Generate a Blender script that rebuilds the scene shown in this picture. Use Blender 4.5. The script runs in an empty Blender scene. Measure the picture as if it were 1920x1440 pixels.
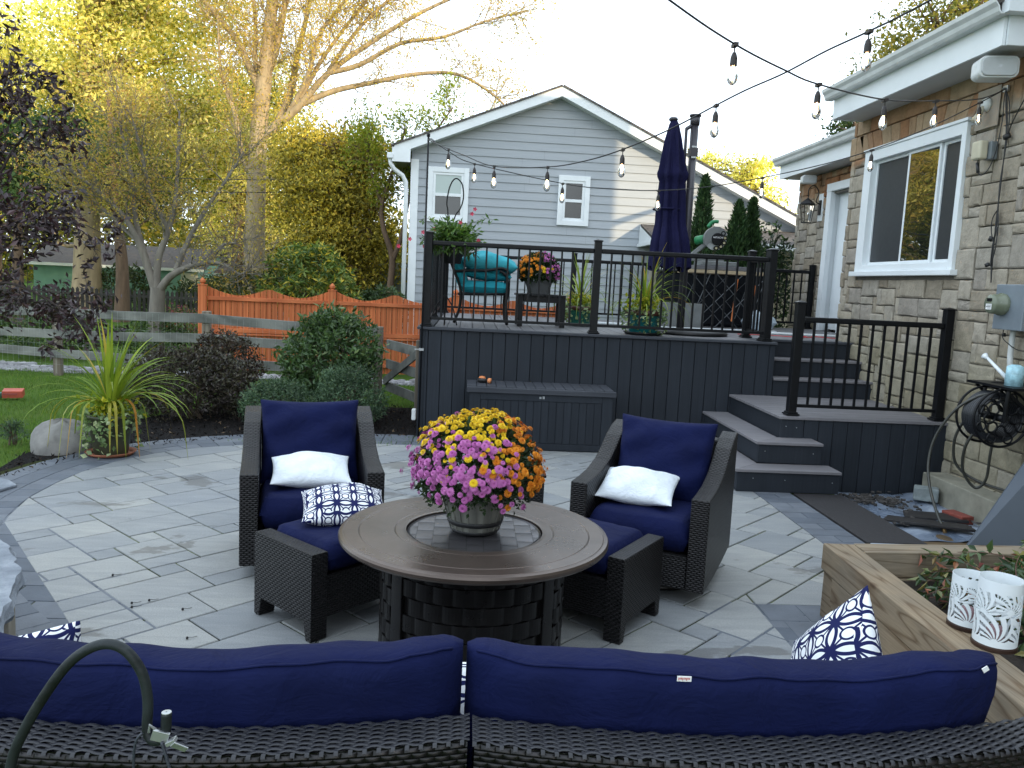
import bpy, math, random
import numpy as np
from mathutils import Matrix, Vector
PI = math.pi
SC = bpy.context.scene
COL = SC.collection
rng = random.Random(7)
nr = np.random.default_rng(11)

# ------------------------------------------------------------------ mesh builder
class MB:
    def __init__(s):
        s.v = []; s.f = []; s.n = 0
    def add(s, vs, fs):
        vs = np.asarray(vs, float).reshape(-1, 3)
        s.v.append(vs); o = s.n
        if isinstance(fs, np.ndarray):
            s.f.append((fs + o).tolist())
        else:
            s.f.append([[i + o for i in f] for f in fs])
        s.n += len(vs); return s
    def join(s, m, M=None):
        V = m.V()
        if M is not None: V = tf(V, M)
        return s.add(V, [f for g in m.f for f in g])
    def V(s): return np.concatenate(s.v) if s.v else np.zeros((0, 3))
    def xf(s, M):
        s.v = [tf(a, M) for a in s.v]; return s
    def box(s, x0, x1, y0, y1, z0, z1):
        v = [(x, y, z) for z in (z0, z1) for y in (y0, y1) for x in (x0, x1)]
        return s.add(v, [(0, 2, 3, 1), (4, 5, 7, 6), (0, 1, 5, 4), (2, 6, 7, 3), (0, 4, 6, 2), (1, 3, 7, 5)])
    def obox(s, c, d, rz=0, rx=0, ry=0):
        M = Matrix.Translation(c) @ Matrix.Rotation(rz, 4, 'Z') @ Matrix.Rotation(rx, 4, 'X') @ Matrix.Rotation(ry, 4, 'Y')
        m = MB().box(-d[0]/2, d[0]/2, -d[1]/2, d[1]/2, -d[2]/2, d[2]/2)
        return s.join(m, M)
    def prism(s, poly, z0, z1):
        n = len(poly)
        v = [(p[0], p[1], z0) for p in poly] + [(p[0], p[1], z1) for p in poly]
        return s.add(v, [tuple(range(n))[::-1], tuple(range(n, 2*n))] + [(i, (i+1) % n, n+(i+1) % n, n+i) for i in range(n)])
    def beam(s, a, b, w, h, up=(0, 0, 1)):
        a = np.array(a, float); b = np.array(b, float); d = b-a; L = np.linalg.norm(d); d /= L
        u = np.array(up, float)
        if abs(d@u) > .99: u = np.array([0, 1., 0])
        x = np.cross(d, u); x /= np.linalg.norm(x); u = np.cross(x, d)
        v = [p + x*sx*w/2 + u*sz*h/2 for p in (a, b) for sx, sz in ((-1, -1), (1, -1), (1, 1), (-1, 1))]
        return s.add(v, [(3, 2, 1, 0), (4, 5, 6, 7), (0, 1, 5, 4), (1, 2, 6, 5), (2, 3, 7, 6), (3, 0, 4, 7)])
    def tube(s, P, r, n=8, caps=True):
        P = np.asarray(P, float); m = len(P)
        R = np.full(m, r, float) if np.isscalar(r) else np.asarray(r, float)
        T = np.gradient(P, axis=0); T /= np.linalg.norm(T, axis=1)[:, None] + 1e-12
        u = np.array([0, 0, 1.]) if abs(T[0][2]) < .9 else np.array([1., 0, 0])
        x = np.cross(T[0], u); x /= np.linalg.norm(x)
        a = np.linspace(0, 2*PI, n, endpoint=False); rings = []
        for i in range(m):
            x = x - T[i]*(x@T[i]); x /= np.linalg.norm(x) + 1e-12; y = np.cross(T[i], x)
            rings.append(P[i] + R[i]*(np.cos(a)[:, None]*x + np.sin(a)[:, None]*y))
        V = np.concatenate(rings); F = []
        for i in range(m-1):
            for j in range(n):
                k = (j+1) % n; F.append((i*n+j, i*n+k, (i+1)*n+k, (i+1)*n+j))
        if caps: F += [tuple(range(n))[::-1], tuple(range((m-1)*n, m*n))]
        return s.add(V, F)
    def lathe(s, prof, c=(0, 0, 0), n=32, sx=1, sy=1):
        a = np.linspace(0, 2*PI, n, endpoint=False); V = []; F = []
        for r, z in prof:
            V += [(c[0]+sx*max(r, 1e-4)*math.cos(t), c[1]+sy*max(r, 1e-4)*math.sin(t), c[2]+z) for t in a]
        for i in range(len(prof)-1):
            for j in range(n):
                k = (j+1) % n; F.append((i*n+j, i*n+k, (i+1)*n+k, (i+1)*n+j))
        return s.add(V, F)
    def grid(s, P, close_u=False):
        nu, nv = P.shape[:2]; F = []
        for i in range(nu - (0 if close_u else 1)):
            for j in range(nv-1):
                a = i; b = (i+1) % nu
                F.append((a*nv+j, b*nv+j, b*nv+j+1, a*nv+j+1))
        return s.add(P.reshape(-1, 3), F)
    def leaves(s, C, L, W, D=None, up=.4, droop=0., rg=None, fold=.15):
        """C: Nx3 points, rhombic leaf with a fold and tip, D: preferred directions"""
        rg = rg or nr; C = np.asarray(C, float); N = len(C)
        if N == 0: return s
        d = rg.normal(size=(N, 3))
        if D is not None: d = d*.6 + D*1.0
        d[:, 2] += up - droop; d /= np.linalg.norm(d, axis=1)[:, None] + 1e-9
        q = rg.normal(size=(N, 3)); x = np.cross(d, q); x /= np.linalg.norm(x, axis=1)[:, None] + 1e-9
        nrm = np.cross(x, d)
        sc = rg.uniform(.65, 1.25, (N, 1)); l = L*sc; w = W*sc
        a = C; b = C + d*l*.45 + x*w*.5 + nrm*l*fold; c = C + d*l; e = C + d*l*.45 - x*w*.5 + nrm*l*fold
        V = np.stack([a, b, c, e], 1).reshape(-1, 3)
        i = np.arange(N)*4
        return s.add(V, np.stack([i, i+1, i+2, i+3], 1))
    def blade(s, p, az, el, L, w, droop, n=8, kink=0):
        P = []; q = np.array(p, float); e = el; st = L/n; pts = [q.copy()]
        for i in range(n):
            e -= droop/n*(1+i*.35)
            e = max(e, -1.45)
            q = q + st*np.array([math.cos(e)*math.cos(az), math.cos(e)*math.sin(az), math.sin(e)]); pts.append(q.copy())
        sd = np.array([-math.sin(az), math.cos(az), 0]); V = []
        for i, a in enumerate(pts):
            t = i/n; ww = w*(.55+.45*math.sin(min(1, t*2.2)*PI/2))*(1-t**3)*.5 + .0006
            V += [a + sd*ww + (0, 0, ww*.35), a, a - sd*ww + (0, 0, ww*.35)]
        F = []
        for i in range(n):
            k = 3*i; F += [(k, k+1, k+4, k+3), (k+1, k+2, k+5, k+4)]
        return s.add(V, F)

def tf(V, M):
    M = np.array(M); return V @ M[:3, :3].T + M[:3, 3]

def children_link(o, parent):
    if parent is not None:
        o.parent = parent; o.matrix_parent_inverse = parent.matrix_basis.inverted()

def tag(o, label=None, cat=None, group=None, kind=None):
    if label: o['label'] = label
    if cat: o['category'] = cat
    if group: o['group'] = group
    if kind: o['kind'] = kind
    return o

def T(name, label, cat, loc=(0, 0, 0), rz=0, group=None):
    o = bpy.data.objects.new(name, None); COL.objects.link(o)
    o.location = loc; o.rotation_euler = (0, 0, rz); o.empty_display_size = .1
    return tag(o, label, cat, group)

def build(mb, name, mat, parent=None, smooth=False, uv=False, bevel=0, seg=2, sub=0, label=None, solid=0):
    V = mb.V(); F = [f for g in mb.f for f in g]
    me = bpy.data.meshes.new(name)
    me.vertices.add(len(V)); me.vertices.foreach_set('co', V.astype(np.float32).ravel())
    tot = np.fromiter((len(f) for f in F), np.int32, len(F))
    loops = np.fromiter((i for f in F for i in f), np.int32, int(tot.sum()))
    me.loops.add(len(loops)); me.loops.foreach_set('vertex_index', loops)
    me.polygons.add(len(F))
    st = np.concatenate([[0], np.cumsum(tot)[:-1]]).astype(np.int32) if len(F) else np.zeros(0, np.int32)
    me.polygons.foreach_set('loop_start', st); me.polygons.foreach_set('loop_total', tot)
    me.update(calc_edges=True)
    me.polygons.foreach_set('use_smooth', np.full(len(F), bool(smooth)))
    if uv:
        nrm = np.zeros(len(F)*3, np.float32); me.polygons.foreach_get('normal', nrm); nrm = nrm.reshape(-1, 3)
        nl = np.repeat(np.abs(nrm), tot, axis=0); P = V[loops]
        U = np.where((nl[:, 2] > .75)[:, None], P[:, [0, 1]], np.where((nl[:, 0] > nl[:, 1])[:, None], P[:, [1, 2]], P[:, [0, 2]]))
        l = me.uv_layers.new(name='UVMap'); l.data.foreach_set('uv', U.astype(np.float32).ravel())
    me.validate()
    if mat is not None: me.materials.append(mat)
    o = bpy.data.objects.new(name, me); COL.objects.link(o)
    if solid:
        m = o.modifiers.new('s', 'SOLIDIFY'); m.thickness = solid
    if bevel:
        m = o.modifiers.new('b', 'BEVEL'); m.width = bevel; m.segments = seg; m.limit_method = 'ANGLE'
    if sub:
        m = o.modifiers.new('ss', 'SUBSURF'); m.levels = m.render_levels = sub
    children_link(o, parent)
    if label: o['label'] = label
    return o

def copy_tree(o, parent=None):
    c = o.copy(); COL.objects.link(c)
    if parent is not None: c.parent = parent
    for ch in list(o.children): copy_tree(ch, c)
    return c

# ------------------------------------------------------------------ materials
class NT:
    def __init__(s, name):
        s.m = bpy.data.materials.new(name); s.m.use_nodes = True; s.t = s.m.node_tree
        s.b = s.t.nodes['Principled BSDF']; s.out = s.t.nodes['Material Output']
    def n(s, typ, **k):
        x = s.t.nodes.new(typ)
        for a, b in k.items():
            if a.startswith('i_'):
                key = a[2:]; key = int(key) if key.isdigit() else key.replace('_', ' ')
                if hasattr(b, 'is_linked') or isinstance(b, bpy.types.NodeSocket): s.t.links.new(b, x.inputs[key])
                else: x.inputs[key].default_value = b
            else: setattr(x, a, b)
        return x
    def l(s, a, b): s.t.links.new(a, b)
    def coord(s, kind='Object'):
        return s.n('ShaderNodeTexCoord').outputs[kind]
    def mp(s, v, scale=(1, 1, 1), rot=(0, 0, 0), loc=(0, 0, 0)):
        return s.n('ShaderNodeMapping', i_Vector=v, i_Scale=scale, i_Rotation=rot, i_Location=loc).outputs[0]
    def noise(s, v, scale=5, det=4, rough=.55, dist=0):
        return s.n('ShaderNodeTexNoise', i_Vector=v, i_Scale=scale, i_Detail=det, i_Roughness=rough, i_Distortion=dist).outputs['Fac']
    def ramp(s, f, stops, interp='LINEAR'):
        r = s.n('ShaderNodeValToRGB', i_Fac=f); e = r.color_ramp.elements; r.color_ramp.interpolation = interp
        while len(e) < len(stops): e.new(.5)
        for q, (p, c) in zip(e, stops):
            q.position = p; q.color = (*c, 1) if len(c) == 3 else c
        return r.outputs[0]
    def mix(s, f, a, b, typ='MIX'):
        x = s.n('ShaderNodeMix', data_type='RGBA', blend_type=typ)
        for k, v in ((0, f), (6, a), (7, b)):
            if isinstance(v, bpy.types.NodeSocket): s.l(v, x.inputs[k])
            elif k == 0: x.inputs[0].default_value = v
            else: x.inputs[k].default_value = (*v, 1)
        return x.outputs[2]
    def math(s, op, a, b=0, c=0):
        x = s.n('ShaderNodeMath', operation=op)
        for k, v in ((0, a), (1, b), (2, c)):
            if isinstance(v, bpy.types.NodeSocket): s.l(v, x.inputs[k])
            else: x.inputs[k].default_value = v
        return x.outputs[0]
    def rnd(s): return s.n('ShaderNodeNewGeometry').outputs['Random Per Island']
    def col(s, c):
        if isinstance(c, bpy.types.NodeSocket): s.l(c, s.b.inputs['Base Color'])
        else: s.b.inputs['Base Color'].default_value = (*c, 1)
    def rough(s, r, metal=0, spec=.5):
        if isinstance(r, bpy.types.NodeSocket): s.l(r, s.b.inputs['Roughness'])
        else: s.b.inputs['Roughness'].default_value = r
        s.b.inputs['Metallic'].default_value = metal; s.b.inputs['Specular IOR Level'].default_value = spec
    def bump(s, h, strength=.3, dist=.01, prev=None):
        x = s.n('ShaderNodeBump', i_Height=h, i_Strength=strength, i_Distance=dist)
        if prev is not None: s.l(prev, x.inputs['Normal'])
        s.l(x.outputs[0], s.b.inputs['Normal']); return x.outputs[0]

def plain(name, c, rough=.5, var=.18, scale=6, metal=0, bump=0, bscale=60, spec=.5, isl=0, stretch=(1, 1, 1)):
    t = NT(name); v = t.mp(t.coord(), stretch)
    f = t.noise(v, scale, 5, .6)
    lo = tuple(x*(1-var) for x in c); hi = tuple(min(1, x*(1+var)) for x in c)
    k = t.ramp(f, [(.3, lo), (.7, hi)])
    if isl:
        k2 = t.ramp(t.rnd(), [(0, (1-isl,)*3), (1, (1+isl,)*3)]); k = t.mix(1, k, k2, 'MULTIPLY')
    t.col(k)
    r = t.math('ADD', rough-.08, t.math('MULTIPLY', t.noise(v, scale*2.3, 3), .16))
    t.rough(r, metal, spec)
    if bump: t.bump(t.noise(v, bscale, 4), bump, .005)
    return t.m

def leafmat(name, stops, trans=.35, rough=.55, tint=None, clump=1.2, spec=.3):
    t = NT(name); c = t.ramp(t.rnd(), stops)
    f = t.noise(t.coord('Object'), clump, 2)
    c = t.mix(1, c, t.ramp(f, [(.3, (.62, .62, .62)), (.7, (1.25, 1.25, 1.25))]), 'MULTIPLY')
    t.col(c); t.rough(rough, 0, spec)
    tr = t.n('ShaderNodeBsdfTranslucent'); t.l(t.mix(1, c, (1.5, 1.5, .7), 'MULTIPLY'), tr.inputs[0])
    mx = t.n('ShaderNodeMixShader', i_0=trans); t.l(t.b.outputs[0], mx.inputs[1]); t.l(tr.outputs[0], mx.inputs[2])
    t.l(mx.outputs[0], t.out.inputs[0]); return t.m

def wicker(name, c1, c2, bw=.030, bh=.0115, strength=.9):
    """flat strands woven over and under: offset dashes from two sine profiles"""
    t = NT(name); v = t.coord('UV'); sx = t.n('ShaderNodeSeparateXYZ', i_0=v)
    r = t.math('DIVIDE', sx.outputs[1], bh); row = t.math('FLOOR', r)
    odd = t.math('FLOORED_MODULO', row, 2)
    u = t.math('ADD', t.math('DIVIDE', sx.outputs[0], bw), t.math('MULTIPLY', odd, .5))
    hv = t.math('ABSOLUTE', t.math('SINE', t.math('MULTIPLY', r, PI))); hu = t.math('ABSOLUTE', t.math('SINE', t.math('MULTIPLY', u, PI)))
    h = t.math('MULTIPLY', t.math('POWER', hv, .5), t.math('POWER', hu, .6))
    cell = t.n('ShaderNodeTexWhiteNoise', noise_dimensions='2D'); cv = t.n('ShaderNodeCombineXYZ', i_0=t.math('FLOOR', u), i_1=row); t.l(cv.outputs[0], cell.inputs['Vector'])
    k = t.ramp(h, [(.25, (.0015, .0015, .0015)), (.7, c2), (.95, c1)])
    k = t.mix(1, k, t.ramp(cell.outputs['Value'], [(0, (.6, .6, .6)), (1, (1.5, 1.45, 1.4))]), 'MULTIPLY')
    n = t.noise(t.coord(), 7, 3)
    t.col(t.mix(1, k, t.ramp(n, [(.3, (.7, .7, .72)), (.7, (1.35, 1.3, 1.25))]), 'MULTIPLY'))
    t.rough(.36, 0, .34); t.bump(h, strength, .005); return t.m

def pine(name, c1, c2, axis=1):
    t = NT(name); s = [9, 9, 9]; s[axis] = .55; v = t.mp(t.coord(), tuple(s))
    n = t.noise(v, .42, 2, .5, .4)
    r = t.math('FRACT', t.math('MULTIPLY', n, 15)); r = t.math('ABSOLUTE', t.math('SUBTRACT', r, .5))
    s2 = [120, 120, 120]; s2[axis] = 3; fine = t.noise(t.mp(t.coord(), tuple(s2)), 1, 3, .6)
    k = t.ramp(r, [(.0, c2), (.32, c2), (.5, c1)])
    k = t.mix(1, k, t.ramp(fine, [(.3, (.8, .8, .8)), (.7, (1.12, 1.12, 1.12))]), 'MULTIPLY')
    s3 = [7, 7, 7]; s3[axis] = 2.2; kn = t.n('ShaderNodeTexVoronoi', i_Vector=t.mp(t.coord(), tuple(s3)), i_Scale=1.0).outputs['Distance']
    k = t.mix(1, k, t.ramp(kn, [(.05, (.35, .25, .2)), (.11, (1, 1, 1))]), 'MULTIPLY')
    g = t.noise(t.coord(), 2.5, 4); k = t.mix(1, k, t.ramp(g, [(.35, (.78, .80, .84)), (.65, (1.05, 1.0, .94))]), 'MULTIPLY')
    t.col(k); t.rough(.8, 0, .25); t.bump(fine, .25, .003); return t.m

def composite(name, c, axis, isl=.12, rough=.6):
    t = NT(name); s = [60, 60, 60]; s[axis] = 1.6; v = t.mp(t.coord(), tuple(s)); f = t.noise(v, 1, 4, .6)
    k = t.ramp(f, [(.3, tuple(x*.86 for x in c)), (.7, tuple(x*1.16 for x in c))])
    k = t.mix(1, k, t.ramp(t.noise(t.coord(), 2.2, 5, .65), [(.3, (.86, .87, .88)), (.7, (1.12, 1.11, 1.10))]), 'MULTIPLY')
    k = t.mix(1, k, t.ramp(t.rnd(), [(0, (1-isl,)*3), (1, (1+isl,)*3)]), 'MULTIPLY')
    t.col(k); t.rough(rough, 0, .22); t.bump(f, .12, .002); return t.m

def wood(name, c1, c2, scale=1, axis=0, rough=.75, ring=9, bump=.35, isl=.12, knots=True):
    t = NT(name); s = [14, 14, 14]; s[axis] = 1.1
    v = t.mp(t.coord(), tuple(x*scale for x in s))
    d = t.noise(t.mp(t.coord(), tuple(x*scale*.22 for x in s)), 2.2, 3, .5, .6)
    w = t.n('ShaderNodeTexWave', i_Vector=v, i_Scale=.35, i_Distortion=ring, i_Detail=2.5, i_Detail_Scale=.8)
    f = t.math('ADD', t.math('MULTIPLY', w.outputs['Fac'], .55), t.math('MULTIPLY', t.noise(v, 1.6, 5, .7), .45))
    k = t.ramp(f, [(.2, c1), (.75, c2)])
    k = t.mix(1, k, t.ramp(d, [(.3, (.8, .8, .8)), (.7, (1.15, 1.15, 1.12))]), 'MULTIPLY')
    if isl: k = t.mix(1, k, t.ramp(t.rnd(), [(0, (1-isl,)*3), (1, (1+isl,)*3)]), 'MULTIPLY')
    t.col(k); t.rough(rough, 0, .3); t.bump(f, bump, .004); return t.m

def fabric(name, c, rough=.85, weave=900, sheen=0):
    t = NT(name); f = t.noise(t.coord(), 4, 4, .6)
    t.col(t.ramp(f, [(.3, tuple(x*.85 for x in c)), (.7, tuple(x*1.15 for x in c))]))
    t.rough(rough, 0, .2)
    p = t.bump(t.noise(t.coord(), weave, 2), .25, .001)
    q = t.bump(t.noise(t.coord(), 7, 4, .55, 1.2), .38, .035, p); t.bump(t.noise(t.mp(t.coord(), (1, 1.6, 3)), 16, 3, .5, 1.5), .22, .012, q); return t.m

def lattice(name, S=.086, navy=(.012, .016, .075), white=(.78, .8, .82)):
    """white cloth printed with interlocking navy rings and small squares"""
    t = NT(name); v = t.coord('UV'); sx = t.n('ShaderNodeSeparateXYZ', i_0=v)
    def cell(o):
        a = t.math('ADD', t.math('DIVIDE', o, S), 100.5)
        return t.math('SUBTRACT', t.math('FRACT', a), .5)
    cx, cy = cell(sx.outputs[0]), cell(sx.outputs[1]); best = None
    for dx in (-1, 0, 1):
        for dy in (-1, 0, 1):
            if abs(dx)+abs(dy) > 1: continue
            x = t.math('SUBTRACT', cx, dx); y = t.math('SUBTRACT', cy, dy)
            r = t.math('SQRT', t.math('ADD', t.math('MULTIPLY', x, x), t.math('MULTIPLY', y, y)))
            e = t.math('ABSOLUTE', t.math('SUBTRACT', r, .66))
            best = e if best is None else t.math('MINIMUM', best, e)
    ring = t.math('LESS_THAN', best, .058)
    ax = t.math('ABSOLUTE', cx); ay = t.math('ABSOLUTE', cy)
    star = t.math('ABSOLUTE', t.math('SUBTRACT', ax, ay))
    seg = t.math('LESS_THAN', star, .045)
    rr = t.math('SQRT', t.math('ADD', t.math('MULTIPLY', cx, cx), t.math('MULTIPLY', cy, cy)))
    seg = t.math('MULTIPLY', seg, t.math('GREATER_THAN', rr, .2))
    seg = t.math('MULTIPLY', seg, t.math('LESS_THAN', rr, .6))
    hub = t.math('LESS_THAN', t.math('ABSOLUTE', t.math('SUBTRACT', rr, .2)), .035)
    bx = t.math('SUBTRACT', .5, ax); by = t.math('SUBTRACT', .5, ay)
    mb = t.math('MAXIMUM', bx, by)
    sq = t.math('LESS_THAN', t.math('ABSOLUTE', t.math('SUBTRACT', mb, .085)), .022)
    dot = t.math('LESS_THAN', mb, .025)
    k = ring
    for q in (seg, hub, sq, dot): k = t.math('MAXIMUM', k, q)
    t.col(t.mix(k, white, navy)); t.rough(.9, 0, .15)
    t.bump(t.noise(t.coord(), 900, 2), .2, .001); return t.m

def glassy(name, c=(.015, .02, .025), rough=.02, spec=.8):
    t = NT(name); t.col(c); t.rough(rough, 0, spec); t.b.inputs['IOR'].default_value = 1.8; return t.m

m_navy = fabric('navy_canvas', (.0018, .0052, .042))
m_white = fabric('white_linen', (.72, .77, .82))
m_latt = lattice('ring_print')
m_wick = wicker('dark_wicker', (.017, .0155, .018), (.0045, .004, .005))
m_black = plain('black_powder_coat', (.0055, .006, .0075), .38, .2, 20, 0, .1, 200, spec=.22)
m_bronze = plain('aged_bronze', (.095, .072, .060), .29, .22, 4, .5, .05, 90)
m_bronzed = plain('dark_bronze_panel', (.010, .009, .009), .3, .3, 8, .3, .1, 60, spec=.3)
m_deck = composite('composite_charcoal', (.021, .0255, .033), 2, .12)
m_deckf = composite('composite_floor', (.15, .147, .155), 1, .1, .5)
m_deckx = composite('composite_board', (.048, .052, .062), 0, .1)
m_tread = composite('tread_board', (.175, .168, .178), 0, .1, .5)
m_trim = plain('white_trim', (.74, .78, .80), .45, .05, 3)
m_gutter = plain('gutter_aluminium', (.60, .62, .61), .35, .12, 4, 0, .05, 30)
m_rub = plain('rubber_black', (.01, .01, .011), .5, .2, 12)
m_steel = plain('galvanised_steel', (.42, .44, .45), .35, .15, 10, .7)
m_terra = plain('terracotta', (.30, .11, .06), .8, .2, 12, 0, .2, 80)
m_soil = plain('potting_soil', (.018, .012, .008), .95, .5, 40, 0, .8, 60)
# ================================================================== GROUND
def clip(poly, a, b, c):
    """keep a*x+b*y<=c"""
    out = []
    for i in range(len(poly)):
        p, q = poly[i], poly[(i+1) % len(poly)]
        dp, dq = a*p[0]+b*p[1]-c, a*q[0]+b*q[1]-c
        if dp <= 0: out.append(p)
        if (dp < 0 < dq) or (dq < 0 < dp):
            t = dp/(dp-dq); out.append((p[0]+t*(q[0]-p[0]), p[1]+t*(q[1]-p[1])))
    return out
def area(p): return .5*sum(p[i][0]*p[(i+1) % len(p)][1]-p[(i+1) % len(p)][0]*p[i][1] for i in range(len(p)))
def clip_convex(poly, cv, inset=0):
    for i in range(len(cv)):
        p, q = cv[i], cv[(i+1) % len(cv)]
        n = (q[1]-p[1], -(q[0]-p[0])); L = math.hypot(*n)
        if L < 1e-6: continue
        n = (n[0]/L, n[1]/L); poly = clip(poly, n[0], n[1], n[0]*p[0]+n[1]*p[1]-inset)
        if len(poly) < 3: return []
    return poly
def slab(mb, poly, z, gap=.0052, th=.035, ch=.004, tilt=.0012):
    if len(poly) < 3: return
    if area(poly) < 0: poly = poly[::-1]
    if area(poly) < .0012: return
    a = clip_convex(poly, poly, gap)
    if len(a) < 3: return
    # drop near-duplicate points
    a = [p for i, p in enumerate(a) if math.dist(p, a[i-1]) > .002]
    if len(a) < 3: return
    cx = sum(p[0] for p in a)/len(a); cy = sum(p[1] for p in a)/len(a)
    b = [(p[0]+(cx-p[0])/max(.03, math.dist(p, (cx, cy)))*ch*1.3, p[1]+(cy-p[1])/max(.03, math.dist(p, (cx, cy)))*ch*1.3) for p in a]
    n = len(a); tx, ty, dz = rng.uniform(-tilt, tilt)*4, rng.uniform(-tilt, tilt)*4, rng.uniform(-tilt, tilt)
    zz = lambda p: z+dz+(p[0]-cx)*tx+(p[1]-cy)*ty
    v = [(p[0], p[1], z-th) for p in a]+[(p[0], p[1], zz(p)-ch) for p in a]+[(p[0], p[1], zz(p)) for p in b]
    f = [tuple(range(2*n, 3*n))]
    for k in (0, 1): f += [(k*n+i, k*n+(i+1) % n, (k+1)*n+(i+1) % n, (k+1)*n+i) for i in range(n)]
    mb.add(v, f)

# lawn: one sheet to the horizon, lower where the ground beside the steps is dug out
def lawn_z(x, y):
    z = -.03
    if 3.3 < x < 12 and 3 < y < 9: z = -.13
    if y > 15: z += .6*min(1, (y-15)/18)**1.2
    return z
xs = sorted(set([-400, -150, -60, -30, -20] + [round(-14+i*.5, 2) for i in range(60)] + [3.29, 3.31, 12.0, 12.01, 20, 40, 90, 200, 400]))
ys = sorted(set([-300, -100, -40, -15, -5] + [round(-2+i*.5, 2) for i in range(80)] + [2.99, 3.01, 9.0, 9.01, 45, 60, 100, 200, 500]))
P = np.array([[(x, y, lawn_z(x, y)) for y in ys] for x in xs])
t = NT('lawn_grass'); v = t.coord()
f = t.math('ADD', t.math('MULTIPLY', t.noise(v, .9, 4), .5), t.math('MULTIPLY', t.noise(v, 30, 5, .7), .5))
t.col(t.ramp(f, [(.3, (.045, .095, .015)), (.5, (.075, .14, .022)), (.7, (.12, .18, .035))])); t.rough(.9, 0, .1)
t.bump(t.noise(v, 90, 4), .9, .03); m_lawn = t.m
build(MB().grid(P), 'lawn', m_lawn)['kind'] = 'structure'

# light paving field
LEFT = [(-1.3, 3.05), (-1.67, 3.545), (-1.99, 3.85), (-2.2, 4.07), (-2.62, 4.62), (-2.86, 5.02), (-2.99, 5.4), (-3.08, 5.8), (-3.1, 6.2), (-3.08, 6.6), (-2.98, 7.0), (-2.78, 7.38), (-2.5, 7.66), (-2.1, 7.88), (-1.6, 8.04), (-1.0, 8.14), (-.4, 8.14), (.2, 8.14)]
FIELD = [(-1.1, 2.6), (1.64, 2.6), (2.52, 3.2), (2.52, 8.64), (.2, 8.64)]
FIELD = [(.3, 1.0), (2.52, 1.0), (2.52, 8.14)] + LEFT[::-1]
t = NT('light_paver'); v = t.coord()
isl = t.rnd()
k = t.ramp(isl, [(0, (.215, .23, .245)), (.35, (.25, .263, .273)), (.6, (.28, .29, .292)), (.8, (.305, .312, .306)), (1, (.235, .25, .266))])
st = t.noise(t.mp(v, (1.2, 7, 1), (0, 0, PI/4)), 2.2, 5, .65, .8)
k = t.mix(1, k, t.ramp(st, [(.25, (.78, .79, .81)), (.75, (1.16, 1.15, 1.12))]), 'MULTIPLY')
big = t.noise(v, .7, 3); k = t.mix(1, k, t.ramp(big, [(.3, (.86, .88, .92)), (.7, (1.08, 1.06, 1.02))]), 'MULTIPLY')
wet = t.ramp(t.noise(t.mp(v, (1, 1.6, 1), (0, 0, .5), (.25, 3.9, 0)), 1.05, 5, .62, .4), [(.605, (1, 1, 1)), (.63, (.62, .60, .58))])
k = t.mix(1, k, wet, 'MULTIPLY')
sp = t.noise(v, 160, 2); k = t.mix(1, k, t.ramp(sp, [(.35, (.86, .86, .86)), (.65, (1.1, 1.1, 1.1))]), 'MULTIPLY')
t.col(k); t.rough(t.math('ADD', .45, t.math('MULTIPLY', st, .3)), 0, .4)
p = t.bump(t.noise(v, 120, 4), .25, .004); t.bump(st, .25, .01, p); m_pav = t.m
t = NT('dark_paver'); v = t.coord()
k = t.ramp(t.rnd(), [(0, (.085, .10, .125)), (.5, (.11, .125, .15)), (1, (.14, .155, .18))])
k = t.mix(1, k, t.ramp(t.noise(v, 5, 5, .65), [(.3, (.82, .82, .82)), (.7, (1.15, 1.15, 1.15))]), 'MULTIPLY')
t.col(k); t.rough(.6, 0, .35); t.bump(t.noise(v, 90, 5, .7), .3, .006); m_pavd = t.m
t = NT('joint_sand'); v = t.coord()
t.col(t.ramp(t.noise(v, 1.3, 4, .6), [(.40, (.014, .014, .012)), (.52, (.04, .05, .012)), (.62, (.12, .15, .02))])); t.rough(.95, 0, .1); t.bump(t.noise(v, 150, 3), .8, .01); m_joint = t.m

pv = MB(); U = .155; c45 = math.cos(PI/4)
def to_w(a, b, o=(-1.62, 4.59)): return (o[0]+(a-b)*c45, o[1]+(a+b)*c45)
N = 92; occ = np.zeros((N, N), bool); r2 = random.Random(21)
for j in range(N):
    for i in range(N):
        if occ[i, j]: continue
        opts = [(3, 2)]*5+[(2, 2)]*5+[(4, 2)]*3+[(2, 1)]*2+[(3, 1)]*2+[(3, 3)]+[(1, 1)]
        r2.shuffle(opts); opts.append((1, 1))
        for w, h in opts:
            if i+w <= N and j+h <= N and not occ[i:i+w, j:j+h].any():
                # avoid leaving slivers
                if w == 1 and h == 1 and i+1 < N and not occ[i+1, j]: continue
                break
        occ[i:i+w, j:j+h] = True
        a0, b0 = (i-N/2)*U, (j-N/2)*U
        q = [to_w(a0, b0), to_w(a0+w*U, b0), to_w(a0+w*U, b0+h*U), to_w(a0, b0+h*U)]
        cx = sum(p[0] for p in q)/4; cy = sum(p[1] for p in q)/4
        if not (-4 < cx < 3.4 and .4 < cy < 9.3): continue
        q = clip_convex(q, FIELD)
        if len(q) < 3: continue
        if max(p[0] for p in q) > 1.64 and min(p[1] for p in q) < 4.19:
            slab(pv, clip(q, 1, 0, 1.64), 0)
            r = clip(clip(q, -1, 0, -1.64), 0, -1, -4.19)
            slab(pv, r, 0)
        else: slab(pv, q, 0)
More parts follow.
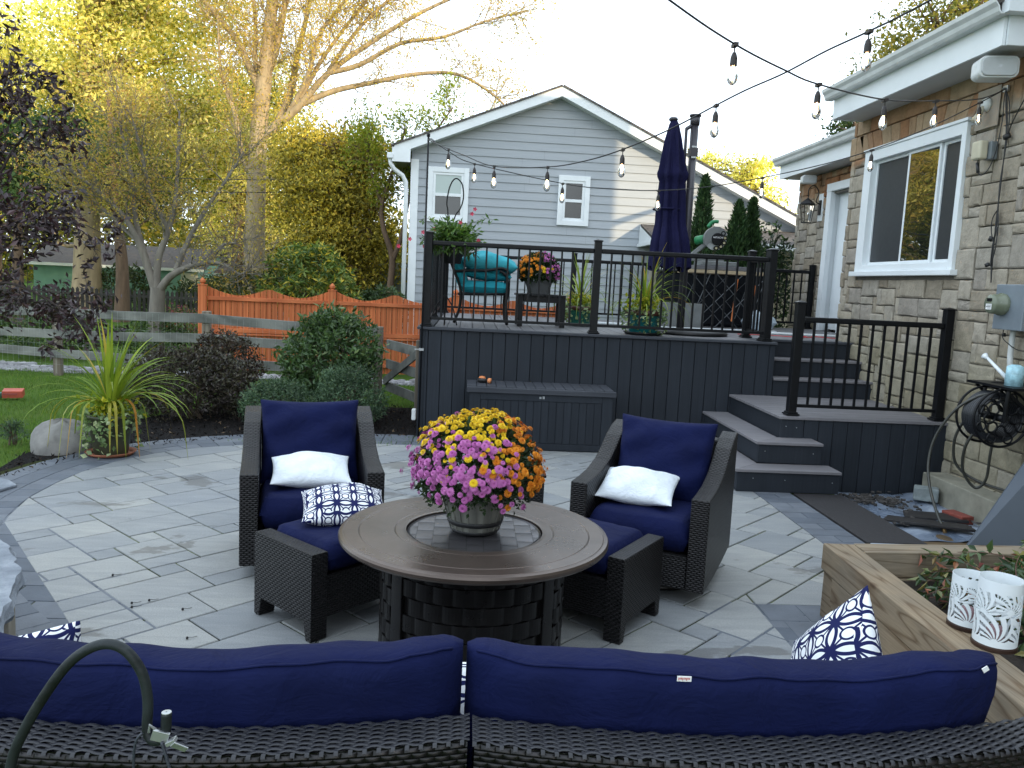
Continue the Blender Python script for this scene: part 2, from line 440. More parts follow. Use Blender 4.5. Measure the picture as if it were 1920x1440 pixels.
# strip of paving between the field and the deck skirting
x = .2
while x < 2.5:
    w = rng.choice([.31, .46, .46, .62]); x1 = min(2.52, x+w)
    slab(pv, [(x, 8.14), (x1, 8.14), (x1, 8.66), (x, 8.66)], 0); x = x1
build(pv, 'patio_paving', m_pav)['kind'] = 'structure'
bed = MB().prism([(-3.95, 1), (2.84, 1), (2.84, 8.66), (-.5, 8.68), (-1.2, 8.62), (-2.5, 8.3), (-3.2, 7.75), (-3.62, 6.9), (-3.8, 5.9)], -.03, -.0080)
build(bed, 'paving_bed', m_joint)['kind'] = 'structure'
# dark border rings
bd = MB()
def resample(pts, step):
    pts = [np.array(p, float) for p in pts]; out = [pts[0]]; acc = 0
    for a, b in zip(pts, pts[1:]):
        L = np.linalg.norm(b-a); 
        while acc+L >= step:
            tt = (step-acc)/L; a = a+(b-a)*tt; L = np.linalg.norm(b-a); out.append(a); acc = 0
        acc += L
    return out
def offs(pts, d):
    out = []
    for i, p in enumerate(pts):
        q = pts[min(i+1, len(pts)-1)]-pts[max(i-1, 0)]; n = np.array([-q[1], q[0]])/np.linalg.norm(q); out.append(p+n*d)
    return out
L0 = LEFT[1:]; c0 = resample(L0, .155)
for off0, off1, k in ((0, .17, 1), (.17, .34, 2), (.34, .52, 2)):
    a = offs(c0, -off0*-1); b = offs(c0, off1)
    for i in range(0, len(c0)-k, k):
        q = [a[i], b[i], b[i+k], a[i+k]]
        slab(bd, [tuple(p) for p in q], 0, .003)
y = 3.2
for i in range(38):   # straight band on the right
    y0 = 4.19+i*.145
    if y0 > 8.4: break
    if i % 2: slab(bd, [(2.52, y0), (2.84, y0), (2.84, y0+.145), (2.52, y0+.145)], 0, .003)
    else:
        slab(bd, [(2.52, y0), (2.68, y0), (2.68, y0+.145), (2.52, y0+.145)], 0, .003); slab(bd, [(2.68, y0), (2.84, y0), (2.84, y0+.145), (2.68, y0+.145)], 0, .003)
for i in range(8):
    for j in range(5): slab(bd, [(1.3+j*.25, 2.9+i*.165), (1.55+j*.25, 2.9+i*.165), (1.55+j*.25, 3.065+i*.165), (1.3+j*.25, 3.065+i*.165)], -.0025, .001, tilt=.0001)
for i in range(12):
    for j in range(4):
        y0 = 4.19-(i+1)*.22; x0 = 1.64+j*.22 + (.07 if i % 2 else 0)
        slab(bd, clip([(x0, y0), (x0+.22, y0), (x0+.22, y0+.22), (x0, y0+.22)], -1, 0, -1.64), 0, .003)
def inside_cv(p, cv): return all((cv[(i+1) % len(cv)][0]-cv[i][0])*(p[1]-cv[i][1])-(cv[(i+1) % len(cv)][1]-cv[i][1])*(p[0]-cv[i][0]) > .25*math.dist(cv[i], cv[(i+1) % len(cv)]) for i in range(len(cv)))
for i in range(21):   # dark field behind the seat wall
    for j in range(17):
        x0 = -4.2+j*.3+(.15 if i % 2 else 0); y0 = 1.4+i*.2
        q = [(x0, y0), (x0+.3, y0), (x0+.3, y0+.2), (x0, y0+.2)]
        if not inside_cv((x0+.15, y0+.1), FIELD): slab(bd, q, -.0025, .003, tilt=.0001)
build(bd, 'patio_border', m_pavd)['kind'] = 'structure'

# mulch bed behind the paving
MUL = [(-3.55, 6.0), (-3.75, 6.6), (-3.85, 7.2), (-3.75, 8.2), (-3.55, 9.2), (-3.2, 10.0), (-2.6, 10.35), (-1.6, 10.55), (-.6, 10.6), (-.45, 8.6), (-1.2, 8.45), (-2.3, 8.1), (-3.0, 7.6), (-3.4, 6.8)]
t = NT('black_mulch'); v = t.coord()
t.col(t.ramp(t.noise(v, 70, 5, .75), [(.4, (.004, .004, .005)), (.62, (.014, .011, .010)), (.74, (.05, .035, .025))])); t.rough(.9, 0, .2); t.bump(t.noise(v, 60, 4, .8), 1, .03); m_mulch = t.m
build(MB().prism(MUL, -.06, -.012), 'mulch_bed', m_mulch)['kind'] = 'structure'
def inside(p, poly):
    c = False
    for i in range(len(poly)):
        a, b = poly[i], poly[i-1]
        if (a[1] > p[1]) != (b[1] > p[1]) and p[0] < (b[0]-a[0])*(p[1]-a[1])/(b[1]-a[1])+a[0]: c = not c
    return c
ch = MB()
pts = nr.uniform((-4, 6), (-.4, 10.7), (9000, 2)); pts = np.array([p for p in pts if inside(p, MUL)])
ch.leaves(np.c_[pts, nr.uniform(-.012, .006, len(pts))], .045, .014, up=.05, fold=.05)
m_chip = leafmat('mulch_chip', [(0, (.006, .005, .005)), (.9, (.02, .014, .012)), (.97, (.12, .08, .05)), (1, (.25, .18, .1))], 0, .8)
tag(build(ch, 'mulch_chips', m_chip), 'black bark mulch chips covering the planting bed', 'mulch', kind='stuff')
# gravel path beyond the lawn
gp = MB().prism([(-12, 13.6), (-8.5, 13.1), (-6.3, 12.75), (-4, 12.9), (-1.5, 13.0), (-.4, 12.8), (-.4, 13.25), (-2, 13.6), (-5, 13.45), (-7, 13.55), (-12, 14.4)], -.05, -.015)
m_grav = plain('gravel', (.24, .24, .25), .9, .5, 35, 0, .9, 60)
build(gp, 'gravel_path', m_grav)['kind'] = 'structure'
st = MB()
for i in range(520):
    x = rng.uniform(-9, -.6); y = 13.2+rng.gauss(0, .14)+(.35 if x < -7 else 0); r = rng.uniform(.03, .08)
    st.lathe([(r*.2, -.02), (r, 0), (r*.8, r*.35), (.001, r*.5)], (x, y, -.015), 6, 1, rng.uniform(.6, 1))
tag(build(st, 'path_stones', plain('path_stone', (.26, .26, .27), .85, .3, 3, isl=.4)), 'grey river stones edging the strip along the rail fence', 'stones', kind='stuff')

# grass blades near the patio
def scatter_grass(n, x0, x1, y0, y1, ok, h=.05):
    P = nr.uniform((x0, y0), (x1, y1), (n, 2)); P = P[[ok(p) for p in P]]
    z = np.array([lawn_z(p[0], p[1]) for p in P])
    g = MB().leaves(np.c_[P, z], h, .006, D=np.tile([0, 0, 1.], (len(P), 1)), up=1.1, fold=.02)
    return g
g = scatter_grass(60000, -9, -.3, 5.6, 12.9, lambda p: not inside(p, MUL) and not (p[0] > -3.6 and p[1] < 8) and p[0] < -.4-(0 if p[1] > 8 else 2.8))
m_blade = leafmat('grass_blade', [(0, (.05, .11, .015)), (.5, (.085, .17, .025)), (.85, (.13, .22, .035)), (1, (.16, .17, .06))], .3, .6)
tag(build(g, 'grass', m_blade), 'short green lawn grass left of the patio', 'grass', kind='stuff')

# ================================================================== DECK
DK = T('deck', 'charcoal composite deck with board skirting, landing and wrap-round steps', 'deck', (1.4, 8.6, 0))
sk = MB(); x = -.5
i = 0
while x < 3.34:
    w = .137 if i else .09
    sk.box(x+.003, min(3.352, x+w)-.003, 8.63, 8.655, -.02, 1.148); x += w; i += 1
y = 8.66
while y < 12.6:
    sk.box(-.5, -.475, y+.003, y+.134, -.02, 1.148); y += .137
sk.box(-.503, -.44, 8.627, 8.66, -.02, 1.148)
build(sk, 'skirting', m_deck, DK, bevel=.003, seg=1)
build(MB().box(-.45, 3.3, 8.665, 12.6, -.05, 1.12).box(3.3, 5.4, 9.24, 12.6, -.05, 1.12), 'frame', m_black, DK)
fl = MB(); x = -.36
while x < 5.42:
    if 3.2 < x < 4.5: y0 = 9.34
    elif x >= 4.4: y0 = 9.7
    else: y0 = 8.745
    fl.box(x+.003, x+.135, y0, 12.62, 1.15, 1.175); x += .138
build(fl, 'floor', m_deckf, DK, bevel=.003, seg=1)
ed = MB().box(-.53, 3.36, 8.6, 8.74, 1.151, 1.178).box(-.53, -.37, 8.744, 12.65, 1.151, 1.178).box(3.2, 4.49, 9.17, 9.335, 1.151, 1.178).box(3.2, 3.36, 8.744, 9.166, 1.151, 1.178)
build(ed, 'edge_board', m_deckx, DK, bevel=.004)
# upper flight: three risers from the landing
for k, (yy, zz) in enumerate(((8.65, .59), (8.92, .785), (9.19, .98))):
    s = build(MB().box(3.362, 4.486, yy, yy+.02, zz+.001, zz+.17), 'riser', m_deck, DK, bevel=.002)
    if k < 2: build(MB().box(3.362, 4.488, yy-.022, yy+.245, zz+.171, zz+.196), 'tread', m_tread, DK, bevel=.004)
build(MB().box(3.34, 3.36, 8.66, 9.2, .3, 1.148), 'skirting', m_deck, DK)
# landing
ld = MB(); y = 7.16; 
while y < 8.6:
    ld.box(2.88, 4.488, y+.003, min(8.625, y+.137), .566, .591); y += .14
build(ld, 'landing', m_tread, DK, bevel=.003)
lk = MB(); x = 3.12; lk.box(2.9, 3.117, 7.182, 7.205, -.12, .563)
while x < 4.46:
    lk.box(x+.003, min(4.486, x+.137)-.002, 7.18, 7.205, -.14, .563); x += .137
y = 7.21
lk.box(2.9, 2.92, 7.207, 8.625, .36, .563)
build(lk, 'skirting', m_deck, DK, bevel=.003, seg=1)
build(MB().box(2.95, 4.45, 7.23, 8.62, -.14, .55), 'frame', m_black, DK)
def wrap_step(x0, y0, x1, zt, xin, yin):
    st = MB()
    st.add([(x0, y0, zt-.024), (x1, y0, zt-.024), (x1, yin, zt-.024), (xin, yin, zt-.024), (x0, y0, zt), (x1, y0, zt), (x1, yin, zt), (xin, yin, zt)],
           [(3, 2, 1, 0), (4, 5, 6, 7), (0, 1, 5, 4), (1, 2, 6, 5), (2, 3, 7, 6), (3, 0, 4, 7)])
    e = .003
    st.add([(x0, y0+e, zt-.0245), (xin, yin+e, zt-.0245), (xin, 8.626, zt-.0245), (x0, 8.626, zt-.0245), (x0, y0+e, zt-.0005), (xin, yin+e, zt-.0005), (xin, 8.626, zt-.0005), (x0, 8.626, zt-.0005)],
           [(3, 2, 1, 0), (4, 5, 6, 7), (0, 1, 5, 4), (1, 2, 6, 5), (2, 3, 7, 6), (3, 0, 4, 7)])
    s = build(st, 'tread', m_tread, DK, bevel=.003)
    r = MB().box(x0+.02, x1-.008, y0+.018, y0+.038, zt-.196 if zt < .3 else zt-.19, zt-.026).box(x0+.02, x0+.04, y0+.04, 8.624, zt-.19, zt-.026).box(x1-.028, x1-.008, y0+.04, yin+.02, zt-.19, zt-.026)
    build(r, 'riser', m_deck, DK, bevel=.002)
wrap_step(2.60, 6.92, 3.2, .394, 2.88, 7.19)
wrap_step(2.34, 6.67, 3.27, .198, 2.62, 6.94)
for x, z in [(2.50, .12), (2.78, .11), (3.2, .10), (2.68, .31), (3.12, .3), (2.95, .50), (3.05, .49)]:
    yy = {.12: 6.686, .11: 6.686, .10: 6.686, .31: 6.936, .3: 6.936}.get(z, 7.18)
    sc = MB().lathe([(.004, -.002), (.004, .003), (.001, .004)], (0, 0, 0), 8)
    build(sc.xf(Matrix.Translation((x, yy, z)) @ Matrix.Rotation(PI/2, 4, 'X')), 'screw', m_steel, DK)

def railing(label, posts, z0, n_each, name='railing', low=.09, ht=.985):
    c = np.mean(posts, axis=0); R = T(name, label, 'railing', (c[0], c[1], z0))
    for (x, y) in posts:
        build(MB().box(x-.038, x+.038, y-.038, y+.038, z0+.03, z0+ht), 'post', m_black, R, bevel=.004)
        build(MB().box(x-.045, x+.045, y-.045, y+.045, z0+ht, z0+ht+.012).add([(x-.045, y-.045, z0+ht+.012), (x+.045, y-.045, z0+ht+.012), (x+.045, y+.045, z0+ht+.012), (x-.045, y+.045, z0+ht+.012), (x, y, z0+ht+.028)], [(0, 1, 4), (1, 2, 4), (2, 3, 4), (3, 0, 4)]), 'post_cap', m_black, R)
        build(MB().box(x-.062, x+.062, y-.062, y+.062, z0+.003, z0+.02).box(x-.05, x+.05, y-.05, y+.05, z0+.02, z0+.035), 'base_plate', m_black, R, bevel=.006)
    for k, (a, b) in enumerate(zip(posts, posts[1:])):
        a = np.array(a); b = np.array(b); d = (b-a)/np.linalg.norm(b-a); a2 = a+d*.038; b2 = b-d*.038
        build(MB().beam((*a2, z0+.885), (*b2, z0+.885), .055, .05), 'top_rail', m_black, R, bevel=.012, seg=3)
        build(MB().beam((*a2, z0+low), (*b2, z0+low), .034, .03), 'bottom_rail', m_black, R, bevel=.003)
        n = n_each[k]
        for i in range(n):
            p = a2+(b2-a2)*((i+1)/(n+1))
            build(MB().box(p[0]-.0095, p[0]+.0095, p[1]-.0095, p[1]+.0095, z0+low+.012, z0+.862), 'baluster', m_black, R)
    return R
railing('long black metal railing along the front edge of the deck', [(-.44, 8.72), (1.36, 8.72), (3.27, 8.72)], 1.178, [14, 15])
railing('short black railing returning beside the top of the deck steps', [(3.24, 9.3), (3.27, 8.79)], 1.178, [4])
railing('black railing down the left side of the deck', [(-.44, 8.85), (-.44, 10.7), (-.44, 12.5)], 1.178, [15, 15])
railing('long black railing across the back of the deck', [(-.36, 12.55), (1.6, 12.55), (3.6, 12.55), (5.35, 12.55)], 1.178, [15, 15, 13])
railing('black railing on the landing in front of the stone wall', [(3.02, 7.27), (4.42, 7.27)], .593, [11], ht=1.03)

# ================================================================== STONE HOUSE
SH = T('stone_house', 'tan stone veneer house with white trim on the right', 'house', (5, 6, 0))
def ashlar(u0, u1, v0, v1, cell, holes, seed, sizes):
    r = random.Random(seed); nu = int(round((u1-u0)/cell)); nv = int(round((v1-v0)/cell)); oc = np.zeros((nu, nv), bool)
    for h in holes:
        a, b, c, d = [(h[0]-u0)/cell, (h[1]-u0)/cell, (h[2]-v0)/cell, (h[3]-v0)/cell]
        oc[max(0, int(round(a))):max(0, int(round(b))), max(0, int(round(c))):max(0, int(round(d)))] = True
    out = []
    for j in range(nv):
        for i in range(nu):
            if oc[i, j]: continue
            s = sizes[:]; r.shuffle(s)
            for w, h in s+[(2, 2), (1, 2), (2, 1), (1, 1)]:
                if i+w <= nu and j+h <= nv and not oc[i:i+w, j:j+h].any(): break
            oc[i:i+w, j:j+h] = True
            out.append((u0+i*cell, u0+(i+w)*cell, v0+j*cell, v0+(j+h)*cell))
    return out
def stones(rects, fn, seed, mb=None):
    r = random.Random(seed); mb = mb or MB()
    for (a, b, c, d) in rects:
        g = .0050; j = lambda s=.006: r.uniform(-s, s)
        e = r.uniform(.020, .044); ch = r.uniform(.009, .018)
        o = [(a+g+j(.003), c+g+j(.003)), (b-g+j(.003), c+g+j(.003)), (b-g+j(.003), d-g+j(.003)), (a+g+j(.003), d-g+j(.003))]
        # subdivided ragged outline
        out = []
        for k in range(4):
            p, q = o[k], o[(k+1) % 4]; n = 3
            for m in range(n):
                t_ = m/n; out.append((p[0]+(q[0]-p[0])*t_+(j(.004) if m else 0), p[1]+(q[1]-p[1])*t_+(j(.004) if m else 0)))
        cx, cy = (a+b)/2, (c+d)/2; n = len(out)
        inn = [(x+(cx-x)*ch/max(.02, abs(cx-x))*min(1, abs(cx-x)/.02), y+(cy-y)*ch/max(.02, abs(cy-y))*min(1, abs(cy-y)/.02)) for x, y in out]
        V = [fn(x, y, 0) for x, y in out]+[fn(x, y, e*.72+j(.002)) for x, y in out]+[fn(x, y, e+j(.003)) for x, y in inn]+[fn(cx, cy, e+.006+j(.004))]
        F = []
        for k in (0, 1): F += [(k*n+i, k*n+(i+1) % n, (k+1)*n+(i+1) % n, (k+1)*n+i) for i in range(n)]
        F += [(2*n+i, 2*n+(i+1) % n, 3*n) for i in range(n)]
        mb.add(V, F)
    return mb
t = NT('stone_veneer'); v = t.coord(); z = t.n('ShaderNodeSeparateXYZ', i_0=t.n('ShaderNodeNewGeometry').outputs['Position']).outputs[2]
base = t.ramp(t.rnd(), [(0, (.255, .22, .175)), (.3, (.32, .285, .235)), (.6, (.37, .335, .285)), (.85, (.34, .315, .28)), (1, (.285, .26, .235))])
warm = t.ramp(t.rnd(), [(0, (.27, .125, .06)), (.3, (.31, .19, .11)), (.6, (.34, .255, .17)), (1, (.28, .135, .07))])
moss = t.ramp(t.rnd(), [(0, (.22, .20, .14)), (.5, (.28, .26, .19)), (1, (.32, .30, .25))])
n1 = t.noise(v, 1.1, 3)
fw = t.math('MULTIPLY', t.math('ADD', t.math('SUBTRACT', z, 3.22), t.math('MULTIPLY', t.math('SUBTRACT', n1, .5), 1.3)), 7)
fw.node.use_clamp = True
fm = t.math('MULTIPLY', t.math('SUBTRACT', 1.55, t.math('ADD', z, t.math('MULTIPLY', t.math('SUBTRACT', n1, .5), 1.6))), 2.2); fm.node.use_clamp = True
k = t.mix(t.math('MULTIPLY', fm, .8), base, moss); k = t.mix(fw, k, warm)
k = t.mix(1, k, t.ramp(t.noise(v, 9, 6, .7), [(.25, (.68, .67, .63)), (.5, (1.01, .99, .94)), (.75, (1.24, 1.2, 1.13))]), 'MULTIPLY')
t.col(k); t.rough(.85, 0, .25)
p = t.bump(t.noise(v, 55, 6, .7), .55, .012); t.bump(t.noise(v, 11, 4, .6), .5, .03, p); m_stone = t.m
m_mortar = plain('mortar', (.17, .155, .135), .95, .2, 12, 0, .5, 60)
# window opening 7.40..9.27 x 1.97..3.33 ; near wall plane x=4.5 facing -X
WIN = (7.3, 9.3, 1.93, 3.36)
rects = ashlar(-2, 9.655, -.22, 3.3, .0925, [(WIN[0], WIN[1], WIN[2], 9)], 5, [(4, 2)]*4+[(3, 2)]*5+[(5, 2)]*2+[(2, 2)]*2+[(3, 3)]+[(4, 3)]+[(2, 1), (3, 1)])
rects = [r for r in rects]
w1 = stones(rects, lambda u, v_, e: (4.5-e, u, v_), 8)
# slanted soldier course of warm stones over the window, then two rows up to the eave
r3 = random.Random(4); y = 5.4
def quad_stone(mb, P, e=.03):
    c = np.mean(P, axis=0); q = [np.array(p)+(c-np.array(p))*.07 for p in P]
    V = [(4.5, *p) for p in P]+[(4.5-e*.7, *p) for p in P]+[(4.5-e, *p) for p in q]; n = len(P)
    F = [tuple(range(2*n, 3*n))]
    for k in (0, 1): F += [(k*n+i, k*n+(i+1) % n, (k+1)*n+(i+1) % n, (k+1)*n+i) for i in range(n)]
    mb.add(V, F)
while y < 9.6:
    w = r3.uniform(.1, .2); sl = (y-8.3)*.10
    if 7.2 < y < 9.35:
        quad_stone(w1, [(y+.005, 3.365), (y+w-.005, 3.365), (y+w+(y+w-8.3)*.10-.005, 3.565), (y+sl+.005, 3.565)])
    else:
        quad_stone(w1, [(y+.005, 3.305), (y+w-.005, 3.305), (y+w-.005, 3.565), (y+.005, 3.565)])
    y += w
y = 5.0
while y < 9.6:
    w = r3.uniform(.22, .45); quad_stone(w1, [(y+.005, 3.575), (min(y+w, 9.655)-.005, 3.575), (min(y+w, 9.655)-.005, 3.74), (y+.005, 3.74)]); y += w
build(w1, 'wall', m_stone, SH)
w2 = stones(ashlar(9.66, 13.5, 1.0, 3.62, .0925, [(11.55, 12.42, 1.1, 3.3)], 9, [(4, 2)]*4+[(3, 2)]*5+[(5, 2)]*2+[(2, 2)]*2+[(2, 1)]), lambda u, v_, e: (5.45-e, u, v_), 3)
for i in range(12):   # end wall returns
    pass
w3 = stones(ashlar(4.5, 5.43, 1.1, 3.6, .0925, [], 13, [(3, 2), (2, 2), (4, 2)]), lambda u, v_, e: (u, 9.655+e, v_), 3)
build(w2, 'wall', m_stone, SH); build(w3, 'wall', m_stone, SH)
build(MB().box(4.502, 10.5, -2.1, 7.379, -.3, 3.72).box(4.502, 10.5, 9.201, 9.653, -.3, 3.72).box(4.502, 10.5, 7.38, 9.2, -.3, 1.95).box(4.502, 10.5, 7.38, 9.2, 3.34, 3.72).box(4.75, 10.5, 7.38, 9.29, 1.9, 3.4)
      .box(5.452, 10.5, 9.656, 11.6, -.3, 3.62).box(5.452, 10.5, 12.4, 13.52, -.3, 3.62).box(5.7, 10.5, 11.6, 12.4, -.3, 3.62).box(5.452, 5.7, 11.6, 12.4, 3.25, 3.62), 'wall_core', m_mortar, SH)
build(MB().box(4.24, 4.47, -2, 7.1, -.25, .14), 'foundation_ledge', plain('concrete', (.25, .24, .19), .9, .25, 6, 0, .6, 40), SH, bevel=.01)
# eaves
def eave(xf, zb, y0, y1, xw):
    build(MB().box(xf, xf+.025, y0, y1, zb, zb+.24), 'fascia', m_trim, SH)
    build(MB().box(xf+.026, xw+.02, y0+.02, y1-.02, zb+.004, zb+.02), 'soffit', plain('soffit_vinyl', (.5, .52, .53), .5, .05, 4), SH)
    g = MB(); pr_ = [(0, 0), (-.075, 0), (-.09, .02), (-.1, .055), (-.125, .085), (-.13, .118), (-.12, .118), (-.115, .09), (-.09, .06), (-.08, .025), (-.068, .01), (0, .01)]
    P = np.array([[(xf+p[0], y, zb+.215+p[1]) for p in pr_] for y in (y0-.06, y1+.06)])
    g.grid(P); n = len(pr_); g.add(P[0], [tuple(range(n))]); g.add(P[1], [tuple(range(n))[::-1]])
    build(g, 'gutter', m_gutter, SH)
eave(4.1, 3.72, 6.45, 9.45, 4.5); eave(5.1, 3.6, 9.66, 13.62, 5.45)
build(MB().box(4.13, 6.2, 6.43, 6.455, 3.72, 3.97).box(4.05, 6.2, 6.33, 6.425, 3.94, 4.05), 'fascia', m_trim, SH)
build(MB().box(4.13, 4.5, 9.452, 9.475, 3.72, 3.96), 'fascia', m_trim, SH)
t = NT('asphalt_shingle'); v = t.coord('UV')
b = t.n('ShaderNodeTexBrick', i_Vector=v, i_Scale=1, i_Mortar_Size=.006, i_Brick_Width=.3, i_Row_Height=.14, offset=.37)
b.inputs['Color1'].default_value = (.13, .12, .115, 1); b.inputs['Color2'].default_value = (.09, .083, .08, 1); b.inputs['Mortar'].default_value = (.03, .03, .03, 1)
t.col(t.mix(1, b.outputs[0], t.ramp(t.noise(t.coord(), 25, 4), [(.3, (.7, .7, .7)), (.7, (1.3, 1.28, 1.25))]), 'MULTIPLY')); t.rough(.95, 0, .15); t.bump(b.outputs['Fac'], .6, .01); m_shin = t.m
def roofslab(mb, a, b, c, d, th=.04):
    a, b, c, d = [np.array(p, float) for p in (a, b, c, d)]; n = np.cross(b-a, d-a); n /= np.linalg.norm(n)
    if n[2] < 0: n = -n
    mb.add([a, b, c, d, a+n*th, b+n*th, c+n*th, d+n*th], [(0, 1, 2, 3), (7, 6, 5, 4), (0, 4, 5, 1), (1, 5, 6, 2), (2, 6, 7, 3), (3, 7, 4, 0)])
rf = MB(); roofslab(rf, (4.02, 6.4, 4.02), (4.02, 9.5, 4.02), (8, 9.5, 5.3), (8, 6.4, 5.3)); roofslab(rf, (5.03, 9.52, 3.88), (5.03, 13.7, 3.88), (8, 13.7, 4.9), (8, 9.52, 4.9)); roofslab(rf, (4.4, -2.2, 3.78), (4.4, 6.38, 3.78), (8, 6.38, 4.95), (8, -2.2, 4.95))
build(rf, 'roof', m_shin, SH, uv=True)
# unseen block added off to the right to shade the yard and neighbour wall
build(MB().box(7.0, 13.2, -10, 5, 0, 9.1), 'shade_block', m_mortar, SH)
build(MB().box(6.8, 13.4, -10.2, 5.2, 9.1, 9.3), 'roof', m_shin, SH, uv=True)  # cap of the added shading block, also out of view
# window in the near wall
def bar(mb, y0, y1, z0, z1, x0, x1): return mb.box(x0, x1, y0, y1, z0, z1)
y0, y1, z0, z1 = 7.335, 9.24, 2.0, 3.33
W = build(MB().box(4.43, 4.52, y0, y0+.07, z0, z1).box(4.43, 4.52, y1-.16, y1, z0, z1).box(4.43, 4.52, y0+.07, y1-.16, z1-.11, z1).box(4.415, 4.52, y0-.02, y1+.02, z1+.001, z1+.03).box(4.43, 4.52, y0+.07, y1-.16, z0, z0+.07), 'window', m_trim, SH, bevel=.004)
build(MB().box(4.39, 4.52, y0-.05, y1+.05, z0-.055, z0-.002), 'sill', m_trim, W, bevel=.006)
fr = MB(); a0, a1 = y0+.072, y1-.162; b0, b1 = z0+.072, z1-.112
for (p, q) in ((a0, 7.78), (7.79, 8.37), (8.38, a1)):
    x = 4.475 if p == 7.79 else 4.495
    w = .03; fr.box(x, x+.03, p, p+w, b0, b1).box(x, x+.03, q-w, q, b0, b1).box(x, x+.03, p+w, q-w, b0, b0+w).box(x, x+.03, p+w, q-w, b1-w, b1)
build(fr, 'sash', m_trim, W, bevel=.003)
t = NT('window_glass_reflective'); t.col((.01, .012, .014)); t.rough(.015, 0, 1); t.b.inputs['IOR'].default_value = 2.2; m_refl = t.m
t.bump(t.noise(t.mp(t.coord(), (1, 1, 1)), 1.6, 2), .08, .03)
m_screen = plain('insect_screen', (.025, .028, .032), .35, .1, 10, 0, 0, 0, .45)
build(MB().add([(4.530, 7.80, b0+.02), (4.476, 8.36, b0+.02), (4.476, 8.36, b1-.02), (4.530, 7.80, b1-.02)], [(0, 1, 2, 3)]), 'pane', m_refl, W)
build(MB().box(4.51, 4.514, a0+.025, 7.755, b0+.035, b1-.035), 'pane', m_screen, W, label='dark pane behind an insect screen')
build(MB().box(4.51, 4.514, 8.405, a1-.025, b0+.035, b1-.035), 'pane', m_screen, W, label='dark pane behind an insect screen')
# door in the recessed wall
D = build(MB().box(5.40, 5.48, 12.25, 12.4, 1.178, 3.28).box(5.40, 5.48, 11.56, 11.66, 1.178, 3.28).box(5.395, 5.48, 11.56, 12.4, 3.281, 3.4).box(5.481, 5.6, 12.3, 12.398, 1.178, 3.27), 'door_frame', m_trim, SH, bevel=.004)
d2 = build(MB().box(5.56, 5.6, 11.68, 12.29, 1.2, 3.26), 'door', m_trim, SH, bevel=.004)
build(MB().lathe([(.001, 0), (.03, .005), (.032, .03), (.02, .05), (.001, .055)], (0, 0, 0), 16).xf(Matrix.Translation((5.56, 11.76, 2.15)) @ Matrix.Rotation(-PI/2, 4, 'Y')), 'handle', m_steel, d2, smooth=True)

# ================================================================== NEIGHBOUR HOUSE
NH = T('neighbour_house', 'grey lap-sided gabled house with white rake boards behind the deck', 'house', (2.5, 17.2, 0))
t = NT('grey_siding'); v = t.coord()
t.col(t.mix(1, t.ramp(t.noise(t.mp(v, (.6, 1, 14)), 3, 4), [(.3, (.33, .36, .39)), (.7, (.37, .40, .43))]), t.ramp(t.noise(v, .5, 2), [(.3, (.95, .95, .95)), (.7, (1.05, 1.04, 1.03))]), 'MULTIPLY')); t.rough(.65, 0, .3)
t.bump(t.noise(t.mp(v, (4, 1, 60)), 4, 3), .12, .003); m_sid = t.m
PK = (1.73, 5.66)
def roof_z(x): return PK[1]-(PK[0]-x)*.40 if x < PK[0] else PK[1]-(x-PK[0])*.462
sd = MB(); z = -.3; yy = 17.2; r4 = random.Random(3)
HOL = [(-.90, -.12, 2.84, 3.94), (1.79, 2.42, 2.95, 3.92)]
while z < 5.5:
    z1_ = z+.168
    xa = max(-1.28, PK[0]-(PK[1]-.12-z)/.40); xb = min(7.2, PK[0]+(PK[1]-.12-z)/.462)
    if xb > xa+.05:
        x = xa
        while x < xb-.01:
            e = min(xb, x+r4.uniform(2.2, 3.8)); e = xb if xb-e < .6 else e
            sd.add([(x, yy-.019, z), (e-.002, yy-.019, z), (e-.002, yy-.002, z1_+.002), (x, yy-.002, z1_+.002), (x, yy+.002, z), (e-.002, yy+.002, z)], [(0, 1, 2, 3), (4, 5, 1, 0)]); x = e
    z = z1_
build(sd, 'siding', m_sid, NH)
g = MB(); poly = [(-1.28, -.4), (7.2, -.4), (7.2, roof_z(7.2)-.14), (PK[0], PK[1]-.14), (-1.28, roof_z(-1.28)-.14)]
g.add([(x, yy+.004, z) for x, z in poly]+[(x, 27, z) for x, z in poly], [(0, 1, 2, 3, 4), (9, 8, 7, 6, 5)]+[(i, 5+i, 5+(i+1) % 5, (i+1) % 5) for i in range(5)])
build(g, 'wall', plain('siding_shadow', (.06, .065, .07), .8, .05), NH)
rk = MB()
for (a, b) in (((-1.62, roof_z(-1.62)), PK), (PK, (7.4, roof_z(7.4)))):
    h = .19
    rk.add([(a[0], 16.93, a[1]-h), (b[0], 16.93, b[1]-h), (b[0], 16.93, b[1]), (a[0], 16.93, a[1]), (a[0], 16.965, a[1]-h), (b[0], 16.965, b[1]-h), (b[0], 16.965, b[1]), (a[0], 16.965, a[1])],
           [(0, 1, 2, 3), (7, 6, 5, 4), (4, 5, 1, 0), (3, 2, 6, 7)])
    rk.add([(a[0], 16.966, a[1]-h), (b[0], 16.966, b[1]-h), (b[0], 17.21, b[1]-h), (a[0], 17.21, a[1]-h)], [(0, 1, 2, 3)])
rk.add([(-1.66, 16.925, 4.0), (-1.29, 16.925, 4.0), (-1.29, 16.925, roof_z(-1.29)-.185), (-1.66, 16.925, roof_z(-1.66)-.02)], [(0, 1, 2, 3)])
build(rk, 'rake_board', m_trim, NH)
build(MB().box(-1.29, -1.13, 17.165, 17.19, -.3, 4.1), 'corner_board', m_trim, NH)
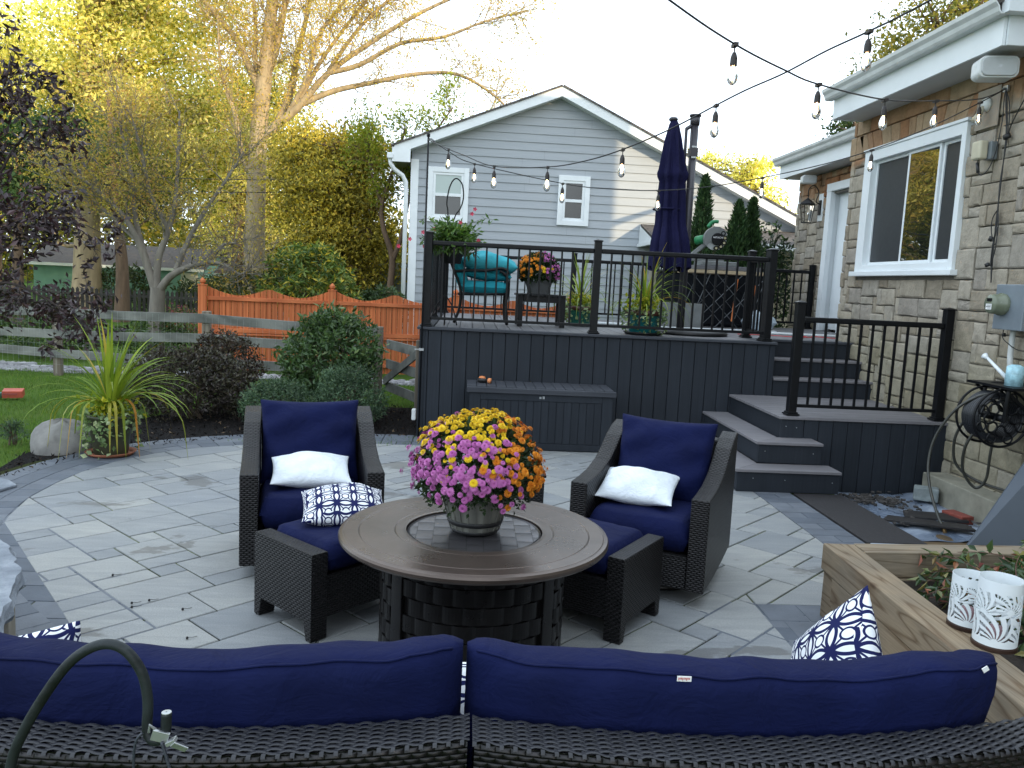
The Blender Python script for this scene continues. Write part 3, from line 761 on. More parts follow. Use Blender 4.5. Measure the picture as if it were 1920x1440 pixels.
build(MB().box(-1.62, -1.285, 16.97, 27, 4.02, 4.04), 'soffit', plain('grey_soffit', (.3, .3, .3), .6), NH)
build(MB().box(-1.76, -1.63, 16.9, 27, 4.05, 4.17), 'gutter', m_trim, NH, bevel=.02)
build(MB().tube([(-1.7, 17.0, 4.05), (-1.69, 17.0, 3.97), (-1.62, 17.02, 3.86), (-1.45, 17.1, 3.75), (-1.38, 17.12, 3.62), (-1.37, 17.12, 3.3), (-1.37, 17.12, -.2)], .045, 8), 'downspout', m_trim, NH, smooth=True)
rf = MB()
roofslab(rf, (-1.68, 16.9, roof_z(-1.68)), (-1.68, 27.2, roof_z(-1.68)), (PK[0], 27.2, PK[1]), (PK[0], 16.9, PK[1]), .035)
roofslab(rf, (7.5, 16.9, roof_z(7.5)), (7.5, 27.2, roof_z(7.5)), (PK[0], 27.2, PK[1]), (PK[0], 16.9, PK[1]), .035)
build(rf, 'roof', m_shin, NH, uv=True)
m_pane = glassy('pane_dark', (.02, .022, .024), .22, .5); m_panel = glassy('pane_with_blind', (.34, .42, .40), .25, .5)
for (x0, x1, z0, z1, mp_) in ((-.93, -.09, 2.86, 3.97, m_panel), (1.77, 2.43, 2.92, 3.94, m_pane)):
    f = .105; c = .05
    W = build(MB().box(x0, x0+f, 17.14, 17.19, z0, z1).box(x1-f, x1, 17.14, 17.19, z0, z1).box(x0+f, x1-f, 17.14, 17.19, z0, z0+f).box(x0+f, x1-f, 17.14, 17.19, z1-f, z1), 'window', m_trim, NH, bevel=.004)
    zm = (z0+z1)/2; a, b = x0+f+.002, x1-f-.002
    build(MB().box(a, a+c, 17.155, 17.185, z0+f, z1-f).box(b-c, b, 17.155, 17.185, z0+f, z1-f).box(a+c, b-c, 17.155, 17.185, z0+f, z0+f+c).box(a+c, b-c, 17.155, 17.185, z1-f-c, z1-f).box(a+c, b-c, 17.15, 17.185, zm-.03, zm+.03), 'sash', m_trim, W)
    build(MB().box(a+c, b-c, 17.17, 17.175, zm+.03, z1-f-c), 'pane', mp_, W); build(MB().box(a+c, b-c, 17.178, 17.183, z0+f+c, zm-.03), 'pane', m_pane, W)
# low shingled porch roof on the right of the gable wall
pr_ = MB(); roofslab(pr_, (3.55, 15.75, 2.62), (7.6, 15.75, 2.62), (7.6, 17.18, 3.0), (3.55, 17.18, 3.0), .03)
build(pr_, 'porch_roof', m_shin, NH, uv=True)
build(MB().add([(3.53, 15.75, 2.62), (3.53, 17.18, 2.62), (3.53, 17.18, 3.0)], [(0, 1, 2)]).box(3.5, 7.6, 15.65, 15.745, 2.55, 2.66).box(3.5, 3.56, 15.75, 17.18, 2.55, 2.618), 'porch_gutter', m_trim, NH)
build(MB().box(3.75, 3.85, 15.9, 16.0, -.2, 2.55), 'porch_post', m_trim, NH); build(MB().box(6.6, 6.7, 15.9, 16.0, -.2, 2.55), 'porch_post', m_trim, NH)
build(MB().beam((6.75, 15.72, 2.5), (6.45, 15.9, 2.2), .05, .07).box(6.42, 6.48, 15.87, 15.93, -.2, 2.2), 'downspout', m_trim, NH)
build(MB().box(3.8, 7.6, 17.0, 17.19, -.2, 2.6), 'porch_wall', plain('cream_siding', (.42, .38, .29), .7, .1, 4), NH)
# ================================================================== PATIO FURNITURE
def pillow(w, d, t, n=22, seed=0, pinch=.09, wr=.006, corner=.06, flat=0, ex=2.6):
    """cushion lying in XY, thickness in Z, uv from xy"""
    r = np.random.default_rng(seed); u = np.linspace(-1, 1, n); X, Y = np.meshgrid(u, u, indexing='ij')
    e = (1-np.abs(X)**ex).clip(0)**(.5 if ex > 2.3 else .7)*(1-np.abs(Y)**ex).clip(0)**(.5 if ex > 2.3 else .7)
    if flat: e = (1-np.abs(X)**flat).clip(0)**.5*(1-np.abs(Y)**flat).clip(0)**.5
    sx = X*w/2*(1-pinch*(1-np.abs(Y)**2)*np.abs(X)**3*0+0)*(1-pinch*(1-Y**2)*np.abs(X)); sy = Y*d/2*(1-pinch*(1-X**2)*np.abs(Y))
    ph = r.uniform(0, 6, 8)
    wz = wr*(np.sin(5*X+3*Y+ph[0])+.7*np.sin(9*Y-4*X+ph[1])+.6*np.sin(7*X*Y*2+ph[2])+.5*np.sin(13*X+ph[3])*np.abs(Y)**2+.5*np.sin(12*Y+ph[4])*np.abs(X)**2)*e
    top = np.stack([sx, sy, e*t/2+wz], -1); bot = np.stack([sx, sy, -e*t/2+wz*.4], -1)
    m = MB().grid(top); m.grid(bot[::-1]); return m
def place(m, loc, rz=0, rx=0, ry=0, spin=0):
    return Matrix.Translation(loc) @ Matrix.Rotation(rz, 4, 'Z') @ Matrix.Rotation(rx, 4, 'X') @ Matrix.Rotation(ry, 4, 'Y') @ Matrix.Rotation(spin, 4, 'Z')
def cushion_obj(name, label, cat, mb, mat, M, group=None, parent=None, uv=True):
    o = build(mb, name, mat, None, smooth=True, uv=uv)
    if parent is not None:
        o.matrix_basis = M; o.parent = parent
    else:
        o.matrix_basis = M; tag(o, label, cat, group)
    m = o.modifiers.new('w', 'WELD'); m.merge_threshold = .0008
    m = o.modifiers.new('ss', 'SUBSURF'); m.levels = m.render_levels = 1
    return o

# ---- wicker swivel armchair (front faces -Y, origin at the floor under its centre)
def make_chair():
    R = T('armchair', '', 'armchair', (0, 0, 0), 0, 'wicker swivel armchairs')
    def side(x0, x1):
        # profile in YZ: front (y=-.4) to back (y=.4)
        top = [(-.42, .60), (-.30, .605), (-.15, .62), (0.0, .66), (.10, .71), (.20, .775), (.30, .82), (.41, .845)]
        bot = [(.43, .12), (.15, .095), (-.15, .09), (-.42, .09)]
        prof = top+bot; n = len(prof)
        m = MB().add([(x0, y, z) for y, z in prof]+[(x1, y, z) for y, z in prof],
                     [tuple(range(n)), tuple(range(n, 2*n))[::-1]]+[(n+i, n+(i+1) % n, (i+1) % n, i) for i in range(n)])
        return m
    for s in (-1, 1):
        build(side(*( (-.388, -.29) if s < 0 else (.29, .388))), 'arm', m_wick, R, uv=True, bevel=.008)
    b = MB().box(-.288, .288, .30, .40, .12, .80); build(b, 'backrest', m_wick, R, uv=True, bevel=.01)
    build(MB().box(-.288, .288, -.405, .298, .09, .27), 'seat_frame', m_wick, R, uv=True, bevel=.008)
    build(MB().lathe([(.001, .09), (.12, .09), (.12, .06), (.24, .055), (.29, .045), (.3, .02), (.285, .004), (.001, .004)], n=40), 'swivel_base', m_bronzed, R, smooth=True, bevel=.004)
    c = pillow(.575, .70, .19, 20, 1, .0, .002, flat=14)
    o = build(c, 'seat_cushion', m_navy, R, smooth=True); o.location = (0, -.055, .365)
    o.modifiers.new('w', 'WELD').merge_threshold = .0008
    k = MB()
    o = build(pillow(.61, .53, .22, 26, 2, .07, .010), 'back_cushion', m_navy, R, smooth=True)
    o.matrix_basis = Matrix.Translation((0, .155, .665)) @ Matrix.Rotation(math.radians(74), 4, 'X')
    o.modifiers.new('w', 'WELD').merge_threshold = .0008; s_ = o.modifiers.new('ss', 'SUBSURF'); s_.levels = s_.render_levels = 1
    return R
ch = make_chair()
ch.location = (-.90, 4.80, 0); ch.rotation_euler.z = math.radians(13); ch['label'] = 'dark wicker swivel armchair with navy cushions left of the fire table'
c2 = copy_tree(ch); c2.location = (1.15, 4.62, 0); c2.rotation_euler.z = math.radians(-27); c2['label'] = 'dark wicker swivel armchair with navy cushions in front of the deck steps'

# ---- ottoman: panels at its two ends, cushion between, length along X
def make_ott():
    R = T('ottoman', '', 'ottoman', (0, 0, 0), 0, 'wicker ottomans')
    def panel(x0, x1):
        p = [(-.235, .42), (.235, .42), (.235, 0), (.195, 0), (.175, .09), (-.175, .09), (-.195, 0), (-.235, 0)]
        n = len(p)
        return MB().add([(x0, y, z) for y, z in p]+[(x1, y, z) for y, z in p], [(0, 1, 4, 5), (1, 2, 3, 4), (0, 5, 6, 7), (n+5, n+4, n+1, n), (n+4, n+3, n+2, n+1), (n+7, n+6, n+5, n)]+[(n+i, n+(i+1) % n, (i+1) % n, i) for i in range(n)])
    build(panel(-.33, -.24), 'end_panel', m_wick, R, uv=True, bevel=.006); build(panel(.24, .33), 'end_panel', m_wick, R, uv=True, bevel=.006)
    build(MB().box(-.239, .239, -.225, .225, .10, .30), 'seat_frame', m_wick, R, uv=True)
    o = build(pillow(.478, .47, .15, 18, 4, .0, .0015, flat=12), 'cushion', m_navy, R, smooth=True); o.location = (0, 0, .372)
    o.modifiers.new('w', 'WELD').merge_threshold = .0008
    for a in (-1, 1):
        for b_ in (-1, 1):
            build(MB().box(a*.285-.04, a*.285+.04, b_*.212-.018, b_*.212+.018, -.0, .05), 'leg', m_rub, R)
    return R
ot = make_ott(); ot.location = (-.60, 3.98, 0.002); ot.rotation_euler.z = math.radians(46); ot['label'] = 'dark wicker ottoman with navy top under the ring-print pillow'
o2 = copy_tree(ot); o2.location = (.655, 4.02, .002); o2.rotation_euler.z = math.radians(-36); o2['label'] = 'dark wicker ottoman with navy top right of the fire table'
# small wicker table mostly behind the flowers
ws = T('side_table', 'low dark wicker side table behind the chrysanthemum', 'side table', (.30, 5.35, 0))
build(MB().box(.06, .54, 5.12, 5.58, .05, .44), 'body', m_wick, ws, uv=True, bevel=.006)
build(MB().box(.05, .55, 5.11, 5.59, .442, .46), 'tabletop', m_bronzed, ws, bevel=.004)
for x in (.08, .47):
    for y in (5.14, 5.51): build(MB().box(x, x+.05, y, y+.05, 0, .05), 'foot', m_rub, ws)

# ---- throw pillows
cushion_obj('throw_pillow', 'white throw pillow on the left armchair seat', 'pillow', pillow(.47, .33, .19, 26, 11, .07, .004, ex=2), m_white, place(0, (-.88, 4.70, .545), math.radians(12), math.radians(16)), 'throw pillows')
cushion_obj('throw_pillow', 'white throw pillow on the right armchair seat', 'pillow', pillow(.46, .33, .19, 26, 12, .07, .006, ex=2), m_white, place(0, (1.03, 4.56, .55), math.radians(-24), math.radians(20)), 'throw pillows')
cushion_obj('throw_pillow', 'navy ring-print throw pillow lying on the left ottoman', 'pillow', pillow(.44, .42, .20, 26, 13, .06, .004, ex=2.1), m_latt, place(0, (-.60, 4.12, .505), math.radians(12), math.radians(7)), 'throw pillows')
cushion_obj('throw_pillow', 'navy ring-print pillow standing on the right sofa seat', 'pillow', pillow(.45, .45, .20, 30, 14, .06, .005, ex=2.1), m_latt, place(0, (1.055, 2.07, .615), math.radians(-92), math.radians(78), 0, math.radians(46)), 'throw pillows')
cushion_obj('throw_pillow', 'navy ring-print pillow behind the left sofa back cushion', 'pillow', pillow(.46, .46, .17, 30, 15, .05, .004), m_latt, place(0, (-1.09, 1.84, .575), math.radians(20), math.radians(78), 0, math.radians(6)), 'throw pillows')
cushion_obj('throw_pillow', 'navy ring-print pillow showing in the gap between the two sofas', 'pillow', pillow(.40, .40, .14, 26, 16, .05, .004), m_latt, place(0, (.03, 1.86, .57), math.radians(3), math.radians(70), 0), 'throw pillows')

# ---- fire pit table
TC = (.068, 3.475)
FT = T('fire_table', 'round bronze fire pit table with woven lid panel', 'table', (*TC, 0))
build(MB().lathe([(.30, .595), (.30, .6), (.315, .6015), (.345, .6015), (.348, .6000), (.352, .6015), (.50, .602), (.503, .6003), (.507, .602), (.565, .6015), (.568, .600), (.572, .6005), (.585, .597), (.59, .588), (.589, .576), (.58, .566), (.55, .560), (.30, .56), (.30, .595)], (*TC, 0), 220), 'tabletop', m_bronze, FT)
t = NT('pewter_lid'); v = t.coord(); f = t.noise(v, 7, 4)
t.col(t.ramp(f, [(.3, (.075, .072, .078)), (.7, (.115, .11, .118))])); t.rough(.34, .5, .45); t.bump(t.noise(v, 60, 3), .1, .002); m_lid = t.m
build(MB().lathe([(.001, .5882), (.286, .5882)], (*TC, 0), 96), 'burner_well', m_rub, FT)
ld = MB().lathe([(.286, .5875), (.287, .588), (.292, .594), (.296, .590), (.296, .57)], (*TC, 0), 160)
for i in range(-4, 5):      # columns of slightly arched plates, offset like basket weave, clipped by the lid circle
    for j in range(-4, 5):
        cx, cy = i*.072, j*.118+(.059 if i % 2 else 0); w, h = .0700, .1155
        n = 9; P = np.zeros((n, n, 3)); hit = False
        for a in range(n):
            for b_ in range(n):
                x = cx+(a/(n-1)-.5)*w; y = cy+(b_/(n-1)-.5)*h; r_ = math.hypot(x, y)
                if r_ > .283: x *= .283/r_; y *= .283/r_
                else: hit = True
                P[a, b_] = (TC[0]+x, TC[1]+y, .5886+.0024*math.sin(b_/(n-1)*PI)**.5)
        if hit: ld.grid(P)
build(ld, 'lid_panel', m_lid, FT, smooth=False)
# base: rounded drum of woven metal panels between smooth posts
bs = MB(); Rb = .405; nseg = 96
a = np.linspace(0, 2*PI, nseg, endpoint=False)
bs.lathe([(Rb-.012, .0), (Rb-.012, .56)], (*TC, 0), nseg)
build(bs, 'base', m_bronzed, FT, smooth=True)
for ang in (math.radians(-40), math.radians(-140), math.radians(40), math.radians(140)):
    P = np.zeros((9, 2, 3))
    pm = MB().lathe([(0.001, .01)], (0, 0, 0), 3); pm = MB()
    arc = np.linspace(ang-.085, ang+.085, 7)
    o_ = [(TC[0]+(Rb+.008)*math.cos(q), TC[1]+(Rb+.008)*math.sin(q)) for q in arc]; i_ = [(TC[0]+(Rb-.02)*math.cos(q), TC[1]+(Rb-.02)*math.sin(q)) for q in arc[::-1]]
    pm.prism(o_+i_, 0.0, .558); build(pm, 'post', m_bronzed, FT, bevel=.003)
WP = [MB(), MB(), MB(), MB()]
for row in range(7):
    for k in range(30):
        q0 = (k+(.5 if row % 2 else 0))*2*PI/30; q1 = q0+2*PI/30*1.02
        qm = ((q0+q1)/2+PI) % (2*PI)-PI
        if min(abs(abs(qm)-math.radians(40)), abs(abs(qm)-math.radians(140))) < .13: continue
        wp = WP[0 if -2.44 < qm < -.7 else 1 if abs(qm) <= .7 else 2 if .7 < qm < 2.44 else 3]
        n = 7; P = np.zeros((n, 4, 3))
        for a_ in range(n):
            q = q0+(q1-q0)*a_/(n-1); bul = math.sin(a_/(n-1)*PI)**.7
            for b_ in range(4):
                z = .03+row*.075+b_/3*.070; P[a_, b_] = (TC[0]+(Rb-.006+.009*bul)*math.cos(q), TC[1]+(Rb-.006+.009*bul)*math.sin(q), z)
        wp.grid(P); 
        # top lip of each plate
        lip = np.stack([P[:, 3], P[:, 3]-np.array([TC[0], TC[1], 0])*0], 1)
        c_ = P[:, 3].copy(); c_[:, 0] = TC[0]+(c_[:, 0]-TC[0])*.955; c_[:, 1] = TC[1]+(c_[:, 1]-TC[1])*.955
        wp.grid(np.stack([P[:, 3], c_], 1))
for wp in WP: build(wp, 'woven_panel', m_bronzed, FT)

# ---- chrysanthemum in a barrel pot
def chrys(c, zb, rb, rt, hp, R, zc, H, n, zone, label, potmat, seed, bs_=.017, octo=False, loose=1.0, lean=(0, 0)):
    R_ = T('potted_chrysanthemum', label, 'flowers', (c[0], c[1], zb)); rg = np.random.default_rng(seed)
    if not octo:
        pm = MB().lathe([(.001, 0), (rb*.9, 0), (rb, .012), (rb+(rt-rb)*.9, hp*.88), (rt, hp*.9), (rt+.006, hp*.95), (rt+.004, hp), (rt-.008, hp), (rt-.014, hp*.9), (.001, hp*.9)], (c[0], c[1], zb), 48)
        for k in range(24):   # stave seams raised as thin ribs of shadow
            q = k*2*PI/24
            f_ = lambda z: rb+(rt-rb)*z/hp+.0008
            pm.beam((c[0]+f_(.02)*math.cos(q), c[1]+f_(.02)*math.sin(q), zb+.015), (c[0]+f_(hp*.86)*math.cos(q), c[1]+f_(hp*.86)*math.sin(q), zb+hp*.86), .0035, .004, (math.cos(q), math.sin(q), 0))
        build(pm, 'pot', potmat, R_, smooth=False)
        f2 = lambda z: rb+(rt-rb)*z/hp
        build(MB().lathe([(f2(.035)+.003, .035), (f2(.035)+.006, .037), (f2(.055)+.006, .055), (f2(.055)+.003, .057)], (c[0], c[1], zb), 48).lathe([(f2(.0)+.001, .0), (f2(0)+.003, .004), (f2(.012)+.003, .012), (f2(.014), .014)], (c[0], c[1], zb), 48), 'band', m_rub, R_, smooth=True)
    else:
        build(MB().lathe([(.001, 0), (rb, 0), (rt, hp), (rt*.92, hp), (rt*.9, hp*.8), (.001, hp*.8)], (c[0], c[1], zb), 8), 'pot', potmat, R_)
    build(MB().lathe([(.001, 0), (rt*.9, -.004)], (c[0], c[1], zb+hp*.93), 24), 'soil', m_soil, R_)
    cc = np.array([c[0]+lean[0], c[1]+lean[1], zc])
    # dome points: fibonacci on upper 60% of an ellipsoid, jittered
    pts = []; i = 0; N = n
    ga = PI*(3-5**.5)
    for i in range(N*2):
        zz = 1-i/(N*2)*1.42
        if zz < -.42: break
        r_ = math.sqrt(max(0, 1-zz*zz)); q = i*ga
        d = np.array([r_*math.cos(q), r_*math.sin(q), zz])+rg.normal(0, .035, 3)
        if rg.random() < (.50 if zz > -.05 else .2)*loose+.0: pts.append(d)
    pts = np.array(pts)
    clf = np.sin(7*pts[:, 0]+seed)+np.sin(8*pts[:, 1]+1.7)+np.sin(6*pts[:, 2]+2.2)
    pts = pts[(clf > -1.3) | (rg.random(len(pts)) < .4)]
    P = cc+pts*np.array([R, R, H])*(rg.uniform(.92, 1.04, (len(pts), 1))+.035*np.sin(5*pts[:, :1]+4*pts[:, 1:2]+seed))
    # stems and leaves
    lv = MB(); m_ = 5200
    d = rg.normal(size=(m_, 3)); d /= np.linalg.norm(d, axis=1)[:, None]; d = d[d[:, 2] > -.62]
    sc = rg.uniform(.55, .965, (len(d), 1)); lv.leaves(cc+d*np.array([R, R, H])*sc, bs_*1.9, bs_*1.1, D=d, up=.1, rg=rg)
    build(lv, 'foliage', leafmat('mum_leaf_%d' % seed, [(0, (.010, .024, .008)), (.6, (.025, .05, .015)), (1, (.05, .085, .025))], .15), R_)
    stm = MB()
    for k in range(40):
        p = P[rg.integers(len(P))]; b0 = np.array([c[0], c[1], zb+hp*.9])
        stm.tube([b0+rg.normal(0, .02, 3)*[1, 1, 0], (b0+p)/2+rg.normal(0, .01, 3), p], .002, 4)
    build(stm, 'stem', plain('mum_stem%d' % seed, (.05, .08, .03), .7), R_)
    # blooms: layered petals
    def bloom_proto():
        m = MB(); 
        for layer, (np_, rad, tz, l, w, el) in enumerate(((14, .25, .0, 1.0, .34, -.25), (13, .2, .16, .86, .34, .12), (11, .15, .30, .66, .34, .5), (8, .08, .40, .45, .32, .9), (5, .02, .46, .28, .3, 1.25))):
            for k in range(np_):
                q = k*2*PI/np_+layer*.35; ca, sa = math.cos(q), math.sin(q); ce, se = math.cos(el), math.sin(el)
                d_ = np.array([ca*ce, sa*ce, se]); s2 = np.array([-sa, ca, 0]); o_ = np.array([ca*rad, sa*rad, tz])
                m.add([o_-s2*w*.2, o_+s2*w*.2, o_+d_*l*.75+s2*w*.5, o_+d_*l, o_+d_*l*.75-s2*w*.5], [(0, 1, 2, 3, 4)])
        return m
    proto = bloom_proto(); PV = proto.V(); PF = [f for g in proto.f for f in g]
    groups = {}
    for k, (p, d_) in enumerate(zip(P, pts)):
        groups.setdefault(zone(d_, rg), []).append((p, d_))
    mats = {'pink': ((.42, .10, .34), (.58, .21, .48)), 'yellow': ((.70, .45, .012), (.80, .58, .03)), 'orange': ((.58, .17, .012), (.75, .30, .03))}
    for kname, lst in groups.items():
        m = MB()
        for p, d_ in lst:
            nrm = Vector((d_[0], d_[1], d_[2]*1.0+.25)).normalized(); s2 = bs_*rg.uniform(.6, 1.2)
            M = Matrix.Translation(p) @ nrm.to_track_quat('Z', 'Y').to_matrix().to_4x4() @ Matrix.Rotation(rg.uniform(0, 6), 4, 'Z') @ Matrix.Diagonal((s2, s2, s2*.85, 1))
            m.add(tf(PV, M), PF)
        t = NT('bloom_%s' % kname); a_, b__ = mats[kname]
        t.col(t.ramp(t.noise(t.coord(), 30, 2), [(.3, a_), (.7, b__)])); t.rough(.7, 0, .2)
        t.b.inputs['Subsurface Weight'].default_value = 0
        build(m, 'blossoms', t.m, R_, label='%s double blossoms' % kname)
    return R_
def zone_main(d, rg):
    x, y, z = d+rg.normal(0, .13, 3)
    if x > .42 and not (z < -.2 and y < -.5 and x < .6): return 'orange'
    if z > .72 and x < .45: return 'yellow'
    if z > .36 and rg.random() < .36: return 'yellow'
    if x > .15 and z > -.1 and rg.random() < .25: return 'orange'
    if rg.random() < .08 and z > 0: return 'yellow'
    return 'pink'
m_barrel = wood('barrel_pot', (.125, .125, .112), (.18, .18, .16), 1, 2, .6, 2, .15, 0)
chrys(TC, .6035, .105, .152, .165, .284, .872, .25, 1250, zone_main, 'large domed chrysanthemum in pink, yellow and orange in a barrel pot', m_barrel, 31, .0138)

# ---- curved sectional sofas with their backs to the camera
def sofa_arc(x):  # centre line of the back (world y at x)
    return 1.50+.055*(x/.62)**2*.62
def make_sofa(x0, x1, label, seed, flip):
    R = T('sofa', label, 'sofa', ((x0+x1)/2, 1.8, 0), 0, 'curved wicker sofas')
    n = 28; X = np.linspace(x0, x1, n)
    yb = lambda x: 1.455+.085*(abs(x-(.6 if flip else -.55))/.65)**2
    def strip(name, prof, mat, uvs=True, **k):
        P = np.array([[(x, yb(x)+p[0], p[1]) for p in prof] for x in X]); m = MB().grid(P)
        m.add(P[0], [tuple(range(len(prof)))[::-1]]); m.add(P[-1], [tuple(range(len(prof)))])
        return build(m, name, mat, R, uv=uvs, **k)
    strip('back_frame', [(0, .10), (0, .762), (.006, .772), (.095, .772), (.10, .762), (.13, .45), (.13, .10), (0, .10)], m_wick)
    strip('seat_frame', [(.131, .08), (.131, .27), (.86, .27), (.87, .26), (.87, .08), (.131, .08)], m_wick)
    # woven top: lengthwise strands passing over and under cross strands
    wv = MB(); rows = 12; ns = int((x1-x0)/.0058)
    xs_ = np.linspace(x0-.004, x1+.004, ns)
    for r_ in range(rows):
        if r_ < rows: base = lambda x, o: (yb(x)+.004+(r_+.5+o)*.0935/rows, .7745)
        ph = (r_ % 2)*PI
        P = np.zeros((ns, 5, 3))
        for i, x in enumerate(xs_):
            zz = .0030*math.sin(x/.027*PI+ph); wd = .0051*(1-.10*math.sin(x/.027*PI+ph))
            for j in range(5):
                o = (j-2)/2
                if r_ < rows: P[i, j] = (x, yb(x)+.006+(r_+.5)*.0935/rows+o*wd, .7752+zz+.0014*(1-o*o))
                else:
                    q = r_-rows; P[i, j] = (x, yb(x)-.004-zz*.9-.0014*(1-o*o), .762-.0105*q+o*wd)
        wv.grid(P)
    k = 0; x = x0
    while x < x1:
        ph = k % 2; pts = []
        for j in range(rows*2+1):
            yy = yb(x)+.006+j*.0935/rows/2; s_ = 1 if ((j//2+k) % 2) else -1
            pts.append((x, yy, .7752+(.0026*s_ if j % 2 else 0)))
        pts = [(x, yb(x)-.003, .768), (x, yb(x)-.001, .7735)]+pts+[(x, yb(x)+.104, .768)]
        P = np.array(pts); wv.grid(np.stack([P+np.array([o, 0, .0008*(1-abs(o)/.004)]) for o in (-.0042, 0, .0042)], 0))
        x += .027; k += 1
    build(wv, 'woven_top_rail', m_strand, R, smooth=True)
    # back row of wicker facing the camera gets plain weave from the material; arms at the outer ends
    xe = x0 if not flip else x1
    sgn = -1 if not flip else 1
    # seat cushion + back cushion
    L = x1-x0-.03; cx = (x0+x1)/2
    o = build(pillow(L, .70, .16, 22, seed, 0, .003, flat=14), 'seat_cushion', m_navy, R, smooth=True); o.location = (cx-R.location[0]*0, 0, 0)
    o.matrix_parent_inverse = Matrix(); o.location = (0, 1.955-1.8+.02, .355)
    # back cushion follows the curve: bent box cushion, puffed, with a sagging top edge
    xa, xb = (x0+.012, x1-.015) if not flip else (x0-.02, min(x1, 1.235))
    nu, nv = 60, 22; rr = np.random.default_rng(seed); ph = rr.uniform(0, 6, 10)
    ring = []
    hB, hT = .42, .895
    for i in range(nu):
        u = i/(nu-1); x = xa+(xb-xa)*u; e = 1-abs(2*u-1)**10; e = max(e, 0)**.5
        sag = .004*math.sin(3.1*u*PI+ph[0])+.0025*math.sin(7*u*PI+ph[1])+.002*math.sin(17*u*PI+ph[5])+(.016*(u if not flip else 1-u)**5)
        corner = .008*(abs(2*u-1)**6)
        row = []
        for j in range(nv):
            q = 2*PI*j/nv; ca, sa = math.cos(q), math.sin(q)
            px = np.sign(ca)*abs(ca)**.55; pz = np.sign(sa)*abs(sa)**.30
            th = .078*(.25+.75*e)
            yy = px*th; zz = (hB+hT)/2+pz*((hT-hB)/2)*(1-(1-e)*.05)
            if pz > 0: zz += (sag+corner)*pz
            wr_ = .004*math.sin(23*u+2*pz+ph[2])+.003*math.sin(41*u-5*pz+ph[3])+.006*math.sin(60*u*u+ph[4]+3*pz)*(abs(2*u-1)**4)
            yy += wr_
            row.append((x, yb(x)+.215+yy-.10*pz*.5*0+ (zz-.66)*(-.18), zz))
        ring.append(row)
    P = np.array(ring); P = np.concatenate([P, P[:, :1]], 1)
    m = MB().grid(P)
    m.add(P[0, :-1], [tuple(range(nv))]); m.add(P[-1, :-1], [tuple(range(nv))[::-1]])
    bc = build(m, 'back_cushion', m_navy, R, smooth=True)
    w_ = bc.modifiers.new('w', 'WELD'); w_.merge_threshold = .0008
    # piping seam along the top back edge
    j = 7
    seam = P[:, j]+np.array([0, -.002, .001]); build(MB().tube(seam[1:-1], .0028, 6), 'piping', m_navy, bc, smooth=True)
    return R, P, bc
t = NT('wicker_strand'); t.col(t.mix(1, t.ramp(t.noise(t.coord(), 14, 3), [(.3, (.016, .017, .022)), (.7, (.029, .030, .036))]), t.ramp(t.rnd(), [(0, (.85, .85, .85)), (1, (1.15, 1.15, 1.15))]), 'MULTIPLY')); t.rough(.38, 0, .4); t.bump(t.noise(t.mp(t.coord(), (20, 200, 200)), 8, 2), .2, .001); m_strand = t.m
s1, P1, b1_ = make_sofa(-1.30, .034, 'left curved wicker sofa with navy cushions seen from behind', 41, False)
s2, P2, b2_ = make_sofa(.048, 1.42, 'right curved wicker sofa with navy cushions and white fabric tags', 42, True)
m_tag = plain('white_label', (.75, .75, .75), .7, .05); m_red = plain('red_print', (.5, .05, .04), .7)
def on_seam(P, u, dz=0):
    i = int(u*(len(P)-1)); return P[i, 8]
for (u, w, tilt) in ((.385, .030, .02), (.955, .014, -.6)):
    p = on_seam(P2, u); M = Matrix.Translation((p[0], p[1]-.006, p[2]+.012)) @ Matrix.Rotation(tilt, 4, 'Y')
    m = MB().box(-w/2, w/2, -.001, .001, -.005, .006)
    tg = build(m.xf(M), 'fabric_tag', m_tag, b2_)
    if u < .5:
        m = MB()
        for k in range(9): m.box(-w*.42+k*w*.092, -w*.42+k*w*.092+w*.05, -.0016, -.0011, -.0005 if k % 3 else -.0025, .0035)
        build(m.xf(M), 'print', m_red, tg)

# ---- shepherd's hook close to the camera
HK = T('shepherd_hook', 'green-grey metal shepherd hook with clamp in the left foreground', 'hook', (-.535, .93, 0))
hp = [(-.56, .93, 0), (-.55, .935, .6), (-.541, .94, .95), (-.534, .95, 1.07), (-.515, .95, 1.125), (-.485, .95, 1.178), (-.46, .95, 1.212), (-.435, .95, 1.231), (-.412, .95, 1.236), (-.392, .95, 1.226), (-.375, .95, 1.199), (-.369, .95, 1.165), (-.370, .95, 1.135), (-.368, .948, 1.122), (-.360, .945, 1.116), (-.350, .945, 1.119), (-.346, .945, 1.13), (-.345, .945, 1.152)]
def smooth_path(P, n):
    P = np.array(P, float); k = len(P); out = []
    for i in range(k-1):
        a, b, c, d = P[max(i-1, 0)], P[i], P[i+1], P[min(i+2, k-1)]
        for j in range(n):
            q = j/n; out.append(.5*((2*b)+(-a+c)*q+(2*a-5*b+4*c-d)*q*q+(-a+3*b-3*c+d)*q**3))
    out.append(P[-1]); return np.array(out)
m_hook = plain('weathered_paint', (.016, .021, .023), .5, .45, 25, .1, .25, 90, spec=.3)
build(MB().tube(smooth_path(hp, 6), .0062, 14), 'hook_rod', m_hook, HK, smooth=True)
build(MB().lathe([(.001, 0), (.0058, 0), (.0058, .001), (.001, .0012)], (-.345, .945, 1.1525), 14), 'rod_end', m_steel, HK)
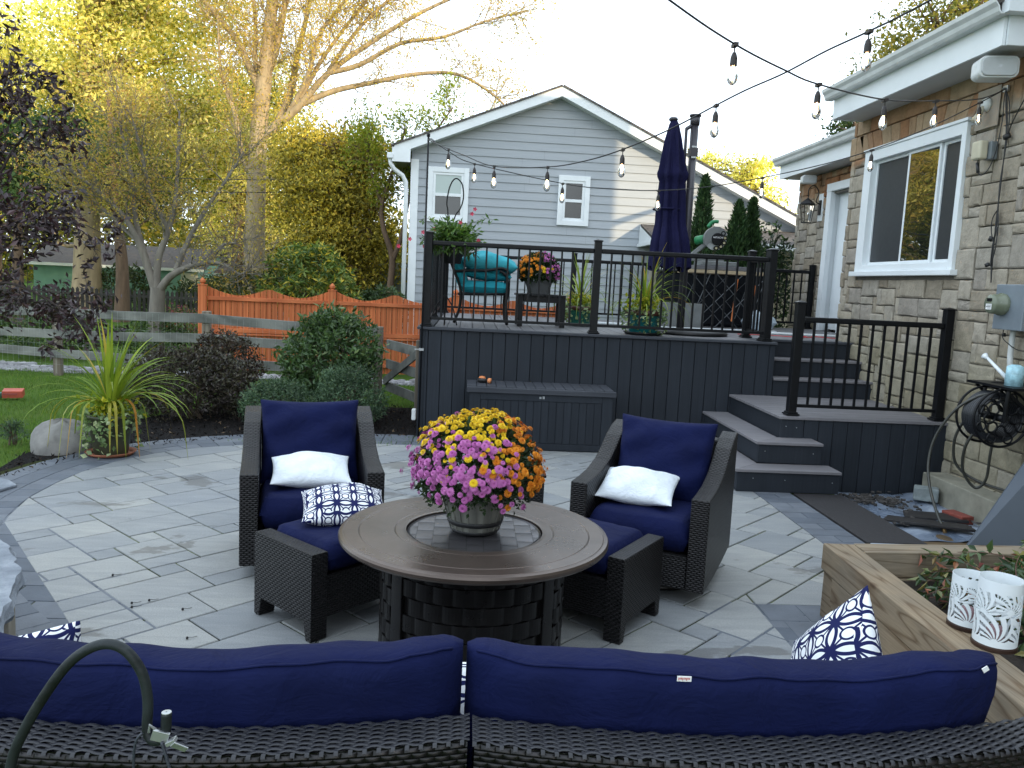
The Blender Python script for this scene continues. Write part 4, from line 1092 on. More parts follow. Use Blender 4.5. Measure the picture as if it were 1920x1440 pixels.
cl = build(MB().obox((-.350, .938, 1.126), (.020, .004, .013), .1, 0, .3).obox((-.336, .936, 1.121), (.012, .010, .005), 0, 0, -.5).obox((-.326, .934, 1.115), (.020, .002, .008), .2, .4, .7).tube([(-.356, .94, 1.133), (-.362, .937, 1.141), (-.364, .94, 1.13)], .002, 6), 'clamp', m_steel, HK, bevel=.0008)
build(MB().tube(smooth_path([(-.371, .938, 1.13), (-.378, .936, 1.12), (-.381, .936, 1.09), (-.381, .936, 1.0)], 5), .0017, 6).tube(smooth_path([(-.347, .934, 1.121), (-.340, .932, 1.10), (-.333, .93, 1.07), (-.329, .93, 1.0)], 5), .0019, 6), 'wire', plain('blue_black_wire', (.03, .035, .05), .45), HK, smooth=True)

# ---- storage box against the deck skirting
DB = T('deck_box', 'charcoal slatted storage box standing against the deck skirting', 'storage box', (.78, 8.32, 0))
bx = MB().box(.055, 1.50, 8.09, 8.60, .01, .575); build(bx, 'body', m_deck, DB, bevel=.006)
sl = MB().box(.05, .16, 8.075, 8.088, .01, .575).box(1.40, 1.505, 8.075, 8.088, .01, .575).box(.161, 1.399, 8.075, 8.088, .51, .575).box(.161, 1.399, 8.075, 8.088, .01, .075)
for k in range(16):
    x = .165+k*.0772; sl.box(x, x+.070, 8.082, 8.089, .078, .507)
build(sl, 'slat_front', m_deck, DB, bevel=.002)
lid = MB().box(.02, 1.535, 8.05, 8.11, .578, .632)
x = .02
while x < 1.52:
    lid.box(x+.001, min(1.535, x+.098)-.001, 8.112, 8.60, .60, .640); x += .1
build(lid, 'lid', m_deckx, DB, bevel=.006, seg=2)
build(MB().obox((.765, 8.071, .545), (.022, .006, .022)).obox((.797, 8.071, .547), (.022, .006, .026)), 'latch', m_steel, DB, bevel=.002)
OT = T('hose_nozzle', 'small orange and black gadget lying on the storage box lid', 'gadget', (.19, 8.38, .641))
build(MB().lathe([(.001, 0), (.035, .004), (.042, .03), (.03, .055), (.001, .062)], (.175, 8.40, .645), 16), 'dome', plain('orange_plastic', (.62, .20, .06), .4), OT, smooth=True)
build(MB().tube([(.13, 8.36, .668), (.22, 8.33, .666)], .021, 12), 'body', m_rub, OT, smooth=True)
build(MB().tube([(.235, 8.328, .668), (.265, 8.318, .668)], [.024, .030], 12), 'nozzle', plain('orange_plastic_b', (.65, .24, .09), .4), OT, smooth=True)
build(MB().box(-.56, -.515, 8.62, 8.70, .17, .29), 'junction_box', m_gutter, None, bevel=.01)
tag(bpy.data.objects['junction_box'], 'small grey outdoor outlet box on the deck corner', 'outlet box')

# ---- timber planter with shrubs
PL = T('timber_planter', 'raised planter bed of thick weathered timbers on the right', 'planter', (2.6, 3.2, 0))
m_tim = pine('weathered_pine', (.145, .10, .062), (.265, .21, .145), 1)
m_timx = pine('weathered_pine_cross', (.16, .12, .08), (.28, .23, .165), 0)
def timber(p, q, z0, z1, w, name='timber', mt=m_tim):
    p = np.array(p); q = np.array(q); d = (q-p)/np.linalg.norm(q-p); n = np.array([-d[1], d[0]])
    return build(MB().prism([tuple(p), tuple(q), tuple(q-n*w), tuple(p-n*w)][::-1], z0, z1), name, mt, PL, bevel=.006)
A0 = (1.925, 4.06); A1 = (1.80, 1.2)
d_ = np.array([A1[0]-A0[0], A1[1]-A0[1]]); d_ = d_/np.linalg.norm(d_); nn = np.array([-d_[1], d_[0]])   # nn points +X
def pp(t_, s_): return (A0[0]+d_[0]*t_+nn[0]*s_, A0[1]+d_[1]*t_+nn[1]*s_)
for k, (z0, z1, off) in enumerate(((0.0, .128, .012), (.131, .258, .004), (.261, .40, 0))):
    m = MB().prism([pp(.0 if k == 2 else .14, off), pp(3.2, off), pp(3.2, .165), pp(.0 if k == 2 else .14, .165)], z0, z1)
    build(m, 'timber', m_tim, PL, bevel=.006)
    build(MB().prism([(2.095, 3.93), (3.9, 4.02), (3.9, 4.16), (2.095, 4.07)], z0, z1), 'timber', m_timx, PL, bevel=.006)
build(MB().prism([pp(-.005, .02), pp(.135, .02), pp(.135, .16), pp(-.005, .16)], .0, .256), 'corner_post', m_tim, PL, bevel=.006)
build(MB().prism([(2.1, 3.92), (3.9, 4.0), (3.9, 1.0), (1.98, 1.0)], .02, .25), 'soil', m_soil, PL)

def shrub_drooping(center, n_st, seed, label, name, stops, L=.5, z0=.25, leaf=.055, group=None, az=None, cat='shrub'):
    r = np.random.default_rng(seed); R = T(name, label, cat, (center[0], center[1], z0), 0, group)
    stm = MB(); C = []; D = []
    for k in range(n_st):
        q = r.uniform(0, 2*PI) if az is None else r.uniform(*az); el = r.uniform(.3, 1.2); p = np.array([center[0]+r.normal(0, .05), center[1]+r.normal(0, .05), z0]); P = [p.copy()]
        l = L*r.uniform(.6, 1.15); m = 10
        for i in range(m):
            el -= r.uniform(.08, .22); q += r.normal(0, .1); d = np.array([math.cos(el)*math.cos(q), math.cos(el)*math.sin(q), math.sin(el)])
            p = p+d*l/m; P.append(p.copy())
            if i > 1:
                for s in (-1, 1, 0):
                    sd = np.array([-math.sin(q), math.cos(q), 0])*s; C.append(p+r.normal(0, .004, 3)); D.append(d*.5+sd*.9+np.array([0, 0, -.25]))
        stm.tube(P, np.linspace(.004, .0015, len(P)), 5)
    build(stm, 'stem', plain(name+'_stem%d' % seed, (.10, .045, .03), .7), R)
    build(MB().leaves(np.array(C), leaf, leaf*.42, D=np.array(D), up=.0, droop=.15, rg=r, fold=.12), 'leaf_cluster', leafmat(name+'_leaf%d' % seed, stops, .2, .35, spec=.5), R)
    return R
stp = [(0, (.022, .05, .02)), (.45, (.045, .085, .03)), (.75, (.09, .14, .05)), (.86, (.22, .20, .06)), (.93, (.36, .13, .07)), (1, (.20, .06, .06))]
shrub_drooping((2.62, 3.45), 95, 51, 'drooping green and copper shrub behind the lanterns in the timber planter', 'planter_shrub', stp, .52, .27, .07, 'shrubs in the timber planter')
shrub_drooping((3.02, 3.62), 90, 52, 'drooping green and red-tinged shrub at the frame edge of the timber planter', 'planter_shrub', stp, .56, .27, .07, 'shrubs in the timber planter')
shrub_drooping((2.75, 2.85), 50, 53, 'low dark shrub behind the taller lantern', 'planter_shrub', [(0, (.015, .03, .012)), (1, (.05, .08, .03))], .36, .27, .06, 'shrubs in the timber planter')

# ---- lanterns: pierced white metal cylinders on dark wooden bases
def lantern(c, z, r, h, seed, label):
    R = T('candle_lantern', label, 'lantern', (c[0], c[1], z), 0, 'candle lanterns')
    build(MB().lathe([(.001, .001), (r*1.04, .001), (r*1.04, .014), (r*.98, .018), (.001, .018)], (c[0], c[1], z), 40), 'wooden_base', wood('lantern_base%d' % seed, (.03, .015, .010), (.06, .03, .02), 2, 0, .5, 3, .1, 0), R)
    nu, nv = 340, 170; P = np.zeros((nu, nv, 3)); r_ = np.random.default_rng(seed)
    fr = [(r_.uniform(0, 2*PI), r_.uniform(.05, .95), r_.uniform(-.9, .9)) for _ in range(7)]
    U_ = (np.arange(nu)+.5)/nu*2*PI; V_ = (np.arange(nv-1)+.5)/(nv-1)
    keep = np.zeros((nu, nv-1), bool)
    # fan pattern: for each cell take nearest fan origin, slots are curved rays
    cent = [(k*2*PI/5+.3, .08 if k % 2 else .02) for k in range(5)]+[(k*2*PI/5+.9, .56 if k % 2 else .50) for k in range(5)]
    asp = h/r
    for i in range(nu):
        for j in range(nv-1):
            u, v = U_[i], V_[j]
            if v < .07 or v > .87: keep[i, j] = True; continue
            best = None
            for (cu, cv) in cent:
                if v < cv-.02: continue
                du = (u-cu+PI) % (2*PI)-PI; dv = (v-cv)*asp; d2 = math.hypot(du, dv)
                if d2 > 2.3: continue
                sc = d2 + (0 if cv < .3 else .35)
                if best is None or sc < best[0]: best = (sc, du, dv, d2)
            if best is None: keep[i, j] = True; continue
            _, du, dv, d2 = best
            ang = math.atan2(du, dv)+.55*d2
            s = math.sin(ang*15); keep[i, j] = (s > -.15) or d2 < .18
            if v > .82 or v < .1: keep[i, j] = keep[i, j] or True
    for i in range(nu):
        q = i*2*PI/nu
        for j in range(nv): P[i, j] = (c[0]+r*math.cos(q), c[1]+r*math.sin(q), z+.019+j/(nv-1)*(h-.019))
    F = []
    for i in range(nu):
        for j in range(nv-1):
            if keep[i, j]:
                b = (i+1) % nu; F.append((i*nv+j, b*nv+j, b*nv+j+1, i*nv+j+1))
    build(MB().add(P.reshape(-1, 3), F), 'pierced_shade', m_lantern, R, solid=.0012)
    build(MB().lathe([(.001, .018), (r*.42, .018), (r*.42, .075), (.001, .078)], (c[0], c[1], z), 24), 'candle', plain('purple_candle%d' % seed, (.28, .16, .17), .5), R, smooth=True)
m_lantern = plain('white_enamel', (.75, .80, .82), .35, .04, 5)
lantern((2.06, 3.02), .402, .073, .215, 3, 'shorter white pierced lantern on the planter timber, nearer the deck')
lantern((2.055, 2.845), .402, .076, .268, 4, 'taller white pierced lantern on the planter timber, nearer the camera')
# ================================================================== STRING LIGHTS
m_cable = plain('black_cable', (.012, .012, .013), .5, .2, 30)
m_sock = plain('socket_rubber', (.02, .015, .014), .5, .2, 30)
t = NT('bulb_glass'); t.b.inputs['Transmission Weight'].default_value = 1; t.b.inputs['Roughness'].default_value = .02; t.b.inputs['IOR'].default_value = 1.12; t.col((.97, .97, .95)); m_glass = t.m
t = NT('filament_glow'); t.col((.9, .6, .3)); t.b.inputs['Emission Color'].default_value = (1, .62, .30, 1); t.b.inputs['Emission Strength'].default_value = 40; m_fil = t.m
def string_light(pts, idx, label, bulbs):
    p0 = pts[0]; R = T('string_light', label, 'string lights', p0)
    path = smooth_path(pts, 6); build(MB().tube(path, .0048, 6), 'cable', m_cable, R, smooth=True)
    for b in bulbs:
        p = np.array(b); s = MB()
        s.obox((p[0], p[1], p[2]-.004), (.022, .05, .016), 0).tube([p, p-[0, 0, .045]], .0035, 6)
        s.lathe([(.001, -.036), (.008, -.038), (.013, -.05), (.0165, -.062), (.0175, -.09), (.0175, -.1), (.001, -.1)], p, 14)
        so = build(s, 'socket', m_sock, R, smooth=False)
        build(MB().lathe([(.012, -.1), (.0135, -.108), (.022, -.13), (.0255, -.148), (.024, -.168), (.016, -.182), (.006, -.189), (.0005, -.190)], p, 18), 'bulb', m_glass, so, smooth=True)
        build(MB().tube([p-[.004, 0, .1], p-[.007, 0, .15], p-[0, 0, .16], p+[.007, 0, -.15], p+[.004, 0, -.1]], .0016, 5), 'filament', m_fil, so)
    return R
PA = [(-.9, 2.15, 3.35), (-.1, 2.83, 3.1), (.809, 3.626, 2.924), (1.222, 3.993, 2.869), (1.593, 4.322, 2.855), (1.895, 4.591, 2.862), (2.59, 5.209, 2.952), (3.251, 5.795, 3.108), (3.965, 6.429, 3.30), (4.44, 6.855, 3.50)]
string_light(PA, 0, 'string lights crossing high over the patio from the wall bracket towards the upper left', [PA[3], PA[5], PA[6], PA[7]])
PB = [(-.472, 8.5, 3.08), (-.25, 8.05, 2.93), (-.097, 7.789, 2.843), (.178, 7.264, 2.685), (.578, 6.502, 2.599), (.819, 6.042, 2.596), (1.014, 5.67, 2.629), (1.23, 5.259, 2.699), (1.417, 4.902, 2.787), (1.525, 4.696, 2.835), (1.645, 4.466, 2.875), (1.77, 4.228, 2.936), (1.882, 4.014, 2.977), (2.024, 3.743, 3.041), (2.5, 2.8, 3.3), (3.4, 1.2, 3.8)]
string_light(PB, 0, 'string lights rising from the deck corner pole towards the upper right of the photo', [PB[1], PB[3], PB[4], PB[6], PB[8], PB[12]])
PC = [(-.472, 8.5, 3.10), (-.234, 8.421, 2.95), (.006, 8.341, 2.847), (.87, 8.053, 2.667), (1.294, 7.912, 2.623), (1.753, 7.759, 2.616), (2.193, 7.612, 2.658), (2.638, 7.464, 2.747), (3.107, 7.308, 2.865), (3.496, 7.178, 2.997), (3.905, 7.042, 3.183), (4.27, 6.92, 3.393), (4.44, 6.86, 3.50)]
string_light(PC, 0, 'string lights sagging across the deck front from the corner pole to the wall bracket', [PC[2], PC[3], PC[5], PC[7], PC[9], PC[11]])
LP = T('light_pole', 'thin black pole strapped to the left deck corner carrying the string lights', 'pole', (-.475, 8.56, 0))
build(MB().tube([(-.475, 8.56, 0), (-.475, 8.56, 3.12)], .0105, 10), 'pole', m_black, LP, smooth=True)
build(MB().lathe([(.001, 3.115), (.017, 3.12), (.018, 3.15), (.001, 3.158)], (-.475, 8.56, 0), 12), 'finial', m_black, LP, smooth=True)
build(MB().box(-.50, -.45, 8.543, 8.60, .93, .955).box(-.545, -.50, 8.55, 8.56, .937, .948), 'strap', m_steel, LP)
build(MB().tube(smooth_path([(-.475, 8.55, 3.08), (-.44, 8.48, 3.09), (-.40, 8.42, 3.05)], 4), .004, 5), 'hook', m_black, LP)

# ================================================================== WALL FIXTURES
def speaker(c, s, rz, label):
    R = T('outdoor_speaker', label, 'speaker', c, rz, 'outdoor wall speakers')
    def rrect(w, h, r, n=6):
        o = []
        for cx, cy, a0 in ((w/2-r, h/2-r, 0), (-w/2+r, h/2-r, PI/2), (-w/2+r, -h/2+r, PI), (w/2-r, -h/2+r, 3*PI/2)):
            for k in range(n+1): a = a0+k*PI/2/n; o.append((cx+r*math.cos(a), cy+r*math.sin(a)))
        return o
    def ext(mb, w, h, r, y0, y1, k=1):
        a = rrect(w, h, r); b_ = [(x*k, y*k) for x, y in a]; n = len(a)
        mb.add([(x, y0, y) for x, y in b_]+[(x, y1, y) for x, y in a], [tuple(range(n)), tuple(range(n, 2*n))[::-1]]+[(n+i, n+(i+1) % n, (i+1) % n, i) for i in range(n)]); return mb
    o = build(ext(ext(MB(), .30*s, .17*s, .05*s, -.03*s, .05*s), .30*s, .17*s, .05*s, .05*s, .15*s, 1), 'cabinet', m_gutter, None, bevel=.006); o.parent = R
    o = build(ext(MB(), .275*s, .148*s, .045*s, -.045*s, -.031*s, .96), 'grille', plain('speaker_grille', (.42, .44, .44), .6, .08, 8, 0, .3, 600), None, bevel=.004); o.parent = R
    o = build(MB().box(-.012*s, .012*s, -.0475*s, -.0455*s, -.008*s, .012*s), 'badge', m_steel, None); o.parent = R
    o = build(MB().box(-.03*s, .03*s, .15*s, .22*s, -.03*s, .03*s), 'bracket', m_gutter, None); o.parent = R
speaker((4.20, 6.62, 3.60), 1.0, math.radians(-12), 'large pale wall speaker under the near eave at the upper right')
speaker((5.20, 12.62, 3.49), .75, math.radians(-10), 'small pale wall speaker under the far eave beside the door')
# coach lantern beside the door
WL = T('wall_lantern', 'black coach lantern with clear glass beside the white door', 'wall lamp', (5.43, 12.62, 3.0))
build(MB().box(5.405, 5.43, 12.52, 12.68, 2.86, 3.28), 'mount_board', m_trim, WL, bevel=.004)
build(MB().box(5.385, 5.404, 12.56, 12.64, 2.95, 3.18), 'back_plate', m_black, WL, bevel=.005)
L = (5.20, 12.6, 3.0)
build(MB().tube(smooth_path([(5.39, 12.6, 3.12), (5.33, 12.6, 3.16), (5.36, 12.6, 3.30), (5.28, 12.6, 3.40), (5.20, 12.6, 3.34), (5.20, 12.6, 3.22)], 5), .008, 6), 'scroll_arm', m_black, WL, smooth=True)
fr = MB()
for k in range(4):
    q = PI/4+k*PI/2; fr.beam((L[0]+.075*math.cos(q), L[1]+.075*math.sin(q), 2.83), (L[0]+.115*math.cos(q), L[1]+.115*math.sin(q), 3.10), .010, .010)
fr.lathe([(.001, 0), (.12, 0), (.125, .012), (.07, .06), (.03, .085), (.001, .12)], (L[0], L[1], 3.10), 4).lathe([(.001, 0), (.085, 0), (.085, .012), (.001, .012)], (L[0], L[1], 2.82), 4)
build(fr, 'frame', m_black, WL); build(MB().lathe([(.062, .015), (.10, .27)], (L[0], L[1], 2.82), 4), 'glass', m_glass, WL)
build(MB().lathe([(.001, 0), (.02, .01), (.028, .05), (.012, .09), (.001, .1)], (L[0], L[1], 2.95), 12), 'lamp', m_glass, WL, smooth=True)
# flood light, outlet, bracket
FL = T('flood_light', 'white round double-bulb flood light base high on the stone wall', 'flood light', (4.45, 7.1, 3.4))
build(MB().lathe([(.001, 0), (.06, 0), (.062, .02), (.045, .045), (.001, .05)], (0, 0, 0), 24).xf(Matrix.Translation((4.455, 7.1, 3.42)) @ Matrix.Rotation(-PI/2, 4, 'Y')), 'base', m_gutter, FL, smooth=True)
m_ivory = plain('ivory_plastic', (.5, .46, .34), .5, .1, 8)
build(MB().tube([(4.41, 7.1, 3.40), (4.38, 7.08, 3.33)], .016, 10).tube([(4.38, 7.08, 3.345), (4.34, 7.09, 3.27)], [.022, .036], 14), 'lamp_holder', m_ivory, FL, smooth=True)
build(MB().box(4.452, 4.462, 6.94, 7.26, 3.22, 3.56), 'mount_stone', plain('pale_render', (.30, .26, .21), .9, .15, 8, 0, .4, 50), FL, bevel=.004)
OL = T('outlet_box', 'grey and tan outdoor outlet cover with a plugged-in cord beside the window', 'outlet', (4.43, 6.98, 3.0))
build(MB().box(4.40, 4.462, 6.90, 7.0, 2.93, 3.08), 'box', plain('grey_plastic', (.16, .18, .19), .5), OL, bevel=.006)
build(MB().box(4.32, 4.399, 6.93, 7.06, 2.93, 3.09), 'cover', m_ivory, OL, bevel=.02, seg=4)
build(MB().tube([(4.36, 7.0, 2.93), (4.355, 7.0, 2.90)], .004, 6).tube([(4.355, 7.0, 2.905), (4.35, 6.965, 2.82)], .014, 10).tube(smooth_path([(4.35, 6.96, 2.82), (4.36, 6.93, 2.795), (4.40, 6.90, 2.85), (4.42, 6.86, 3.0), (4.43, 6.84, 3.25), (4.43, 6.85, 3.42), (4.44, 6.855, 3.5)], 6), .0045, 6), 'plug_cord', m_cable, OL, smooth=True)
build(MB().box(4.44, 4.463, 6.84, 6.90, 3.48, 3.53).tube([(4.44, 6.87, 3.51), (4.42, 6.87, 3.50)], .008, 8), 'wall_bracket', m_steel, None, bevel=.002)
tag(bpy.data.objects['wall_bracket'], 'small steel eye bracket on the wall where the string lights end', 'bracket')
CC = T('cable_bundle', 'bundle of black cables hanging down the stone wall above the electric meter', 'cables', (4.44, 6.75, 2.6))
cb = MB()
for k, (dy, w) in enumerate(((0, .01), (-.03, .02), (.015, .006))):
    cb.tube(smooth_path([(4.44, 6.855, 3.49), (4.43, 6.80+dy, 3.35), (4.43, 6.76+dy*.5, 3.1), (4.435, 6.76+w, 2.7), (4.435, 6.765+dy*.4, 2.4), (4.435, 6.75+w, 2.1), (4.435, 6.74, 1.88)], 6), .0048, 6)
cb.tube(smooth_path([(4.43, 6.2, 3.75), (4.43, 6.55, 3.4), (4.43, 6.72, 3.17), (4.43, 6.755, 3.05)], 6), .005, 6)
cb.tube(smooth_path([(4.43, 6.75, 2.5), (4.42, 6.80, 2.42), (4.42, 6.79, 2.3), (4.43, 6.74, 2.2), (4.42, 6.71, 2.35), (4.43, 6.76, 2.5)], 6), .0045, 6).tube(smooth_path([(4.43, 6.74, 2.35), (4.42, 6.71, 2.2), (4.42, 6.75, 2.02), (4.43, 6.77, 2.2), (4.43, 6.74, 2.35)], 6), .0045, 6)
cb.obox((4.42, 6.79, 2.25), (.02, .03, .04), .3, .4).obox((4.42, 6.795, 2.03), (.02, .035, .03), .3, -.4).obox((4.42, 6.74, 3.09), (.03, .05, .04), .3, -.4)
build(cb, 'cable', m_cable, CC, smooth=True)
# electric meter
EM = T('electric_meter', 'grey electric meter box with round olive meter on the stone wall', 'meter', (4.4, 6.55, 1.7))
m_mbox = plain('meter_grey', (.20, .235, .27), .45, .1, 6, .2)
build(MB().box(4.27, 4.47, 6.06, 6.41, 1.50, 1.86), 'box', m_mbox, EM, bevel=.006)
build(MB().lathe([(.085, 0), (.09, .03), (.08, .035), (.078, .10), (.07, .115), (.001, .118)], (0, 0, 0), 32).xf(Matrix.Translation((4.27, 6.30, 1.70)) @ Matrix.Rotation(-PI/2, 4, 'Y')), 'meter', plain('olive_glass', (.15, .17, .12), .25, .1, 6), EM, smooth=True)
build(MB().box(4.148, 4.151, 6.265, 6.335, 1.655, 1.70), 'dial_label', m_tag, EM); build(MB().box(4.148, 4.151, 6.27, 6.33, 1.72, 1.745).box(4.1465, 4.1478, 6.272, 6.328, 1.676, 1.68).box(4.1465, 4.1478, 6.272, 6.31, 1.665, 1.668).box(4.1465, 4.1478, 6.272, 6.32, 1.688, 1.691), 'dial', m_black, EM)
build(MB().tube([(4.40, 6.16, 1.86), (4.40, 6.16, 1.93)], .045, 16).tube([(4.40, 6.16, 1.93), (4.40, 6.16, 3.9)], .032, 14).tube(smooth_path([(4.40, 6.33, 1.50), (4.40, 6.33, 1.30), (4.41, 6.32, 1.18), (4.45, 6.32, 1.10)], 5), .022, 12), 'conduit', m_gutter, EM, smooth=True)
build(MB().tube(smooth_path([(4.36, 6.39, 1.50), (4.35, 6.38, 1.44), (4.36, 6.34, 1.40), (4.42, 6.26, 1.34), (4.44, 6.06, 1.36)], 6), .004, 5).box(4.35, 4.37, 6.37, 6.39, 1.44, 1.47), 'wire', m_cable, EM, smooth=True)
# hose reel with shelf
HR = T('hose_reel', 'black wall-mounted hose reel with coiled hose and scrollwork side', 'hose reel', (4.2, 6.2, .85))
rc = np.array((4.17, 6.10, .82)); rl = MB()
def torus(mb, c, R_, r_, ax='Y', n=40, m=8):
    a = np.linspace(0, 2*PI, n, endpoint=False); b = np.linspace(0, 2*PI, m, endpoint=False)
    P = np.zeros((n, m+1, 3))
    for i, q in enumerate(a):
        for j in range(m+1):
            p = 2*PI*j/m; rr = R_+r_*math.cos(p); P[i, j] = (rr*math.cos(q), r_*math.sin(p), rr*math.sin(q))
    if ax == 'X': P = P[..., [1, 0, 2]]
    mb.grid(P+np.array(c), close_u=True); return mb
for yy in (-.09, .13): torus(rl, rc+[0, yy, 0], .225, .010)
for k in range(8):
    q = k*PI/4; s = rc+[.10*math.cos(q), -.095, .10*math.sin(q)]; torus(rl, s, .042, .008, n=20, m=6); s = rc+[.172*math.cos(q+PI/8), -.095, .172*math.sin(q+PI/8)]; torus(rl, s, .036, .007, n=20, m=6)
rl.tube([rc+[0, -.11, 0], rc+[0, .14, 0]], .03, 12)
build(rl, 'wheel', m_black, HR, smooth=True)
hs = MB()
for row in range(2):
    for k in range(9): torus(hs, rc+[0, -.07+k*.0225, 0], .165+row*.021, .0115, n=36, m=7)
build(hs, 'coiled_hose', plain('black_hose', (.018, .02, .024), .32, .2, 12), HR, smooth=True)
build(MB().tube(smooth_path([rc+[-.0, -.12, -.02], rc+[.0, -.13, .16], rc+[.02, -.12, .24], rc+[.10, -.05, .26], rc+[.28, 0, .26]], 6), .016, 8).box(4.12, 4.47, 5.85, 6.42, 1.055, 1.075).beam((4.16, 6.0, 1.05), (4.46, 6.0, .80), .02, .02).beam((4.16, 6.35, 1.05), (4.46, 6.35, .80), .02, .02).tube(smooth_path([rc+[0, .14, 0], rc+[0, .16, .15], rc+[.03, .15, .24], rc+[.15, .1, .25]], 5), .014, 8), 'shelf_bracket', m_black, HR, smooth=False)
m_hose = plain('garden_hose', (.035, .036, .030), .3, .25, 10)
HO = T('garden_hose', 'dark garden hose looping from the reel down to the ground', 'hose', (4.0, 6.2, 0))
build(MB().tube(smooth_path([(4.14, 6.08, 1.0), (4.05, 6.12, .98), (3.93, 6.22, .85), (3.84, 6.3, .62), (3.80, 6.3, .40), (3.79, 6.22, .20), (3.79, 6.08, .02), (3.80, 6.0, -.06)], 8), .0115, 10), 'hose', m_hose, HO, smooth=True)
build(MB().tube([(3.798, 6.01, -.05), (3.803, 5.97, -.10)], [.014, .016], 10), 'brass_coupling', plain('brass', (.45, .28, .12), .35, .1, 10, .8), HO, smooth=True)
build(MB().tube(smooth_path([(4.08, 6.15, .72), (4.03, 6.2, .55), (4.06, 6.24, .35), (4.15, 6.2, .22), (4.20, 6.15, .30), (4.19, 6.12, .5), (4.2, 6.12, .66)], 8), .0115, 8).tube(smooth_path([(4.05, 6.25, .8), (4.0, 6.3, .6), (4.05, 6.32, .38), (4.18, 6.2, .27), (4.4, 6.0, .22)], 8), .0115, 8), 'hose_loop', m_hose, HO, smooth=True)
WC = T('watering_can', 'small white and pale blue watering can on the shelf over the hose reel', 'watering can', (4.26, 6.12, 1.076))
build(MB().lathe([(.001, 0), (.065, 0), (.06, .15), (.03, .165), (.001, .165)], (4.24, 6.02, 1.077), 20), 'body', plain('pale_blue_plastic', (.35, .58, .66), .4, .3, 25), WC, smooth=True)
build(MB().tube([(4.22, 6.06, 1.12), (4.17, 6.27, 1.27)], [.018, .011], 10).tube([(4.17, 6.27, 1.265), (4.165, 6.30, 1.285)], [.012, .028], 12), 'spout', m_trim, WC, smooth=True)

# ================================================================== DUG-OUT CORNER BESIDE THE STEPS
m_edgeb = plain('black_plank', (.022, .020, .022), .7, .25, 9, 0, .4, 50, stretch=(8, 1, 1))
PB_ = build(MB().prism([(2.855, 5.35), (3.29, 5.35), (3.285, 6.67), (2.86, 6.67)], -.05, .004), 'edge_plank', m_edgeb, bevel=.004)
tag(PB_, 'wide black board lying on the ground in front of the steps', 'board')
t = NT('wet_flagstone'); v = t.coord(); f = t.noise(v, 3.2, 5, .65, .8)
t.col(t.ramp(f, [(.35, (.10, .13, .18)), (.5, (.19, .23, .30)), (.65, (.33, .38, .45))])); t.rough(t.ramp(f, [(.4, (.25, .25, .25)), (.6, (.6, .6, .6))]), 0, .5); t.bump(t.noise(v, 12, 5), .5, .02); m_tarp = t.m
nn_ = 28
P = np.zeros((nn_, nn_, 3))
for i in range(nn_):
    for j in range(nn_):
        x = 3.31+1.0*i/(nn_-1); y = 5.75+1.38*j/(nn_-1)
        P[i, j] = (x, y, -.085+.012*math.sin(7*x+5*y)+.010*math.sin(11*y-6*x)+.006*math.sin(23*x))
tag(build(MB().grid(P), 'tarp', m_tarp, smooth=True, solid=.003), 'wet blue-grey tarp on the bare ground beside the landing skirting', 'tarp')
def slabthing(poly, z, label, mat, th=.02):
    o = build(MB().prism(poly, z-th, z), 'loose_slab', mat, bevel=.003); tag(o, label, 'slab'); return o
m_slate = plain('dark_slate', (.02, .018, .018), .55, .5, 5, 0, .3, 30)
slabthing([(3.62, 6.24), (4.1, 6.14), (4.16, 6.36), (3.70, 6.42)], -.045, 'small black slab on the tarp, nearer the landing', m_slate)
slabthing([(3.36, 6.1), (3.98, 5.86), (4.0, 6.02), (3.46, 6.22)], -.035, 'larger wet black slab on the tarp, nearer the planter', m_slate)
slabthing([(2.87, 4.95), (3.32, 4.9), (3.22, 5.33), (2.87, 5.34)], .004, 'pale blue-grey slab between the planter and the black board', plain('pale_slab', (.30, .36, .43), .6, .15, 5))
build(MB().prism([(3.3, 4.3), (4.4, 4.3), (4.4, 6.0), (3.3, 6.0)], -.2, -.105), 'bare_soil', plain('bare_soil', (.09, .06, .03), .9, .4, 6, 0, .8, 40))['kind'] = 'structure'
deb = MB()
for k in range(260):
    x, y = 3.62+rng.gauss(0, .16), 6.78+rng.gauss(0, .09)
    if k > 210: x, y = rng.uniform(3.35, 4.2), rng.uniform(6.0, 6.7)
    r = rng.uniform(.008, .028); deb.obox((x, y, -.065+rng.uniform(0, .02)), (r*1.8, r, r*.6), rng.uniform(0, 3), rng.uniform(-.4, .4))
tag(build(deb, 'rubble', plain('dark_rubble', (.05, .045, .042), .8, .4, 6, isl=.6)), 'heap of dark stone chips on the tarp', 'rubble', kind='stuff')
CB = build(MB().obox((4.13, 6.83, -.0), (.20, .13, .12), math.radians(-28)), 'cobble', plain('grey_cobble', (.20, .23, .23), .85, .3, 12, 0, .8, 40), bevel=.014, seg=3)
tag(CB, 'single grey cobble block against the foundation ledge', 'block')
tag(build(MB().obox((4.10, 6.3, -.06), (.12, .22, .07), .2), 'red_brick', plain('red_clay', (.22, .05, .035), .85, .2, 12, 0, .5, 60), bevel=.006), 'small red brick at the foot of the foundation', 'brick')
pnl = MB(); a_ = np.array; p0, p1, p2, p3 = a_([3.50, 5.33, -.09]), a_([4.46, 5.13, -.09]), a_([4.46, 5.48, .98]), a_([4.44, 5.78, .90])
n_ = np.cross(p1-p0, p3-p0); n_ /= np.linalg.norm(n_)
pnl.add([p0, p1, p2, p3, p0-n_*.012, p1-n_*.012, p2-n_*.012, p3-n_*.012], [(3, 2, 1, 0), (4, 5, 6, 7), (0, 1, 5, 4), (1, 2, 6, 5), (2, 3, 7, 6), (3, 0, 4, 7)])
